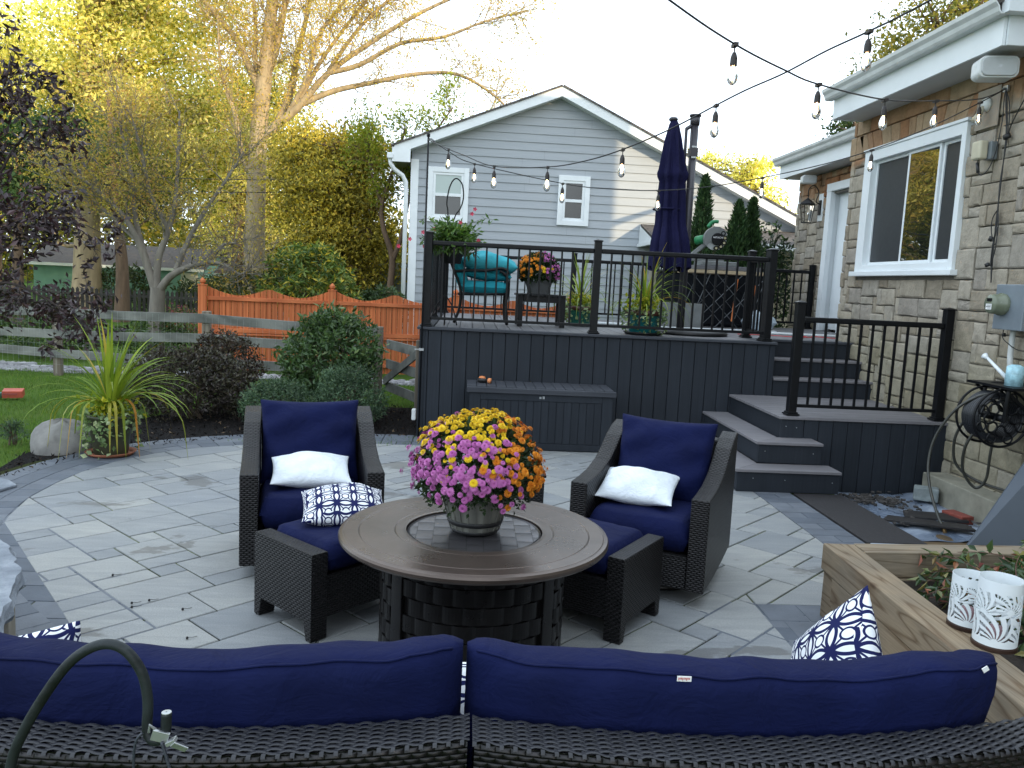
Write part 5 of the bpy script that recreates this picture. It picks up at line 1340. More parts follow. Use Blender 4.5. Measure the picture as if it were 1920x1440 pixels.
tag(build(pnl, 'leaning_board', plain('slate_grey_panel', (.075, .092, .115), .55, .06, 3, 0, .1, 200)), 'flat grey-blue board leaning beneath the hose reel', 'board')

# ---- stone seat wall on the left
SW = T('seat_wall', 'low stone seat wall with rough bluestone cap on the left edge', 'wall', (-2.2, 3.2, 0))
edge = [(-3.6, 4.3), (-2.9, 4.15), (-2.35, 3.85), (-2.06, 3.58), (-1.9, 3.44), (-1.77, 3.26), (-1.66, 3.08), (-1.58, 2.88), (-1.50, 2.66), (-1.47, 2.4)]
e2 = []
for a, b in zip(edge, edge[1:]):
    for k in range(5):
        q = k/5; e2.append((a[0]+(b[0]-a[0])*q+rng.uniform(-.012, .012), a[1]+(b[1]-a[1])*q+rng.uniform(-.012, .012)))
inner = [(-2.0, 2.35), (-2.15, 2.8), (-2.4, 3.1), (-2.9, 3.5), (-3.6, 3.7)]
poly = (e2+inner)[::-1]
cp = MB(); n = len(poly)
rr = [(rng.uniform(-.02, .008), rng.uniform(-.018, .008)) for _ in poly]
cen = np.mean(poly, axis=0)
def shrink(p, s): d = np.array(p)-cen; return tuple(np.array(p)-d/np.linalg.norm(d)*s)
V = [(*shrink(p, .03+r_[0]), .425) for p, r_ in zip(poly, rr)]+[(*shrink(p, .004+r_[1]), .455) for p, r_ in zip(poly, rr)]+[(*shrink(p, .012-r_[0]), .482) for p, r_ in zip(poly, rr)]+[(*shrink(p, .022), .5) for p in poly]
F = [tuple(range(n))[::-1], tuple(range(3*n, 4*n))]
for k in range(3): F += [(k*n+i, k*n+(i+1) % n, (k+1)*n+(i+1) % n, (k+1)*n+i) for i in range(n)]
t = NT('bluestone'); v = t.coord(); f = t.noise(v, 4, 6, .7)
t.col(t.ramp(f, [(.3, (.13, .15, .18)), (.5, (.21, .235, .27)), (.7, (.34, .37, .41))])); t.rough(.7, 0, .3); t.bump(t.noise(v, 45, 6, .7), .7, .012); m_blue = t.m
build(cp.add(V, F), 'capstone', m_blue, SW)
poly2 = [shrink(p, .07) for p in poly]
build(MB().prism(poly2, 0, .425), 'wall_body', plain('wall_blocks', (.22, .20, .16), .9, .3, 7, 0, .8, 25), SW)
tag(build(MB().prism([(-3.85, 6.45), (-3.85, 5.6), (-3.42, 5.62), (-3.30, 6.08), (-3.42, 6.2)], .0, .022), 'flagstone', m_blue, bevel=.006), 'pale rough flagstone lying on the dark border at the left edge', 'stone')
bo = MB(); n, m = 20, 12; P = np.zeros((n, m, 3))
for i in range(n):
    for j in range(m):
        q, p = 2*PI*i/n, PI*j/(m-1); r_ = 1+.10*math.sin(3*q+1)+.08*math.sin(2*p+2*q)
        P[i, j] = (-3.62+.30*r_*math.sin(p)*math.cos(q), 7.42+.24*r_*math.sin(p)*math.sin(q), .03+.23*math.cos(p)*(1+.1*math.sin(4*q)))
tag(build(bo.grid(P, close_u=True), 'boulder', plain('granite', (.20, .195, .185), .85, .3, 8, 0, .6, 35), smooth=True), 'pale rounded boulder beside the spiky potted plant', 'boulder')
TB = T('garden_toy', 'small red and turquoise plastic garden toy on the lawn at the left edge', 'toy', (-5.6, 10.1, 0))
build(MB().obox((-5.52, 10.15, .05), (.22, .14, .09), .3, .15), 'red_block', plain('red_plastic', (.42, .08, .05), .5), TB, bevel=.006)
h_ = MB().obox((-5.52, 10.07, .05), (.16, .01, .02), .3)
build(h_, 'stud_row', plain('dark_red', (.25, .05, .04), .6), TB)
build(MB().obox((-5.72, 10.1, .02), (.14, .12, .07), .2), 'turquoise_block', plain('turquoise_plastic', (.06, .38, .36), .5), TB, bevel=.01)

# ================================================================== DECK OBJECTS
Z = 1.178
UM = T('patio_umbrella', 'furled navy cantilever umbrella with grey mast standing on the deck', 'umbrella', (2.55, 9.6, Z))
m_mast = plain('mast_grey', (.045, .042, .05), .4, .15, 8, .2)
build(MB().lathe([(.001, 0), (.46, 0), (.47, .02), (.45, .045), (.12, .06), (.001, .06)], (2.62, 9.55, Z), 48), 'base', m_rub, UM, smooth=True)
build(MB().tube([(2.545, 9.62, Z+.05), (2.545, 9.62, 3.62)], .046, 16).tube([(2.545, 9.62, 3.60), (2.545, 9.62, 3.70)], [.055, .058], 16).tube([(2.545, 9.62, 3.70), (2.545, 9.62, 3.72)], [.07, .066], 16), 'mast', m_mast, UM, smooth=True)
build(MB().tube([(2.46, 9.6, 2.2), (2.445, 9.6, 3.56)], .018, 8).tube([(2.445, 9.6, 3.55), (2.545, 9.62, 3.62)], .022, 8).box(2.50, 2.59, 9.56, 9.68, 3.24, 3.34), 'arm', m_mast, UM)
build(MB().box(2.515, 2.575, 9.562, 9.568, 3.22, 3.36), 'grip_plate', m_steel, UM)
n, m = 96, 40; P = np.zeros((n, m, 3)); prof = [(3.64, .035), (3.60, .055), (3.45, .085), (3.2, .125), (3.05, .150), (3.0, .175), (2.96, .135), (2.7, .145), (2.45, .155),  (2.25, .20), (2.05, .225), (1.93, .228)]
zs = np.linspace(3.64, 1.93, m)
pz = [p[0] for p in prof][::-1]; prr = [p[1] for p in prof][::-1]
for i in range(n):
    q = 2*PI*i/n
    for j in range(m):
        z = zs[j]; r_ = np.interp(z, pz, prr); k = min(1, (3.64-z)/.25)
        fold = 1+k*(.16*math.sin(8*q+.8*math.sin(3*z))+.07*math.sin(17*q+2*z)+.05*math.sin(5*q-3*z))
        zz = z + (.03*math.sin(8*q) if j == m-1 else 0)
        P[i, j] = (2.295+.06*(3.64-z)/1.7+r_*fold*math.cos(q), 9.6+r_*fold*math.sin(q), zz)
build(MB().grid(P, close_u=True), 'canopy', fabric('navy_umbrella', (.0055, .0055, .034)), UM, smooth=True)
build(MB().lathe([(.001, 0), (.045, .0), (.055, .02), (.04, .04), (.001, .045)], (2.285, 9.6, 3.63), 20), 'crown_cap', m_mast, UM, smooth=True)
torus(g := MB(), (0, 0, 0), .158, .012, n=40, m=6); V = g.V()[:, [0, 2, 1]]
build(MB().add(V+np.array([2.285, 9.6, 2.62]), [f for q in g.f for f in q]), 'tie_strap', fabric('navy_strap', (.005, .005, .03)), UM, smooth=True)

def blades(mb, c, z, n, L, w, seed, el=(.5, 1.5), droop=(.2, 1.3)):
    r = random.Random(seed)
    for k in range(n):
        u = (k+.5)/n; e = el[0]+(el[1]-el[0])*u; q = r.uniform(0, 2*PI)
        mb.blade((c[0]+r.gauss(0, .012), c[1]+r.gauss(0, .012), z+r.uniform(0, .04)), q, e, L*r.uniform(.7, 1.1), w*r.uniform(.7, 1.1), droop[1]+(droop[0]-droop[1])*u+r.uniform(-.1, .1))
def trailing(center, z, r0, drop, n, seed, leaf):
    r = np.random.default_rng(seed); C = []
    for k in range(n):
        q = r.uniform(0, 2*PI); l = r.uniform(.2, 1)*drop; rad = r0*(1+.15*r.random())
        for i in range(int(3+l/leaf*1.4)):
            s = i*leaf*.75; zz = z-max(0, s-.05); rr_ = rad-max(0, .05-s)+r.normal(0, .012)
            C.append((center[0]+rr_*math.cos(q+r.normal(0, .05)), center[1]+rr_*math.sin(q+r.normal(0, .05)), zz+r.normal(0, .008)))
    return np.array(C)
m_var = leafmat('variegated_leaf', [(0, (.08, .14, .05)), (.5, (.16, .24, .10)), (.8, (.30, .38, .20)), (1, (.45, .50, .30))], .2, .5, spec=.4)
m_blade2 = leafmat('spike_blade', [(0, (.10, .17, .015)), (.5, (.17, .25, .025)), (.85, (.26, .33, .04)), (.95, (.40, .32, .05)), (1, (.45, .20, .03))], .25, .4)
def spikepot(c, z, rb, rt, h, label, potm, nb, L, w, seed, rim=None, saucer=None, lime=True):
    R = T('spike_planter', label, 'potted plant', (c[0], c[1], z))
    build(MB().lathe([(.001, .004), (rb, .004), (rb*1.04, .02), (rt, h*.93), (rt+.012, h*.94), (rt+.012, h), (rt-.012, h), (rt-.015, h*.9), (.001, h*.88)], (c[0], c[1], z), 40), 'pot', potm, R, smooth=True)
    if rim: build(MB().lathe([(rt+.004, h*.80), (rt+.016, h*.82), (rt+.018, h*1.0), (rt+.004, h*1.012)], (c[0], c[1], z), 40), 'rim', rim, R, smooth=True)
    if saucer: build(MB().lathe([(.001, .003), (rb+.05, .003), (rb+.075, .03), (rb+.068, .032), (rb+.045, .01)], (c[0], c[1], z), 40), 'saucer', saucer, R, smooth=True)
    build(MB().lathe([(.001, 0), (rt-.014, 0)], (c[0], c[1], z+h*.92), 30), 'soil', m_soil, R)
    b = MB(); blades(b, c, z+h, nb, L, w, seed, *((.72, 1.53), (.05, .85)) if seed == 61 else ((.6, 1.5), (.1, 1.1))); build(b, 'spike_leaves', m_blade2, R)
    C = trailing(c, z+h*1.02, rt+.02, h*1.0, 46, seed, .045); build(MB().leaves(C, .05, .036, up=.0, fold=.1), 'trailing_vine', m_var, R)
    if lime:
        r = np.random.default_rng(seed+5); C = np.c_[r.normal(c[0], rt*.5, 260), r.normal(c[1], rt*.5, 260), r.uniform(z+h*.95, z+h+.14, 260)]
        build(MB().leaves(C, .055, .035, up=.3, rg=r), 'filler_foliage', leafmat('lime_leaf%d' % seed, [(0, (.10, .16, .02)), (.5, (.28, .33, .02)), (1, (.5, .42, .04))], .3), R)
    return R
m_olive = plain('olive_glaze', (.05, .055, .032), .4, .3, 6)
R = spikepot((-3.12, 7.26), .004, .135, .185, .36, 'spiky dracaena with trailing variegated vine in an olive pot on the patio edge', m_olive, 70, .86, .036, 61, None, m_terra)
# long arching outer blades, some browned
lb = MB()
for k, (q, L_, dr, e) in enumerate([(3.3, 1.0, 1.6, .75), (2.9, 1.1, 1.3, .55), (-.15, 1.15, 1.1, .62), (.35, 1.0, 1.7, .9), (-1.2, .62, 2.5, .9), (-1.0, .68, 2.5, 1.0), (-2.0, .75, 2.4, 1.0), (-2.4, .8, 2.2, .9), (3.8, .9, 2.0, .8), (-.5, .8, 2.3, 1.0), (-.8, .75, 2.5, 1.0), (.1, .75, 2.4, 1.0), (3.0, .8, 2.3, .9), (2.6, .95, 1.5, .6)]):
    lb.blade((-3.12, 7.26, .42), q, e, L_, .026, dr, 12)
build(lb, 'arching_leaves', leafmat('arching_blade', [(0, (.16, .22, .03)), (.5, (.30, .30, .05)), (.8, (.5, .33, .05)), (1, (.40, .14, .03))], .25, .4), R)
m_teal = plain('teal_glaze', (.012, .14, .15), .2, .35, 5); m_brown = plain('brown_glaze', (.06, .022, .014), .3, .3, 8)
spikepot((1.97, 9.02), Z, .15, .20, .27, 'spiky green plant in a turquoise glazed pot right behind the front deck railing', m_teal, 60, .72, .016, 62, m_brown, m_rub)
spikepot((1.42, 10.3), Z, .13, .17, .25, 'upright spiky plant in a green glazed pot beside the deck side table', plain('green_glaze', (.015, .12, .09), .25, .3, 5), 50, .72, .018, 63, m_brown)

# turquoise patio chair (seen side-on, facing +X)
TQ = T('patio_chair', 'black metal deck chair with bright turquoise cushions behind the railing', 'chair', (.12, 9.6, Z))
m_tq = fabric('turquoise_canvas', (.02, .27, .34)); m_tqd = fabric('turquoise_texture', (.04, .30, .36), weave=60)
fr = MB()
for yy in (9.32, 9.88):
    fr.tube(smooth_path([(-.16, yy, Z+.02), (-.10, yy, Z+.2), (-.10, yy, Z+.42), (-.18, yy, Z+.62), (-.28, yy, Z+.86)], 5), .016, 8)
    fr.tube(smooth_path([(.45, yy, Z+.02), (.43, yy, Z+.25), (.44, yy, Z+.42), (.42, yy, Z+.58), (.34, yy, Z+.63)], 5), .018, 8)
    fr.tube(smooth_path([(-.19, yy, Z+.60), (0, yy, Z+.62), (.2, yy, Z+.63), (.36, yy, Z+.66), (.43, yy, Z+.63), (.42, yy, Z+.59), (.38, yy, Z+.60)], 5), .017, 8)
    fr.tube([(-.11, yy, Z+.35), (.44, yy, Z+.37)], .016, 8)
fr.tube([(.44, 9.32, Z+.37), (.44, 9.88, Z+.37)], .016, 8).tube([(-.11, 9.32, Z+.35), (-.11, 9.88, Z+.35)], .016, 8).tube([(-.28, 9.32, Z+.86), (-.28, 9.88, Z+.86)], .016, 8)
build(fr, 'frame', m_black, TQ, smooth=True)
def cush(mb, name, mat, par, M, **k):
    V = mb.xf(M); return build(V, name, mat, par, smooth=True, **k)
cush(pillow(.56, .54, .14, 18, 71, .0, .003, flat=10), 'seat_cushion', m_tq, TQ, place(0, (.17, 9.6, Z+.44)))
cush(pillow(.52, .54, .13, 18, 72, .0, .004, flat=8), 'back_cushion', m_tq, TQ, place(0, (-.13, 9.6, Z+.66), 0, 0, math.radians(-108)))
cushion_obj('rolled_cushion', 'bunched textured turquoise cushion resting across the deck chair arms', 'cushion', pillow(.66, .5, .24, 24, 73, .02, .012), m_tqd, place(0, (.22, 9.56, Z+.71), .05, 0, math.radians(6)))
cushion_obj('lumbar_cushion', 'plain turquoise cushion lying under the bunched one on the deck chair', 'cushion', pillow(.60, .44, .14, 20, 74, .02, .006), m_tq, place(0, (.20, 9.6, Z+.585), 0, 0, math.radians(4)))
# deck side table
DT = T('deck_side_table', 'square black slatted side table on the deck holding the grey mum pot', 'side table', (.85, 9.78, Z))
tb = MB()
for k in range(7): tb.box(.56+k*.084, .56+k*.084+.076, 9.5, 10.06, Z+.36, Z+.385)
build(tb, 'tabletop', m_black, DT, bevel=.003)
for x in (.58, 1.08):
    for y in (9.52, 9.98): build(MB().box(x, x+.06, y, y+.06, Z+.003, Z+.359), 'leg', m_black, DT, bevel=.003)
build(MB().box(.645, 1.075, 9.53, 9.56, Z+.29, Z+.358).box(.645, 1.075, 10.0, 10.03, Z+.29, Z+.358).box(.59, .63, 9.585, 9.975, Z+.29, Z+.358).box(1.09, 1.13, 9.585, 9.975, Z+.29, Z+.358), 'apron', m_black, DT)
chrys((.83, 9.76), Z+.386, .12, .17, .16, .25, Z+.66, .22, 300, lambda d, rg: ('orange' if d[0]+rg.normal(0, .12) < .02 else 'pink') if rg.random() > .08 else 'yellow', 'orange and pink chrysanthemum in a square grey pot on the deck side table', plain('grey_pot', (.10, .105, .11), .6, .15, 8), 32, .02, octo=True)
# hanging mandevilla on a tripod hook
HP = T('hanging_planter', 'leafy vine with red trumpet flowers in a black pot on a looped metal stand', 'potted plant', (-.2, 9.0, Z))
build(MB().tube(smooth_path([(-.26, 9.08, Z), (-.26, 9.08, 2.3), (-.28, 9.08, 2.52), (-.25, 9.07, 2.70), (-.19, 9.06, 2.78), (-.12, 9.05, 2.72), (-.10, 9.04, 2.58), (-.13, 9.03, 2.46), (-.17, 9.02, 2.40), (-.20, 9.0, 2.32)], 6), .0075, 8).tube(smooth_path([(-.26, 9.08, Z+.34), (-.36, 9.04, Z+.2), (-.42, 9.0, Z+.01)], 5), .007, 6).tube(smooth_path([(-.26, 9.08, Z+.34), (-.17, 9.02, Z+.2), (-.12, 8.98, Z+.01)], 5), .007, 6).tube(smooth_path([(-.26, 9.08, Z+.34), (-.26, 9.18, Z+.2), (-.26, 9.25, Z+.01)], 5), .007, 6), 'stand', m_black, HP, smooth=True)
build(MB().lathe([(.001, 0), (.10, 0), (.14, .2), (.145, .22), (.001, .2)], (-.2, 9.0, 1.86), 24), 'pot', m_rub, HP, smooth=True)
r = np.random.default_rng(81); C = []; Dd = []; stm = MB()
for k in range(150):
    q = r.uniform(0, 2*PI); el = r.uniform(-.1, 1.35); p = np.array([-.2, 9.0, 2.09]); P_ = [p.copy()]; l = r.uniform(.14, .30)*(1.15 if el < .6 else 1.0)
    for i in range(6):
        el -= .12; d = np.array([math.cos(el)*math.cos(q), math.cos(el)*math.sin(q), math.sin(el)]); p = p+d*l/6; P_.append(p.copy())
        for s_ in range(3): C.append(p+r.normal(0, .012, 3)); Dd.append(d+r.normal(0, .5, 3))
    stm.tube(P_, .002, 4)
for P_ in ([(-.1, 9.0, 2.25), (.05, 8.98, 2.33), (.15, 8.97, 2.36), (.24, 8.96, 2.35)], [(-.3, 9.0, 2.2), (-.42, 8.98, 2.3), (-.5, 8.97, 2.33), (-.55, 8.96, 2.28)]):
    q_ = smooth_path(P_, 5); stm.tube(q_, .0018, 4)
    for p in q_[4::2]: C.append(p); Dd.append(r.normal(0, 1, 3)); C.append(p); Dd.append(r.normal(0, 1, 3))
build(stm, 'stem', plain('vine_stem', (.07, .07, .03), .7), HP)
build(MB().leaves(np.array(C), .075, .028, D=np.array(Dd), up=.1, rg=r, fold=.08), 'foliage', leafmat('mandevilla_leaf', [(0, (.035, .08, .015)), (.5, (.06, .13, .025)), (.85, (.11, .2, .04)), (1, (.2, .28, .06))], .25, .35, spec=.5), HP)
for p in ((.03, 8.92, 2.45), (.0, 8.93, 2.40), (-.40, 8.93, 2.22), (-.52, 8.95, 2.18), (-.66, 8.95, 2.10), (-.12, 8.88, 2.30), (.08, 8.92, 2.12), (-.78, 8.96, 2.02), (-.5, 8.96, 2.03)):
    f_ = MB()
    for k in range(5):
        q = k*2*PI/5; d = np.array([math.cos(q), -.35, math.sin(q)]); s2 = np.array([-math.sin(q), 0, math.cos(q)])
        pp_ = np.array(p); f_.add([pp_, pp_+d*.014-s2*.009, pp_+d*.026, pp_+d*.014+s2*.009], [(0, 1, 2, 3)])
    build(f_, 'flower', plain('red_flower', (.55, .03, .08), .6), HP)

# saw bench and mitre saw, covered grill, planter box, boards, cord
MS = T('mitre_saw', 'grey and green mitre saw with round toothed blade on the folding stand', 'power saw', (3.42, 11.4, 2.0))
m_grey = plain('cast_grey', (.17, .18, .18), .4, .15, 8, .3); m_green = plain('green_plastic', (.008, .17, .06), .5, .15, 8); m_clear = plain('dusty_guard', (.42, .38, .22), .4, .2, 8)
bl = MB(); n = 60; c_ = (3.40, 11.30, 2.42); ry, rn = [], []
for k in range(n): 
    q = 2*PI*k/n; rr_ = .150+(.008 if k % 2 else 0); ry.append((c_[0]+rr_*math.cos(q), c_[2]+rr_*math.sin(q)))
bl.add([(x, c_[1], z) for x, z in ry]+[(x, c_[1]+.004, z) for x, z in ry], [tuple(range(n)), tuple(range(n, 2*n))[::-1]])
build(bl, 'blade', m_steel, MS)
gd = MB(); q = np.linspace(.35, PI+.6, 24); o_ = [(c_[0]+.168*math.cos(a), c_[2]+.168*math.sin(a)) for a in q]; i_ = [(c_[0]+.06*math.cos(a), c_[2]+.06*math.sin(a)) for a in q[::-1]]; pl_ = o_+i_; n = len(pl_)
gd.add([(x, c_[1]-.03, z) for x, z in pl_]+[(x, c_[1]+.05, z) for x, z in pl_], [tuple(range(n)), tuple(range(n, 2*n))[::-1]]+[(i, n+i, n+(i+1) % n, (i+1) % n) for i in range(n)])
build(gd, 'upper_guard', m_grey, MS)
hub = MB().lathe([(.001, 0), (.085, 0), (.08, .02), (.001, .024)], (0, 0, 0), 28).xf(Matrix.Translation((c_[0]+.02, c_[1]-.031, c_[2])) @ Matrix.Rotation(PI/2, 4, 'X'))
for k in range(5):
    a = -1.5+k*.55; hub.join(MB().lathe([(.018, 0), (.034, 0), (.034, .01), (.018, .01)], (0, 0, 0), 14), Matrix.Translation((c_[0]+.125*math.cos(a), c_[1]-.022, c_[2]+.125*math.sin(a))) @ Matrix.Rotation(PI/2, 4, 'X'))
build(hub, 'blade_cover', m_black, MS)
lw = MB()
for k in range(5):
    a = -1.5+k*.55; lw.join(MB().lathe([(.001, 0), (.024, 0), (.024, .006), (.001, .006)], (0, 0, 0), 14), Matrix.Translation((c_[0]+.125*math.cos(a), c_[1]-.021, c_[2]+.125*math.sin(a))) @ Matrix.Rotation(PI/2, 4, 'X'))
build(lw, 'lower_guard', m_clear, MS)
build(MB().beam((c_[0]-.05, 11.4, 2.40), (c_[0]-.28, 11.5, 2.18), .07, .06).box(3.2, 3.7, 11.2, 11.6, 2.05, 2.11).obox((3.35, 11.5, 2.16), (.5, .05, .1)), 'body', m_grey, MS, bevel=.008)
build(MB().tube([(3.27, 11.38, 2.42), (3.19, 11.5, 2.40)], .06, 14).tube(smooth_path([(3.28, 11.3, 2.58), (3.34, 11.3, 2.65), (3.42, 11.3, 2.66)], 5), .026, 10), 'motor_handle', m_green, MS, smooth=True)
# lettering on the blade cover and the bench
def text_on(body, size, loc, rx, rz, parent, mat, name='lettering'):
    cu = bpy.data.curves.new(name, 'FONT'); cu.body = body; cu.size = size; cu.align_x = 'CENTER'; cu.align_y = 'CENTER'; cu.extrude = .0006
    o = bpy.data.objects.new('tmp', cu); COL.objects.link(o); dg = bpy.context.evaluated_depsgraph_get(); me = bpy.data.meshes.new_from_object(o.evaluated_get(dg)); bpy.data.objects.remove(o)
    me.materials.clear(); me.materials.append(mat); o = bpy.data.objects.new(name, me); COL.objects.link(o)
    M = Matrix.Translation(loc) @ Matrix.Rotation(rz, 4, 'Z') @ Matrix.Rotation(rx, 4, 'X'); me.transform(M); children_link(o, parent); return o
text_on('HITACHI', .036, (c_[0]+.02, c_[1]-.0575, c_[2]+.018), PI/2, 0, MS, m_tag)
SB = T('saw_stand', 'folding tool stand with tan top and criss-cross silver legs on the deck', 'tool stand', (3.55, 11.4, Z))
build(MB().box(3.0, 4.1, 11.1, 11.7, 1.94, 1.985), 'top_board', plain('plywood', (.38, .30, .19), .7, .15, 5), SB, bevel=.003)
build(MB().box(3.1, 4.05, 11.15, 11.65, 1.99, 2.048), 'tray', plain('tray_grey', (.10, .10, .11), .5, .2, 6), SB, bevel=.006)
lg = MB()
for (a, b) in (((3.05, Z), (3.75, 1.93)), ((3.75, Z), (3.05, 1.93)), ((3.4, Z), (4.1, 1.93)), ((4.1, Z), (3.4, 1.93)), ((3.15, 1.5), (3.3, 1.93)), ((3.9, 1.3), (4.05, 1.8))):
    for yy in (11.08, 11.72): lg.tube([(a[0], yy, a[1]+.01), (b[0], yy, b[1])], .005, 6)
build(lg, 'scissor_leg', plain('dull_steel', (.11, .12, .13), .45, .2, 10, .5), SB)
build(MB().tube([(3.62, 11.0, 1.30), (3.66, 11.0, 1.88)], .012, 8).tube([(3.86, 11.0, 1.25), (3.91, 11.0, 1.80)], .012, 8), 'orange_clamp', plain('orange_bar', (.60, .17, .04), .45), SB)
GC = T('covered_grill', 'black fabric-covered grill behind the tool stand', 'grill', (3.6, 12.15, Z))
build(MB().box(2.85, 4.45, 11.85, 12.42, Z+.01, 1.95), 'cover', fabric('black_cover', (.008, .010, .014)), GC, bevel=.04, seg=4)
build(MB().box(2.83, 4.47, 11.83, 12.44, 1.951, 1.985), 'top', m_black, GC, bevel=.01)
CP = T('planter_box', 'square grey concrete planter box behind the umbrella base', 'planter', (2.9, 11.0, Z))
build(MB().box(2.62, 3.2, 10.9, 11.25, Z+.003, Z+.34), 'box', plain('grey_concrete', (.16, .17, .17), .85, .15, 8, 0, .3, 60), CP, bevel=.006)
build(MB().box(2.65, 3.17, 10.93, 11.22, Z+.341, Z+.345), 'soil', m_soil, CP)
for k, (a, b, w) in enumerate((((2.4, 10.6), (4.2, 10.9), .09), ((3.6, 10.5), (4.9, 10.4), .14), ((1.5, 11.2), (2.6, 11.1), .1))):
    tag(build(MB().beam((*a, Z+.012), (*b, Z+.012), w, .02), 'trim_board', m_trim, bevel=.002), ['long white trim board on the deck under the tool stand', 'short wide white trim board near the top of the steps', 'white trim board behind the green glazed pot'][k], 'board', 'loose white trim boards')
BG = build(pillow(.42, .3, .26, 20, 91, .05, .03).xf(Matrix.Translation((4.0, 11.0, Z+.13))), 'plastic_bag', plain('pale_bag', (.35, .42, .48), .3, .2, 8), smooth=True)
tag(BG, 'crumpled pale plastic bag on the deck below the orange clamps', 'bag')
pts = [(3.35, 9.9, Z+.006), (3.8, 9.95, Z+.006), (4.1, 9.8, Z+.006), (4.25, 9.95, Z+.008), (4.15, 10.0, Z+.012), (4.1, 9.85, Z+.01), (4.3, 9.9, Z+.006), (4.42, 10.15, Z+.006), (4.65, 9.85, Z+.006), (4.95, 9.95, Z+.006), (5.1, 9.85, Z+.01), (5.0, 9.9, Z+.01), (5.35, 9.95, Z+.006)]
tag(build(MB().tube(smooth_path(pts, 8), .0055, 6), 'extension_cord', plain('red_cord', (.55, .03, .03), .4), smooth=True), 'red extension cord lying across the deck at the top of the steps', 'cord')

# ================================================================== FENCES AND GATE
m_gwood = wood('grey_cedar', (.12, .125, .115), (.20, .205, .19), .8, 0, .85, 8, .5, .15)
m_gwoodv = wood('grey_cedar_post', (.15, .125, .10), (.24, .21, .17), .8, 2, .85, 8, .5, .15)
RF = T('rail_fence', 'weathered grey three-rail wooden fence across the back of the lawn', 'fence', (-4, 12, 0))
FP = [(-11.5, 14.3), (-8.6, 13.3), (-6.13, 12.5), (-3.68, 11.69), (-1.17, 10.86)]
for k, (x, y) in enumerate(FP):
    build(MB().box(x-.055, x+.055, y-.05, y+.05, -.1, 1.08 if k < 4 else 1.02), 'post', m_gwoodv, RF, bevel=.008)
rh = [(.35, .58, .90)]*2+[(.31, .60, .925), (.36, .70, .98), (.44, .71, .955)]
for k in range(4):
    a, b = FP[k], FP[k+1]
    for j in range(3):
        z0 = rh[k][j]; z1 = rh[k+1][j]; zm = (z0+z1)/2-.012
        m_ = ((a[0]+b[0])/2, (a[1]+b[1])/2)
        d = np.array(b)-np.array(a); d = d/np.linalg.norm(d); o_ = np.array([d[1], -d[0]])*.065
        mb = MB().beam((a[0]+o_[0], a[1]+o_[1], z0), (m_[0]+o_[0], m_[1]+o_[1], zm), .028, .13).beam((m_[0]+o_[0], m_[1]+o_[1]-.001, zm), (b[0]+o_[0], b[1]+o_[1], z1), .028, .13)
        build(mb, 'rail', m_gwood, RF, bevel=.004)
ws_ = MB()
for k in range(4):
    a, b = np.array(FP[k]), np.array(FP[k+1]); L_ = np.linalg.norm(b-a); n = int(L_/.10); d = (b-a)/L_; o_ = np.array([d[1], -d[0]])*.085
    for i in range(n):
        p = a+d*(i+.5)*.10+o_; ws_.beam((p[0], p[1], .02), (p[0], p[1], 1.0), .0013, .0013, (1, 0, 0))
    for z in (.15, .3, .45, .75, .9): ws_.beam((a[0]+o_[0], a[1]+o_[1], z), (b[0]+o_[0], b[1]+o_[1], z), .0013, .0013)
build(ws_, 'wire_mesh', m_steel, RF)
GT = T('garden_gate', 'grey wooden braced gate between the rail fence and the deck', 'gate', (-.85, 10.4, 0))
ga, gb = (-1.05, 10.80), (-.56, 9.75)
for j, z in enumerate((.24, .54, .80)):
    build(MB().beam((*ga, z), (*gb, z), .028, .12), 'gate_rail', m_gwood, GT, bevel=.004)
build(MB().beam((ga[0]-.03, ga[1]-.02, .3), (gb[0]-.03, gb[1]-.02, .78), .024, .10), 'brace', m_gwood, GT, bevel=.004)
build(MB().box(-.60, -.50, 9.65, 9.75, 0, .95), 'gate_post', m_gwoodv, GT, bevel=.006)
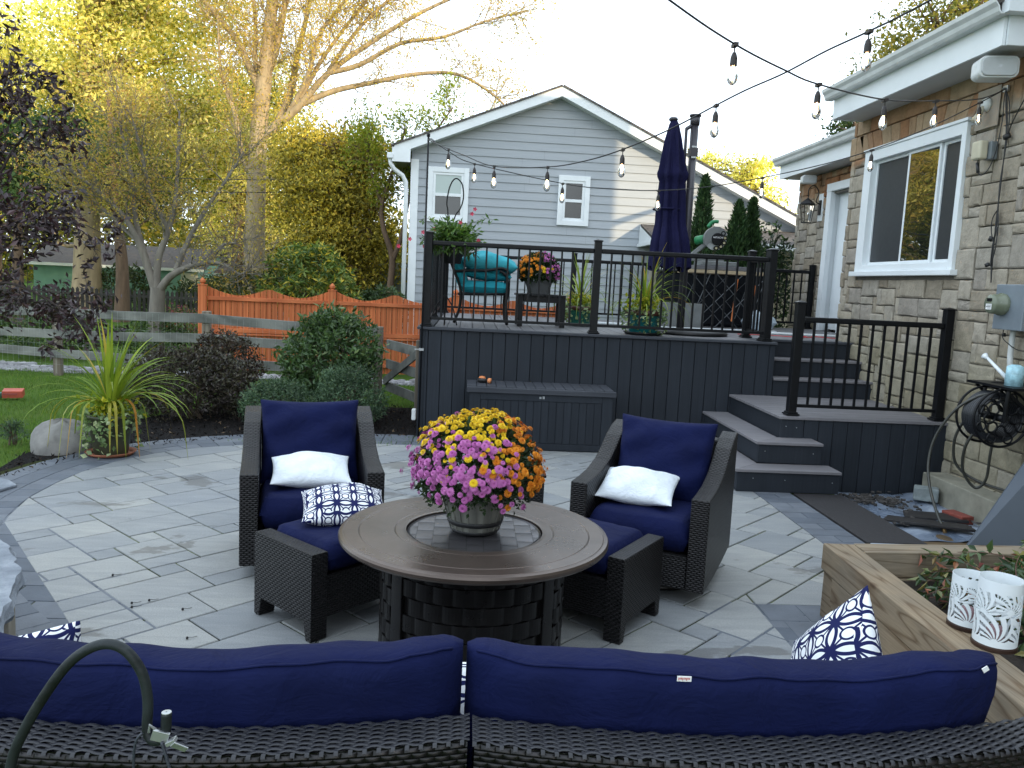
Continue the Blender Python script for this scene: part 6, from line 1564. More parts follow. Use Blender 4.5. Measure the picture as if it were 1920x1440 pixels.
# orange board fence with scalloped top
OF = T('orange_fence', 'orange stained board fence with scalloped top and ball-tipped posts', 'fence', (-2.3, 13.9, 0))
m_or = wood('orange_stain', (.40, .105, .035), (.52, .155, .055), 1, 2, .7, 4, .2, .07)
m_orx = wood('orange_stain_rail', (.42, .11, .04), (.54, .16, .06), 1, 0, .7, 4, .2, .05)
def of_y(x): return 13.6+(x+4.3)*.12
posts = [-4.33, -2.28, -.22, 1.8]
for k, x in enumerate(posts):
    y = of_y(x)-.05
    build(MB().box(x-.06, x+.06, y-.05, y+.05, -.05, 1.40).box(x-.068, x+.068, y-.058, y+.058, 1.401, 1.42).lathe([(.03, 1.42), (.028, 1.43), (.05, 1.455), (.046, 1.485), (.016, 1.52), (.001, 1.53)], (x, y, 0), 10), 'post', m_orx if False else m_or, OF, bevel=.004)
for k in range(3):
    x0, x1 = posts[k]+.062, posts[k+1]-.062; bd_ = MB(); n = 21
    for i in range(n):
        xa = x0+(x1-x0)*i/n; xb = x0+(x1-x0)*(i+1)/n; 
        def tz(x):
            u = (x-x0)/(x1-x0); v_ = abs(2*u-1)
            return 1.255+.135*(abs(2*v_-1))**1.7
        y = of_y((xa+xb)/2)
        bd_.add([(xa+.003, y, .02), (xb-.003, y, .02), (xb-.003, y, tz(xb)), (xa+.003, y, tz(xa)), (xa+.003, y+.018, .02), (xb-.003, y+.018, .02), (xb-.003, y+.018, tz(xb)), (xa+.003, y+.018, tz(xa))], [(0, 1, 2, 3), (7, 6, 5, 4), (0, 4, 5, 1), (1, 5, 6, 2), (2, 6, 7, 3), (3, 7, 4, 0)])
    build(bd_, 'board_panel', m_or, OF)
    for z, h in ((1.20, .06), (.68, .07), (.62, .03), (.16, .06)):
        build(MB().beam((x0, of_y(x0)-.02, z), (x1, of_y(x1)-.02, z), .036, h), 'rail', m_orx, OF, bevel=.003)
# dark picket fence, sheds and pale fence farther back
PF_ = T('picket_fence', 'old dark wooden picket fence in front of the green shed', 'fence', (-10, 23, .3))
pk = MB(); x = -16.0
while x < -5.6:
    h = 1.0+rng.uniform(-.02, .02); y = 23+(x+10)*.05
    pk.add([(x, y, .05), (x+.08, y, .05), (x+.08, y, h-.06), (x+.04, y, h), (x, y, h-.06), (x, y+.02, .2), (x+.08, y+.02, .2), (x+.08, y+.02, h-.06), (x+.04, y+.02, h), (x, y+.02, h-.06)], [(0, 1, 2, 3, 4), (9, 8, 7, 6, 5), (0, 4, 9, 5), (1, 6, 7, 2), (2, 7, 8, 3), (3, 8, 9, 4)])
    x += .125
m_old = plain('old_dark_wood', (.045, .042, .036), .9, .3, 6, isl=.3)
build(pk, 'pickets', m_old, PF_)
build(MB().box(-16, -5.6, 22.7, 22.74, .35, .41).box(-16, -5.6, 22.7, 22.74, .80, .86), 'rail', m_old, PF_)
def shed(x0, x1, y0, y1, zw, zr, wallc, roofc, label, name='shed', over=.3, panel=None):
    R = T(name, label, 'shed', ((x0+x1)/2, y0, 0))
    ym = (y0+y1)/2; m = plain(name+'_paint', wallc, .8, .1, 3)
    build(MB().add([(x0, y0, 0), (x1, y0, 0), (x1, y1, 0), (x0, y1, 0), (x0, y0, zw), (x1, y0, zw), (x1, y1, zw), (x0, y1, zw), (x0, ym, zr-.05), (x1, ym, zr-.05)], [(0, 1, 5, 4), (1, 2, 6, 9, 5), (2, 3, 7, 6), (3, 0, 4, 8, 7)]), 'wall', m, R)
    mb = MB(); roofslab(mb, (x0-over, y0-over, zw-.08), (x1+over, y0-over, zw-.08), (x1+over, ym, zr), (x0-over, ym, zr)); roofslab(mb, (x0-over, y1+over, zw-.08), (x1+over, y1+over, zw-.08), (x1+over, ym, zr), (x0-over, ym, zr))
    build(mb, 'roof', plain(name+'_roof', roofc, .95, .25, 9, 0, .4, 30), R)
    build(MB().box(x0-over, x1+over, y0-over-.03, y0-over-.001, zw-.11, zw-.01), 'fascia', m_trim, R)
    if panel:
        build(MB().box(x1-panel, x1+.001, y0-.03, y0-.001, 0, zw-.15), 'door', plain('cream_door', (.55, .53, .40), .7, .08), R)
shed(-15.5, -9.75, 30, 34, 1.62, 2.35, (.17, .33, .24), (.07, .06, .055), 'long mint green shed with dark roof behind the picket fence', 'green_shed', panel=.6)
shed(-9.5, -7.0, 32, 37, 1.5, 2.5, (.50, .46, .36), (.12, .08, .07), 'cream garage with brown roof left of the big tree trunk', 'garage')
GF = T('board_fence', 'pale grey solid board fence behind the thin tree beside the house', 'fence', (-2.5, 21, 0))
gf = MB(); x = -5.0
while x < -1.35:
    gf.box(x, x+.13, 21, 21.02, .2, 2.0); x += .135
build(gf, 'boards', plain('pale_grey_boards', (.26, .31, .32), .85, .1, 3, isl=.1), GF); build(MB().box(-5, -1.35, 20.96, 20.998, 1.85, 2.03), 'cap_rail', m_gutter, GF)
# ================================================================== SHRUBS
def bush(name, label, c, r3, z0, n, leaf, stops, seed, group=None, aspect=.42, stems=26, rough=.45, trans=.2, rosette=0, shell=.55, cat='shrub', lobes=5, spec=.4):
    r = np.random.default_rng(seed); R = T(name, label, cat, (c[0], c[1], z0), 0, group)
    # lobed volume: leaves gathered on shoots that reach the outline
    C = []; D = []; st = MB(); k = 0; cc = np.array([c[0], c[1], z0+r3[2]*.46])
    lob = r.normal(size=(lobes, 3)); lob /= np.linalg.norm(lob, axis=1)[:, None]
    nsh = n//(9 if not rosette else 8)
    for k in range(nsh):
        d = r.normal(size=3); d /= np.linalg.norm(d)
        if d[2] < -.75: d[2] *= -1
        bump_ = 1+.14*max(0, (lob@d).max()-.6)/.4*1.4-.08+r.normal(0, .05)
        s = shell+(1-shell)*r.random()**.5
        tip = cc+d*np.array([r3[0], r3[1], r3[2]*.56])*bump_*s
        if tip[2] < z0+.02: tip[2] = z0+.02+r.random()*.08
        sd = (d*.7+np.array([0, 0, .55])+r.normal(0, .25, 3)); sd /= np.linalg.norm(sd)
        m = 8 if rosette else 9
        for i in range(m):
            if rosette:
                q = i*2*PI/m+r.random(); e = r.uniform(-.3, .6); x = np.cross(sd, [0.3, .2, .9]); x /= np.linalg.norm(x); y = np.cross(sd, x)
                D.append(x*math.cos(q)+y*math.sin(q)+sd*e); C.append(tip)
            else:
                C.append(tip-sd*leaf*.28*i+r.normal(0, leaf*.12, 3)); D.append(sd*.5+r.normal(0, .55, 3))
        if k < stems:
            st.tube([(c[0]+r.normal(0, r3[0]*.15), c[1]+r.normal(0, r3[1]*.15), z0-.02), (cc+tip)/2, tip], [.010, .007, .003], 5)
    build(st, 'stem', plain(name+'_wood%d' % seed, (.09, .065, .045), .85, .2, 20), R)
    C = np.array(C); lv = MB()
    lv.leaves(C, leaf, leaf*aspect, D=np.array(D), up=.05, rg=r, fold=.1)
    build(lv, 'foliage', leafmat(name+'_leaf%d' % seed, stops, trans, rough, clump=2.2, spec=spec), R)
    return R
bush('laurel_bush', 'round mid-green broadleaf bush in front of the orange fence', (-1.66, 9.95), (.60, .58, 1.18), .12, 7200, .085, [(0, (.03, .065, .02)), (.5, (.06, .12, .04)), (.85, (.10, .17, .055)), (1, (.17, .22, .08))], 101, stems=30, aspect=.42, spec=.5)
bush('plum_shrub', 'spreading dark plum and bronze leaved shrub to the right of the spiky pot', (-3.12, 9.35), (.74, .55, .80), .0, 9500, .05, [(0, (.022, .018, .018)), (.4, (.045, .032, .030)), (.7, (.055, .06, .035)), (.9, (.09, .08, .055)), (1, (.14, .12, .09))], 102, aspect=.45)
bush('plum_shrub', 'taller dark plum-leaved shrub against the rail fence, next to the broadleaf bush', (-2.92, 9.95), (.46, .42, .92), .0, 5200, .05, [(0, (.022, .016, .016)), (.4, (.05, .032, .026)), (.8, (.06, .055, .035)), (1, (.12, .10, .07))], 108, aspect=.45)
blu = [(0, (.03, .065, .035)), (.5, (.065, .12, .065)), (.85, (.11, .18, .10)), (1, (.18, .25, .13))]
bush('low_shrub', 'low fine-leaved grey-green shrub behind the left armchair', (-2.08, 9.05), (.46, .40, .52), .0, 9000, .038, blu, 103, 'fine-leaved low shrubs', aspect=.32)
bush('low_shrub', 'fine-leaved blue-green shrub below the broadleaf bush', (-1.32, 9.15), (.44, .38, .66), .0, 9000, .038, blu, 104, 'fine-leaved low shrubs', aspect=.32)
bush('rhododendron', 'rhododendron with whorled yellowing leaves rising over the orange fence', (-2.95, 15.2), (.95, .75, 1.35), .75, 5200, .13, [(0, (.05, .10, .02)), (.5, (.11, .18, .035)), (.8, (.20, .25, .05)), (.92, (.45, .38, .04)), (1, (.55, .40, .03))], 105, rosette=1, aspect=.3, shell=.5)
bush('rhododendron', 'smaller rhododendron between the orange fence post and the thin tree', (-1.72, 15.4), (.55, .5, .9), .55, 2200, .12, [(0, (.02, .05, .02)), (.6, (.05, .09, .03)), (1, (.10, .15, .05))], 106, rosette=1, aspect=.3)
bush('rhododendron', 'yellow-flecked rhododendron at the left end of the orange fence', (-4.25, 15.8), (.8, .6, .95), .7, 2600, .12, [(0, (.03, .06, .02)), (.6, (.08, .11, .03)), (.85, (.35, .26, .03)), (1, (.42, .25, .02))], 107, rosette=1, aspect=.3)
for k, (x, y, a, h, s) in enumerate(((-7.2, 14.6, .8, .85, 111), (-8.7, 15.2, .9, 1.0, 112), (-10.3, 15.8, .9, .95, 113), (-5.9, 15.6, .7, .75, 114))):
    bush('garden_shrub', ['leafy green shrub behind the rail fence right of the left post', 'leafy green shrub behind the rail fence under the purple tree', 'leafy green shrub behind the rail fence at the far left edge', 'green shrub behind the rail fence near the bare tree trunk'][k], (x, y), (a, .7, h), 0, 2200, .085, [(0, (.025, .06, .02)), (.6, (.06, .11, .03)), (1, (.12, .17, .05))], s, 'green shrubs beyond the rail fence', stems=10)
bush('flower_clump', 'clump of red and purple garden flowers beyond the rail fence', (-6.3, 18.5), (.6, .5, .75), .1, 1400, .07, [(0, (.05, .09, .03)), (.5, (.10, .12, .04)), (.75, (.35, .06, .04)), (1, (.16, .05, .2))], 116, cat='flowers')
bush('low_perennial', 'small dark green perennial at the lawn edge left of the boulder', (-4.15, 7.6), (.16, .14, .22), 0, 700, .03, blu, 117, aspect=.3, stems=6, cat='plant')
bush('dark_hedge', 'dark shady shrub beyond the black fence at the right end of the deck', (5.4, 14.4), (.9, .6, 3.0), -.2, 4200, .10, [(0, (.01, .02, .01)), (.7, (.02, .045, .015)), (1, (.08, .14, .04))], 118, stems=8)
for k, (x, y, a, h, s) in enumerate(((-10.6, 25.5, 1.5, 1.3, 121), (-7.4, 24.5, 1.3, 1.25, 122))):
    bush('yard_shrub', ['dark shrub in front of the mint green shed behind the picket fence', 'dark shrub between the garage and the bare garden tree trunk'][k], (x, y), (a, .8, h), .3, 2600, .14, [(0, (.02, .04, .015)), (.6, (.045, .075, .02)), (1, (.09, .11, .03))], s, stems=8)
# arborvitae columns
def arb(name, label, c, z0, h, r, seed):
    rg = np.random.default_rng(seed); R = T(name, label, 'evergreen', (c[0], c[1], z0), 0, 'pointed arborvitae')
    build(MB().tube([(c[0], c[1], z0), (c[0], c[1], z0+h*.9)], [.05, .01], 6), 'trunk', plain('arb_trunk%d' % seed, (.08, .05, .03), .9), R)
    n = 9000; u = rg.random(n)**1.15; q = rg.uniform(0, 2*PI, n); rad = r*(np.minimum(1, (1-u)*2.1)**.75)*(.86+.14*np.sin(q*5+u*23)+.09*np.sin(q*9-u*41))*rg.uniform(.6, 1.03, n)
    C = np.c_[c[0]+rad*np.cos(q), c[1]+rad*np.sin(q), z0+.1+u*(h-.12)]; D = np.c_[np.cos(q)*.5, np.sin(q)*.5, np.full(n, 1.1)]
    build(MB().leaves(C, .10, .03, D=D, up=.5, rg=rg, fold=.05), 'foliage', leafmat('arb_leaf%d' % seed, [(0, (.012, .03, .01)), (.5, (.025, .06, .018)), (.9, (.05, .10, .03)), (1, (.08, .13, .04))], .1, .7, clump=3), R)
arb('arborvitae', 'tall narrow arborvitae close to the umbrella mast', (3.82, 13.5), -.1, 3.66, .30, 1)
arb('arborvitae', 'middle arborvitae, the wider of the pair by the stone wall', (4.42, 13.5), -.1, 3.28, .36, 2)
arb('arborvitae', 'arborvitae nearest the stone house corner', (4.72, 13.7), -.1, 3.36, .30, 3)
arb('arborvitae', 'lower arborvitae in front of the pair by the stone wall', (4.15, 13.3), -.1, 2.62, .32, 4)

# ================================================================== TREES
def limb(mb, P, r0, r1, n=7, sm=4):
    P = smooth_path(P, sm); mb.tube(P, np.linspace(r0, r1, len(P)), n, caps=False); return P
def twigs(mb, P, rg, count, L, r, depth, tips, spread=.9, lift=.25, n=4, frm=.25):
    """side shoots along a limb, recursive"""
    m = len(P)
    for k in range(count):
        i = int((frm+(1-frm)*rg.random())*(m-1)); i = min(max(i, 1), m-1)
        t_ = P[i]-P[i-1]; t_ = t_/(np.linalg.norm(t_)+1e-9); d = t_*.75+rg.normal(0, spread*.6, 3)+np.array([0, 0, lift]); d /= np.linalg.norm(d)
        l = L*rg.uniform(.5, 1.15); q = [P[i].copy()]; dd = d.copy()
        for s in range(4):
            dd = dd+rg.normal(0, .16, 3)+np.array([0, 0, .03]); dd /= np.linalg.norm(dd); q.append(q[-1]+dd*l/4)
        Q = np.array(q); mb.tube(Q, np.linspace(r, r*.35, len(Q)), n, caps=False)
        if depth > 0: twigs(mb, Q, rg, 4 if depth > 1 else 3, L*.58, r*.5, depth-1, tips, spread, lift, 3, .3)
        else: tips.extend(Q[2:])
m_bark_g = plain('grey_bark', (.17, .155, .13), .95, .3, 9, 0, .9, 30, stretch=(1, 1, .25))
m_bark_b = plain('brown_bark', (.13, .085, .055), .95, .35, 9, 0, .9, 30, stretch=(1, 1, .2))
m_bark_y = plain('pale_bark', (.36, .28, .17), .95, .25, 7, 0, .8, 25, stretch=(1, 1, .3))
YG = [(0, (.40, .43, .08)), (.4, (.72, .68, .16)), (.75, (.92, .83, .28)), (1, (.95, .78, .30))]
GG = [(0, (.20, .24, .05)), (.3, (.48, .48, .12)), (.7, (.82, .74, .22)), (1, (.92, .76, .30))]
def leafy(R, tips, per, spread, leaf, stops, seed, aspect=.5, trans=.35, clump=.6):
    rg = np.random.default_rng(seed); Tt = np.array(tips); C = np.repeat(Tt, per, axis=0)+rg.normal(0, spread, (len(Tt)*per, 3))
    build(MB().leaves(C, leaf, leaf*aspect, up=.0, rg=rg, fold=.12), 'crown', leafmat('crown%d' % seed, stops, trans, .6, clump=clump), R)
def big_tree(name, label, trunk, rt, crowns, stops, seed, leaf=.15, bark=None, nclump=120, per=60, cr=.42, group=None, hang=0, trans=.35, extra_limbs=()):
    rg = np.random.default_rng(seed); R = T(name, label, 'tree', trunk[0], 0, group); mb = MB()
    P = smooth_path(trunk, 5); mb.tube(P, np.linspace(rt, rt*.25, len(P))*(1+.35*np.exp(-np.arange(len(P))*1.2)), 12, caps=False)
    for e in extra_limbs: limb(mb, e[0], e[1], e[2])
    C = []
    for (cx, cy, cz, rx, ry, rz, wgt) in crowns:
        for k in range(int(nclump*wgt)):
            d = rg.normal(size=3); d /= np.linalg.norm(d); s = rg.random()**.4
            c = np.array([cx, cy, cz])+d*s*np.array([rx, ry, rz]); C.append(c)
            if k % 4 == 0:
                i = int(np.argmin(np.abs(P[:, 2]-(c[2]-rz*.35)))); a = P[i]; mid = (a+c)/2+rg.normal(0, .25, 3)+np.array([0, 0, -.1])
                mb.tube(smooth_path([a, mid, c], 3), np.linspace(rt*.18, .012, 7), 5, caps=False)
    build(mb, 'trunk', bark or m_bark_b, R, smooth=True)
    C = np.array(C); sc = rg.uniform(.5, 1.2, (len(C), 1)).repeat(per, 0)
    L_ = np.repeat(C, per, axis=0)+rg.normal(0, 1, (len(C)*per, 3))*sc*np.array([cr, cr, cr*.62])
    build(MB().leaves(L_, leaf, leaf*.5, up=-.1-hang, rg=rg, fold=.12), 'crown', leafmat(name+'_leaf%d' % seed, stops, trans, .6, clump=.55), R)
    return R
# hero oak with bare sunlit limbs
OK_ = T('oak_tree', 'tall tree with thick forked trunk and bare golden spreading limbs', 'tree', (-5.68, 22, 0), 0)
mb = MB(); rg = np.random.default_rng(201); tips = []
tr = limb(mb, [(-5.72, 22, -.2), (-5.70, 22, 1.5), (-5.67, 22, 3.4), (-5.60, 22, 5.3), (-5.50, 22, 6.3), (-5.42, 22.1, 7.4), (-5.32, 22.2, 8.7), (-5.1, 22.3, 10.5), (-4.9, 22.3, 12)], .30, .09, 14)
LM = [([(-5.62, 22, 5.0), (-5.1, 21.9, 5.45), (-4.59, 21.8, 5.85), (-3.79, 21.7, 6.75), (-2.7, 21.6, 7.55), (-1.4, 21.5, 8.35), (-.2, 21.4, 8.9)], .13, .03),
      ([(-5.45, 22, 6.7), (-5.3, 22.2, 7.6), (-4.95, 22.2, 8.6), (-4.5, 22.3, 9.8)], .08, .03), ([(-5.5, 22, 5.9), (-5.75, 22.2, 7.0), (-5.8, 22.3, 8.2), (-6.0, 22.3, 9.6)], .08, .03), ([(-4.6, 21.8, 5.9), (-4.0, 21.7, 7.0), (-3.2, 21.6, 8.1), (-2.2, 21.5, 9.3)], .07, .025), ([(-3.8, 21.7, 6.8), (-3.0, 21.6, 7.9), (-2.1, 21.6, 8.8), (-1.4, 21.5, 9.6)], .06, .02),
      ([(-4.5, 21.8, 5.95), (-3.7, 21.9, 6.35), (-2.7, 22, 6.65), (-1.6, 22.1, 6.95), (-.5, 22.1, 7.0), (.5, 22.1, 6.5), (1.0, 22.2, 6.0)], .085, .02),
      ([(-3.8, 21.7, 6.75), (-3.0, 21.7, 7.0), (-2.0, 21.6, 7.55), (-.9, 21.5, 7.75), (.1, 21.4, 8.15), (1.2, 21.4, 8.5)], .075, .018),
      ([(-5.2, 22, 5.3), (-4.85, 22.2, 6.3), (-4.72, 22.3, 7.2), (-4.45, 22.3, 8.4), (-4.2, 22.3, 9.6)], .12, .035),
      ([(-4.9, 21.9, 5.6), (-4.3, 21.6, 6.6), (-4.0, 21.5, 7.6), (-3.4, 21.4, 8.4), (-2.9, 21.4, 9.3)], .07, .025),
      ([(-5.52, 22, 6.2), (-5.9, 22.1, 6.9), (-6.2, 22.2, 7.5), (-6.75, 22.3, 8.1), (-7.2, 22.3, 8.6), (-7.9, 22.3, 9.6)], .12, .03),
      ([(-5.66, 22, 3.9), (-6.0, 21.9, 4.6), (-6.15, 21.8, 5.6), (-6.5, 21.8, 6.6), (-6.6, 21.8, 8)], .10, .02),
      ([(-5.62, 21.9, 3.95), (-5.2, 21.6, 4.05), (-4.7, 21.5, 3.95), (-4.2, 21.4, 3.9), (-3.5, 21.3, 4.05)], .07, .015),
      ([(-5.5, 22, 6.4), (-5.2, 22.2, 7.5), (-5.0, 22.2, 8.6), (-4.8, 22.3, 10)], .12, .04)]
for P_, a, b in LM:
    Q = limb(mb, P_, a, b, 8); twigs(mb, Q, rg, 24, 1.15, .014, 2, tips, 1.0, .12)
twigs(mb, tr, rg, 14, 1.3, .03, 2, tips, 1.1, .2, frm=.5)
build(mb, 'trunk', m_bark_y, OK_, smooth=True)
sel = [p for p in tips if rg.random() < .8 and p[2] > 3.4]
leafy(OK_, sel, 4, .15, .07, [(0, (.5, .45, .08)), (.5, (.65, .5, .1)), (1, (.55, .33, .08))], 202, .45)
# bare grey garden tree
GTt = T('garden_tree', 'small grey-barked tree with many bare spreading twigs behind the rail fence', 'tree', (-5.8, 15.5, 0), 0)
mb = MB(); tips = []; rg = np.random.default_rng(211)
tr = limb(mb, [(-5.82, 15.5, -.1), (-5.81, 15.5, .5), (-5.78, 15.5, 1.0), (-5.77, 15.5, 1.28)], .155, .13, 12)
for P_, a, b in (([(-5.80, 15.5, 1.15), (-5.97, 15.5, 1.7), (-6.12, 15.45, 2.15), (-6.38, 15.4, 2.6), (-6.8, 15.3, 3.0), (-7.3, 15.2, 3.4)], .085, .02),
                 ([(-5.80, 15.5, 1.2), (-5.78, 15.55, 1.8), (-5.62, 15.6, 2.3), (-5.48, 15.6, 2.9), (-5.43, 15.6, 3.7), (-5.40, 15.6, 4.5)], .08, .018),
                 ([(-5.79, 15.5, 1.15), (-5.5, 15.4, 1.5), (-5.1, 15.3, 1.7), (-4.8, 15.3, 1.8), (-4.5, 15.2, 2.1), (-4.25, 15.2, 2.15)], .08, .02),
                 ([(-5.95, 15.5, 1.7), (-6.2, 15.6, 2.5), (-6.3, 15.7, 3.3), (-6.5, 15.7, 4.2), (-6.55, 15.7, 4.9)], .06, .015),
                 ([(-5.4, 15.4, 1.62), (-5.2, 15.5, 2.2), (-4.9, 15.6, 2.8), (-4.5, 15.6, 3.4), (-4.2, 15.6, 3.9)], .06, .015),
                 ([(-6.1, 15.45, 2.1), (-6.6, 15.6, 2.5), (-7.1, 15.7, 2.9), (-7.6, 15.8, 3.2)], .045, .012),
                 ([(-5.6, 15.6, 2.35), (-5.9, 15.5, 3.0), (-6.0, 15.4, 3.7), (-6.2, 15.4, 4.4)], .045, .012),
                 ([(-4.8, 15.3, 1.8), (-4.4, 15.0, 1.75), (-4.1, 14.9, 1.6), (-3.9, 14.9, 1.75)], .04, .01)):
    Q = limb(mb, P_, a, b, 8); twigs(mb, Q, rg, 24, .85, .009, 2, tips, .95, .22, frm=.3)
build(mb, 'trunk', m_bark_g, GTt, smooth=True)
sel = [p for p in tips if rg.random() < (.75 if p[2] > 2.6 else .2)]
leafy(GTt, sel, 3, .13, .06, [(0, (.3, .26, .06)), (.6, (.5, .4, .1)), (1, (.4, .22, .08))], 212, .45)
# thin tree beside the neighbour's corner
TT = T('slender_tree', 'thin twin-stemmed tree with sparse yellow-green leaves left of the grey house', 'tree', (-1.72, 18, 0), 0)
mb = MB(); tips = []; rg = np.random.default_rng(221)
for P_, a, b in (([(-1.74, 18, -.1), (-1.72, 18, 1.4), (-1.70, 18, 2.1), (-1.9, 18, 2.7), (-1.95, 18, 3.2), (-1.75, 18, 3.9), (-1.5, 18, 4.8)], .09, .02),
                 ([(-1.70, 18, 2.0), (-1.5, 18, 2.6), (-1.42, 18.1, 3.2), (-1.25, 18.2, 4.0), (-.9, 18.3, 4.8), (-.5, 18.3, 5.4)], .06, .015),
                 ([(-1.4, 18.1, 3.3), (-.8, 18.2, 3.9), (-.2, 18.3, 4.3), (.3, 18.4, 4.7)], .04, .012), ([(-1.93, 18, 3.2), (-2.2, 18, 3.9), (-2.3, 18, 4.6)], .035, .01)):
    Q = limb(mb, P_, a, b, 8); twigs(mb, Q, rg, 16, .75, .009, 1, tips, .9, .35, frm=.5)
build(mb, 'trunk', m_bark_b, TT, smooth=True)
sel = [p for p in tips if p[2] > 3.2]
leafy(TT, sel, 9, .13, .10, [(0, (.14, .20, .02)), (.5, (.25, .30, .03)), (1, (.36, .34, .04))], 222, .38)
# dense cedar, lit gold on top and dark below
big_tree('cedar_tree', 'dense evergreen with golden lit top behind the orange fence', [(-3.2, 20, 0), (-3.2, 20, 3), (-3.1, 20, 5)], .22, [(-3.25, 20, 2.3, 1.5, 1.1, 1.7, 1.1), (-3.3, 20, 3.9, 1.35, 1.0, 1.1, .8), (-3.9, 20.3, 4.7, .7, .6, .6, .25), (-2.7, 19.9, 4.5, .65, .6, .6, .2)], [(0, (.13, .13, .03)), (.5, (.36, .30, .045)), (.9, (.62, .48, .06)), (1, (.72, .5, .08))], 231, .10, nclump=230, per=75, cr=.30, hang=.3, trans=.2)
# far-left mass of yellowing trees
big_tree('maple_tree', 'huge yellow-green tree with pale sunlit trunk at the upper left', [(-11.4, 25, 0), (-11.3, 25, 4), (-11.25, 25, 8), (-11.5, 25, 12)], .42, [(-10.5, 25, 7.2, 3.0, 2.0, 2.3, 1.5), (-8.6, 25, 5.4, 2.4, 1.5, 1.7, 1.0), (-9.2, 25, 9.8, 2.6, 2, 1.8, .9), (-12.6, 25, 4.8, 2.0, 1.5, 1.7, .5)], GG, 241, .15, m_bark_y, nclump=190, per=60, cr=.42, group='yellowing trees at the back')
big_tree('maple_tree', 'bright yellow-green tree filling the left edge behind the purple tree', [(-15, 26.5, 0), (-14.8, 26.5, 4), (-14.6, 26.5, 9)], .3, [(-15.0, 26.5, 7.0, 2.8, 1.8, 2.5, 1.6), (-13.8, 26, 4.2, 1.9, 1.5, 1.4, .6), (-16.5, 26, 3.5, 2.2, 1.5, 1.8, .7)], YG, 242, .14, m_bark_b, nclump=170, per=60, cr=.42, group='yellowing trees at the back')
big_tree('maple_tree', 'green-gold tree seen through the twigs of the bare garden tree', [(-7.8, 28, 0), (-7.8, 28, 3), (-7.7, 28, 7)], .25, [(-7.8, 28, 5.8, 2.6, 1.6, 1.9, 1.3), (-6.9, 28.5, 3.4, 2.4, 1.5, 1.4, .8), (-7.2, 28, 7.6, 1.5, 1.2, .9, .3)], GG, 243, .14, m_bark_b, nclump=170, per=60, cr=.42, group='yellowing trees at the back')
big_tree('maple_tree', 'dark reddish-trunked tree left of the bare garden tree', [(-9.15, 22, 0), (-9.1, 22, 1.5), (-9.25, 22, 3.4), (-9.4, 22, 6)], .21, [(-9.8, 22.4, 4.6, 1.7, 1.1, 1.1, .6), (-8.6, 22.6, 3.7, 1.3, 1.0, .8, .4)], [(0, (.05, .08, .015)), (.6, (.10, .13, .02)), (1, (.2, .2, .03))], 244, .12, m_bark_b, nclump=170, per=55, cr=.34, group='yellowing trees at the back')
big_tree('pine_tree', 'dark green pine sprays between the purple tree and the pale trunk', [(-10.2, 19, 0), (-10.1, 19, 3), (-10, 19, 4.6)], .14, [(-9.6, 19, 4.25, 1.3, .8, .55, .5), (-10.3, 19, 3.2, 1.1, .8, .5, .3)], [(0, (.02, .05, .02)), (.6, (.04, .085, .03)), (1, (.08, .13, .04))], 245, .12, m_bark_b, nclump=140, per=55, cr=.26)
big_tree('roadside_tree', 'olive-gold tree showing above the stone house gutter', [(11.2, 20, 0), (11.2, 20, 5), (11.3, 20, 8)], .25, [(11.3, 20, 8.2, 1.5, 1.2, 1.2, .7), (10.3, 20, 7.4, .9, .8, .6, .25), (12.5, 20, 9.0, 1.2, 1, 1, .4)], [(0, (.10, .12, .03)), (.6, (.20, .19, .04)), (1, (.32, .25, .05))], 246, .13, nclump=150, per=32, cr=.32, group='trees beyond the houses')
big_tree('roadside_tree', 'small yellow-green tree over the lower roof slope of the grey house', [(10.4, 30, 0), (10.3, 30, 4), (10.2, 30, 6)], .18, [(10.25, 30, 6.0, .95, .8, .75, .35), (10.9, 30, 5.0, .7, .6, .5, .15), (8.6, 31, 6.4, 1.0, .8, .5, .22), (12.0, 30.5, 4.4, .7, .6, .4, .1)], YG, 247, .13, nclump=170, per=40, cr=.26, group='trees beyond the houses')
big_tree('roadside_tree', 'dark small tree top peeping between the two stone house gutters', [(8.3, 18, 0), (8.3, 18, 4), (8.3, 18, 5)], .14, [(8.35, 18, 5.35, .5, .5, .45, .3)], [(0, (.02, .04, .015)), (1, (.06, .10, .03))], 248, .11, nclump=120, per=40, cr=.2, group='trees beyond the houses')
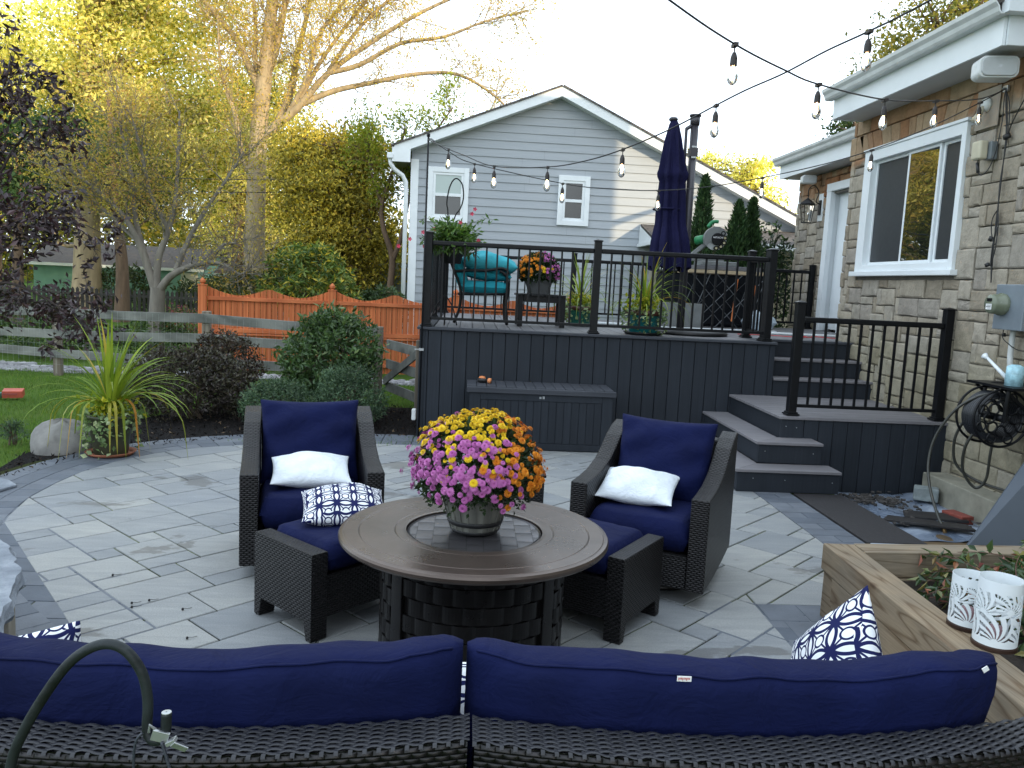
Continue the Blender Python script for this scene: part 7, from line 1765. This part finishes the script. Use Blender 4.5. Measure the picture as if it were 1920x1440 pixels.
# purple-leaved tree at the left edge, close
PU = T('purple_plum_tree', 'purple-leaved plum tree overhanging from the left edge', 'tree', (-4.85, 8.6, 0), 0)
mb = MB(); tips = []; rg = np.random.default_rng(251)
tr = limb(mb, [(-5.3, 8.6, -.1), (-5.25, 8.6, 1.2), (-5.15, 8.55, 2.2), (-5.0, 8.5, 3.2), (-4.9, 8.5, 4.2)], .06, .02, 8)
for P_, a in (([(-5.25, 8.6, 1.2), (-4.9, 8.5, 1.75), (-4.5, 8.45, 2.05), (-4.05, 8.4, 2.1), (-3.75, 8.4, 1.9)], .025), ([(-5.25, 8.6, 1.0), (-4.9, 8.3, 1.3), (-4.5, 8.2, 1.45), (-4.1, 8.2, 1.3), (-3.8, 8.2, 1.05)], .025),
              ([(-5.2, 8.6, 1.6), (-4.9, 8.6, 2.2), (-4.65, 8.6, 2.7), (-4.4, 8.6, 3.0), (-4.2, 8.6, 3.0)], .02), ([(-5.1, 8.5, 2.4), (-4.9, 8.5, 2.9), (-4.65, 8.5, 3.3), (-4.45, 8.5, 3.4)], .018),
              ([(-5.25, 8.6, .9), (-5.0, 8.8, 1.2), (-4.7, 9.0, 1.25), (-4.4, 9.1, 1.1)], .02), ([(-5.25, 8.6, 1.4), (-5.0, 8.2, 1.9), (-4.7, 8.0, 2.1), (-4.4, 7.9, 2.0)], .02)):
    Q = limb(mb, P_, a, .005, 6); twigs(mb, Q, rg, 17, .50, .0045, 1, tips, .9, .02, frm=.1)
twigs(mb, tr, rg, 22, .5, .006, 1, tips, 1.0, .1, frm=.3)
build(mb, 'trunk', plain('plum_bark', (.035, .024, .022), .8, .2, 20), PU, smooth=True)
rr_ = np.random.default_rng(3); Tt = np.array(tips); Tt = Tt[rr_.random(len(Tt)) < .62]; C = np.repeat(Tt, 6, axis=0)+rr_.normal(0, .045, (len(Tt)*6, 3))
build(MB().leaves(C, .085, .04, up=-.25, rg=rr_, fold=.12), 'crown', leafmat('plum_leaf', [(0, (.016, .010, .013)), (.5, (.035, .018, .025)), (.9, (.06, .03, .035)), (1, (.10, .05, .05))], .12, .38, clump=2, spec=.5), PU)
# distant wood closing the view
rg = np.random.default_rng(261); Cs = []
for k in range(900):
    x = rg.uniform(-42, 2); y = rg.uniform(40, 54); top = 5.6+1.6*math.sin(x*.5)+1.2*math.sin(x*1.3+2)+(1.2 if x < -12 else 0)-(2.5 if x > -3 else 0); Cs.append((x, y, rg.uniform(.5, max(2, top))))
for k in range(220):
    x = rg.uniform(2, 60); y = rg.uniform(44, 58); Cs.append((x, y, rg.uniform(.3, 3.4)))
Cs = np.array(Cs); L_ = np.repeat(Cs, 60, axis=0)+rg.normal(0, 1, (len(Cs)*60, 3))*np.array([.75, .75, .5])
tag(build(MB().leaves(L_, .30, .18, rg=rg, up=0), 'distant_wood', leafmat('far_leaf', [(0, (.06, .08, .015)), (.5, (.16, .16, .02)), (1, (.34, .25, .03))], .3, .7, clump=.25)), 'distant yellow-green wood closing the view behind the sheds', 'trees', kind='stuff')
# overhead wires
for k, (a, b) in enumerate((((-16, 20, 3.92), (-1.2, 20, 4.02)), ((-16, 20.3, 3.52), (-1.2, 20, 3.78)))):
    pts = [(a[0]+(b[0]-a[0])*t_, a[1]+(b[1]-a[1])*t_, a[2]+(b[2]-a[2])*t_-.25*math.sin(t_*PI)) for t_ in np.linspace(0, 1, 14)]
    tag(build(MB().tube(pts, .011, 5), 'utility_wire', m_cable), ['upper of the two thin overhead wires crossing the trees', 'lower of the two thin overhead wires crossing the trees'][k], 'wire', 'overhead wires')
# fallen berries and leaves on the paving
for k, (x, y) in enumerate(((-1.62, 3.98), (-1.60, 3.93), (-1.35, 3.92), (-1.02, 4.12), (-1.87, 4.35), (-1.22, 3.60), (-1.55, 4.02))):
    r_ = .0065; tag(build(MB().lathe([(.001, 0), (r_*.8, .002), (r_, r_), (r_*.6, r_*1.8), (.001, r_*2)], (x, y, .002), 8).tube([(x, y, .012), (x+.02, y+.012, .006), (x+.035, y+.03, .004)], .0012, 4), 'fallen_berry', m_rub, smooth=True), 'dark dried berries scattered on the light paving left of the fire table', 'berry', 'fallen dried berries')

SKY_HAZE = (.5, .7); SKY_COL = (18, 20.5, 23, 1); SKY_STR = .15
# ================================================================== SKY, SUN, CAMERA
SUN_AZ = math.radians(40); SUN_EL = math.radians(14)   # behind the camera to the right
W = bpy.data.worlds.new('World'); SC.world = W; W.use_nodes = True; nt = W.node_tree
bg = nt.nodes['Background']; sky = nt.nodes.new('ShaderNodeTexSky'); sky.sky_type = 'NISHITA'; sky.sun_disc = False
sky.sun_elevation = SUN_EL; sky.sun_rotation = math.radians(140); sky.altitude = 50; sky.air_density = 1.0; sky.dust_density = 2.0; sky.ozone_density = 1.0
tc = nt.nodes.new('ShaderNodeTexCoord'); nz = nt.nodes.new('ShaderNodeTexNoise'); nz.inputs['Scale'].default_value = 1.6; nz.inputs['Detail'].default_value = 5
nt.links.new(tc.outputs['Generated'], nz.inputs['Vector'])
mx = nt.nodes.new('ShaderNodeMix'); mx.data_type = 'RGBA'
# thin bright haze over the sky
hz = nt.nodes.new('ShaderNodeMapRange'); hz.inputs['To Min'].default_value = SKY_HAZE[0]; hz.inputs['To Max'].default_value = SKY_HAZE[1]
nt.links.new(nz.outputs['Fac'], hz.inputs['Value']); nt.links.new(hz.outputs[0], mx.inputs[0])
nt.links.new(sky.outputs[0], mx.inputs[6]); mx.inputs[7].default_value = SKY_COL
nt.links.new(mx.outputs[2], bg.inputs[0]); bg.inputs[1].default_value = SKY_STR
sl = bpy.data.lights.new('sun', 'SUN'); sl.energy = 5.0; sl.angle = math.radians(.5); sl.color = (1.0, .80, .52)
so = bpy.data.objects.new('sun', sl); COL.objects.link(so)
sd_ = Vector((math.sin(SUN_AZ)*math.cos(SUN_EL), -math.cos(SUN_AZ)*math.cos(SUN_EL), math.sin(SUN_EL)))
so.rotation_euler = sd_.to_track_quat('Z', 'Y').to_euler(); so.location = (20, -20, 20)
cam = bpy.data.cameras.new('camera'); co = bpy.data.objects.new('camera', cam); COL.objects.link(co); SC.camera = co
cam.sensor_width = 36; cam.lens = 1520/1920*36; cam.clip_start = .05; cam.clip_end = 2000
yaw, pitch, roll = math.radians(3.33427), math.radians(7.15398), math.radians(2.74809)
fw = np.array([math.sin(yaw)*math.cos(pitch), math.cos(yaw)*math.cos(pitch), -math.sin(pitch)]); r0 = np.array([math.cos(yaw), -math.sin(yaw), 0]); u0 = np.cross(r0, fw)
rr0 = math.cos(roll)*r0+math.sin(roll)*u0; uu0 = -math.sin(roll)*r0+math.cos(roll)*u0
M = Matrix(((rr0[0], uu0[0], -fw[0], 0), (rr0[1], uu0[1], -fw[1], 0), (rr0[2], uu0[2], -fw[2], 1.69), (0, 0, 0, 1))); co.matrix_world = M
SC.view_settings.view_transform = 'Standard'; SC.view_settings.look = 'None'; SC.view_settings.exposure = 0; SC.view_settings.gamma = 1
SC.cycles.max_bounces = 8; SC.cycles.transparent_max_bounces = 16
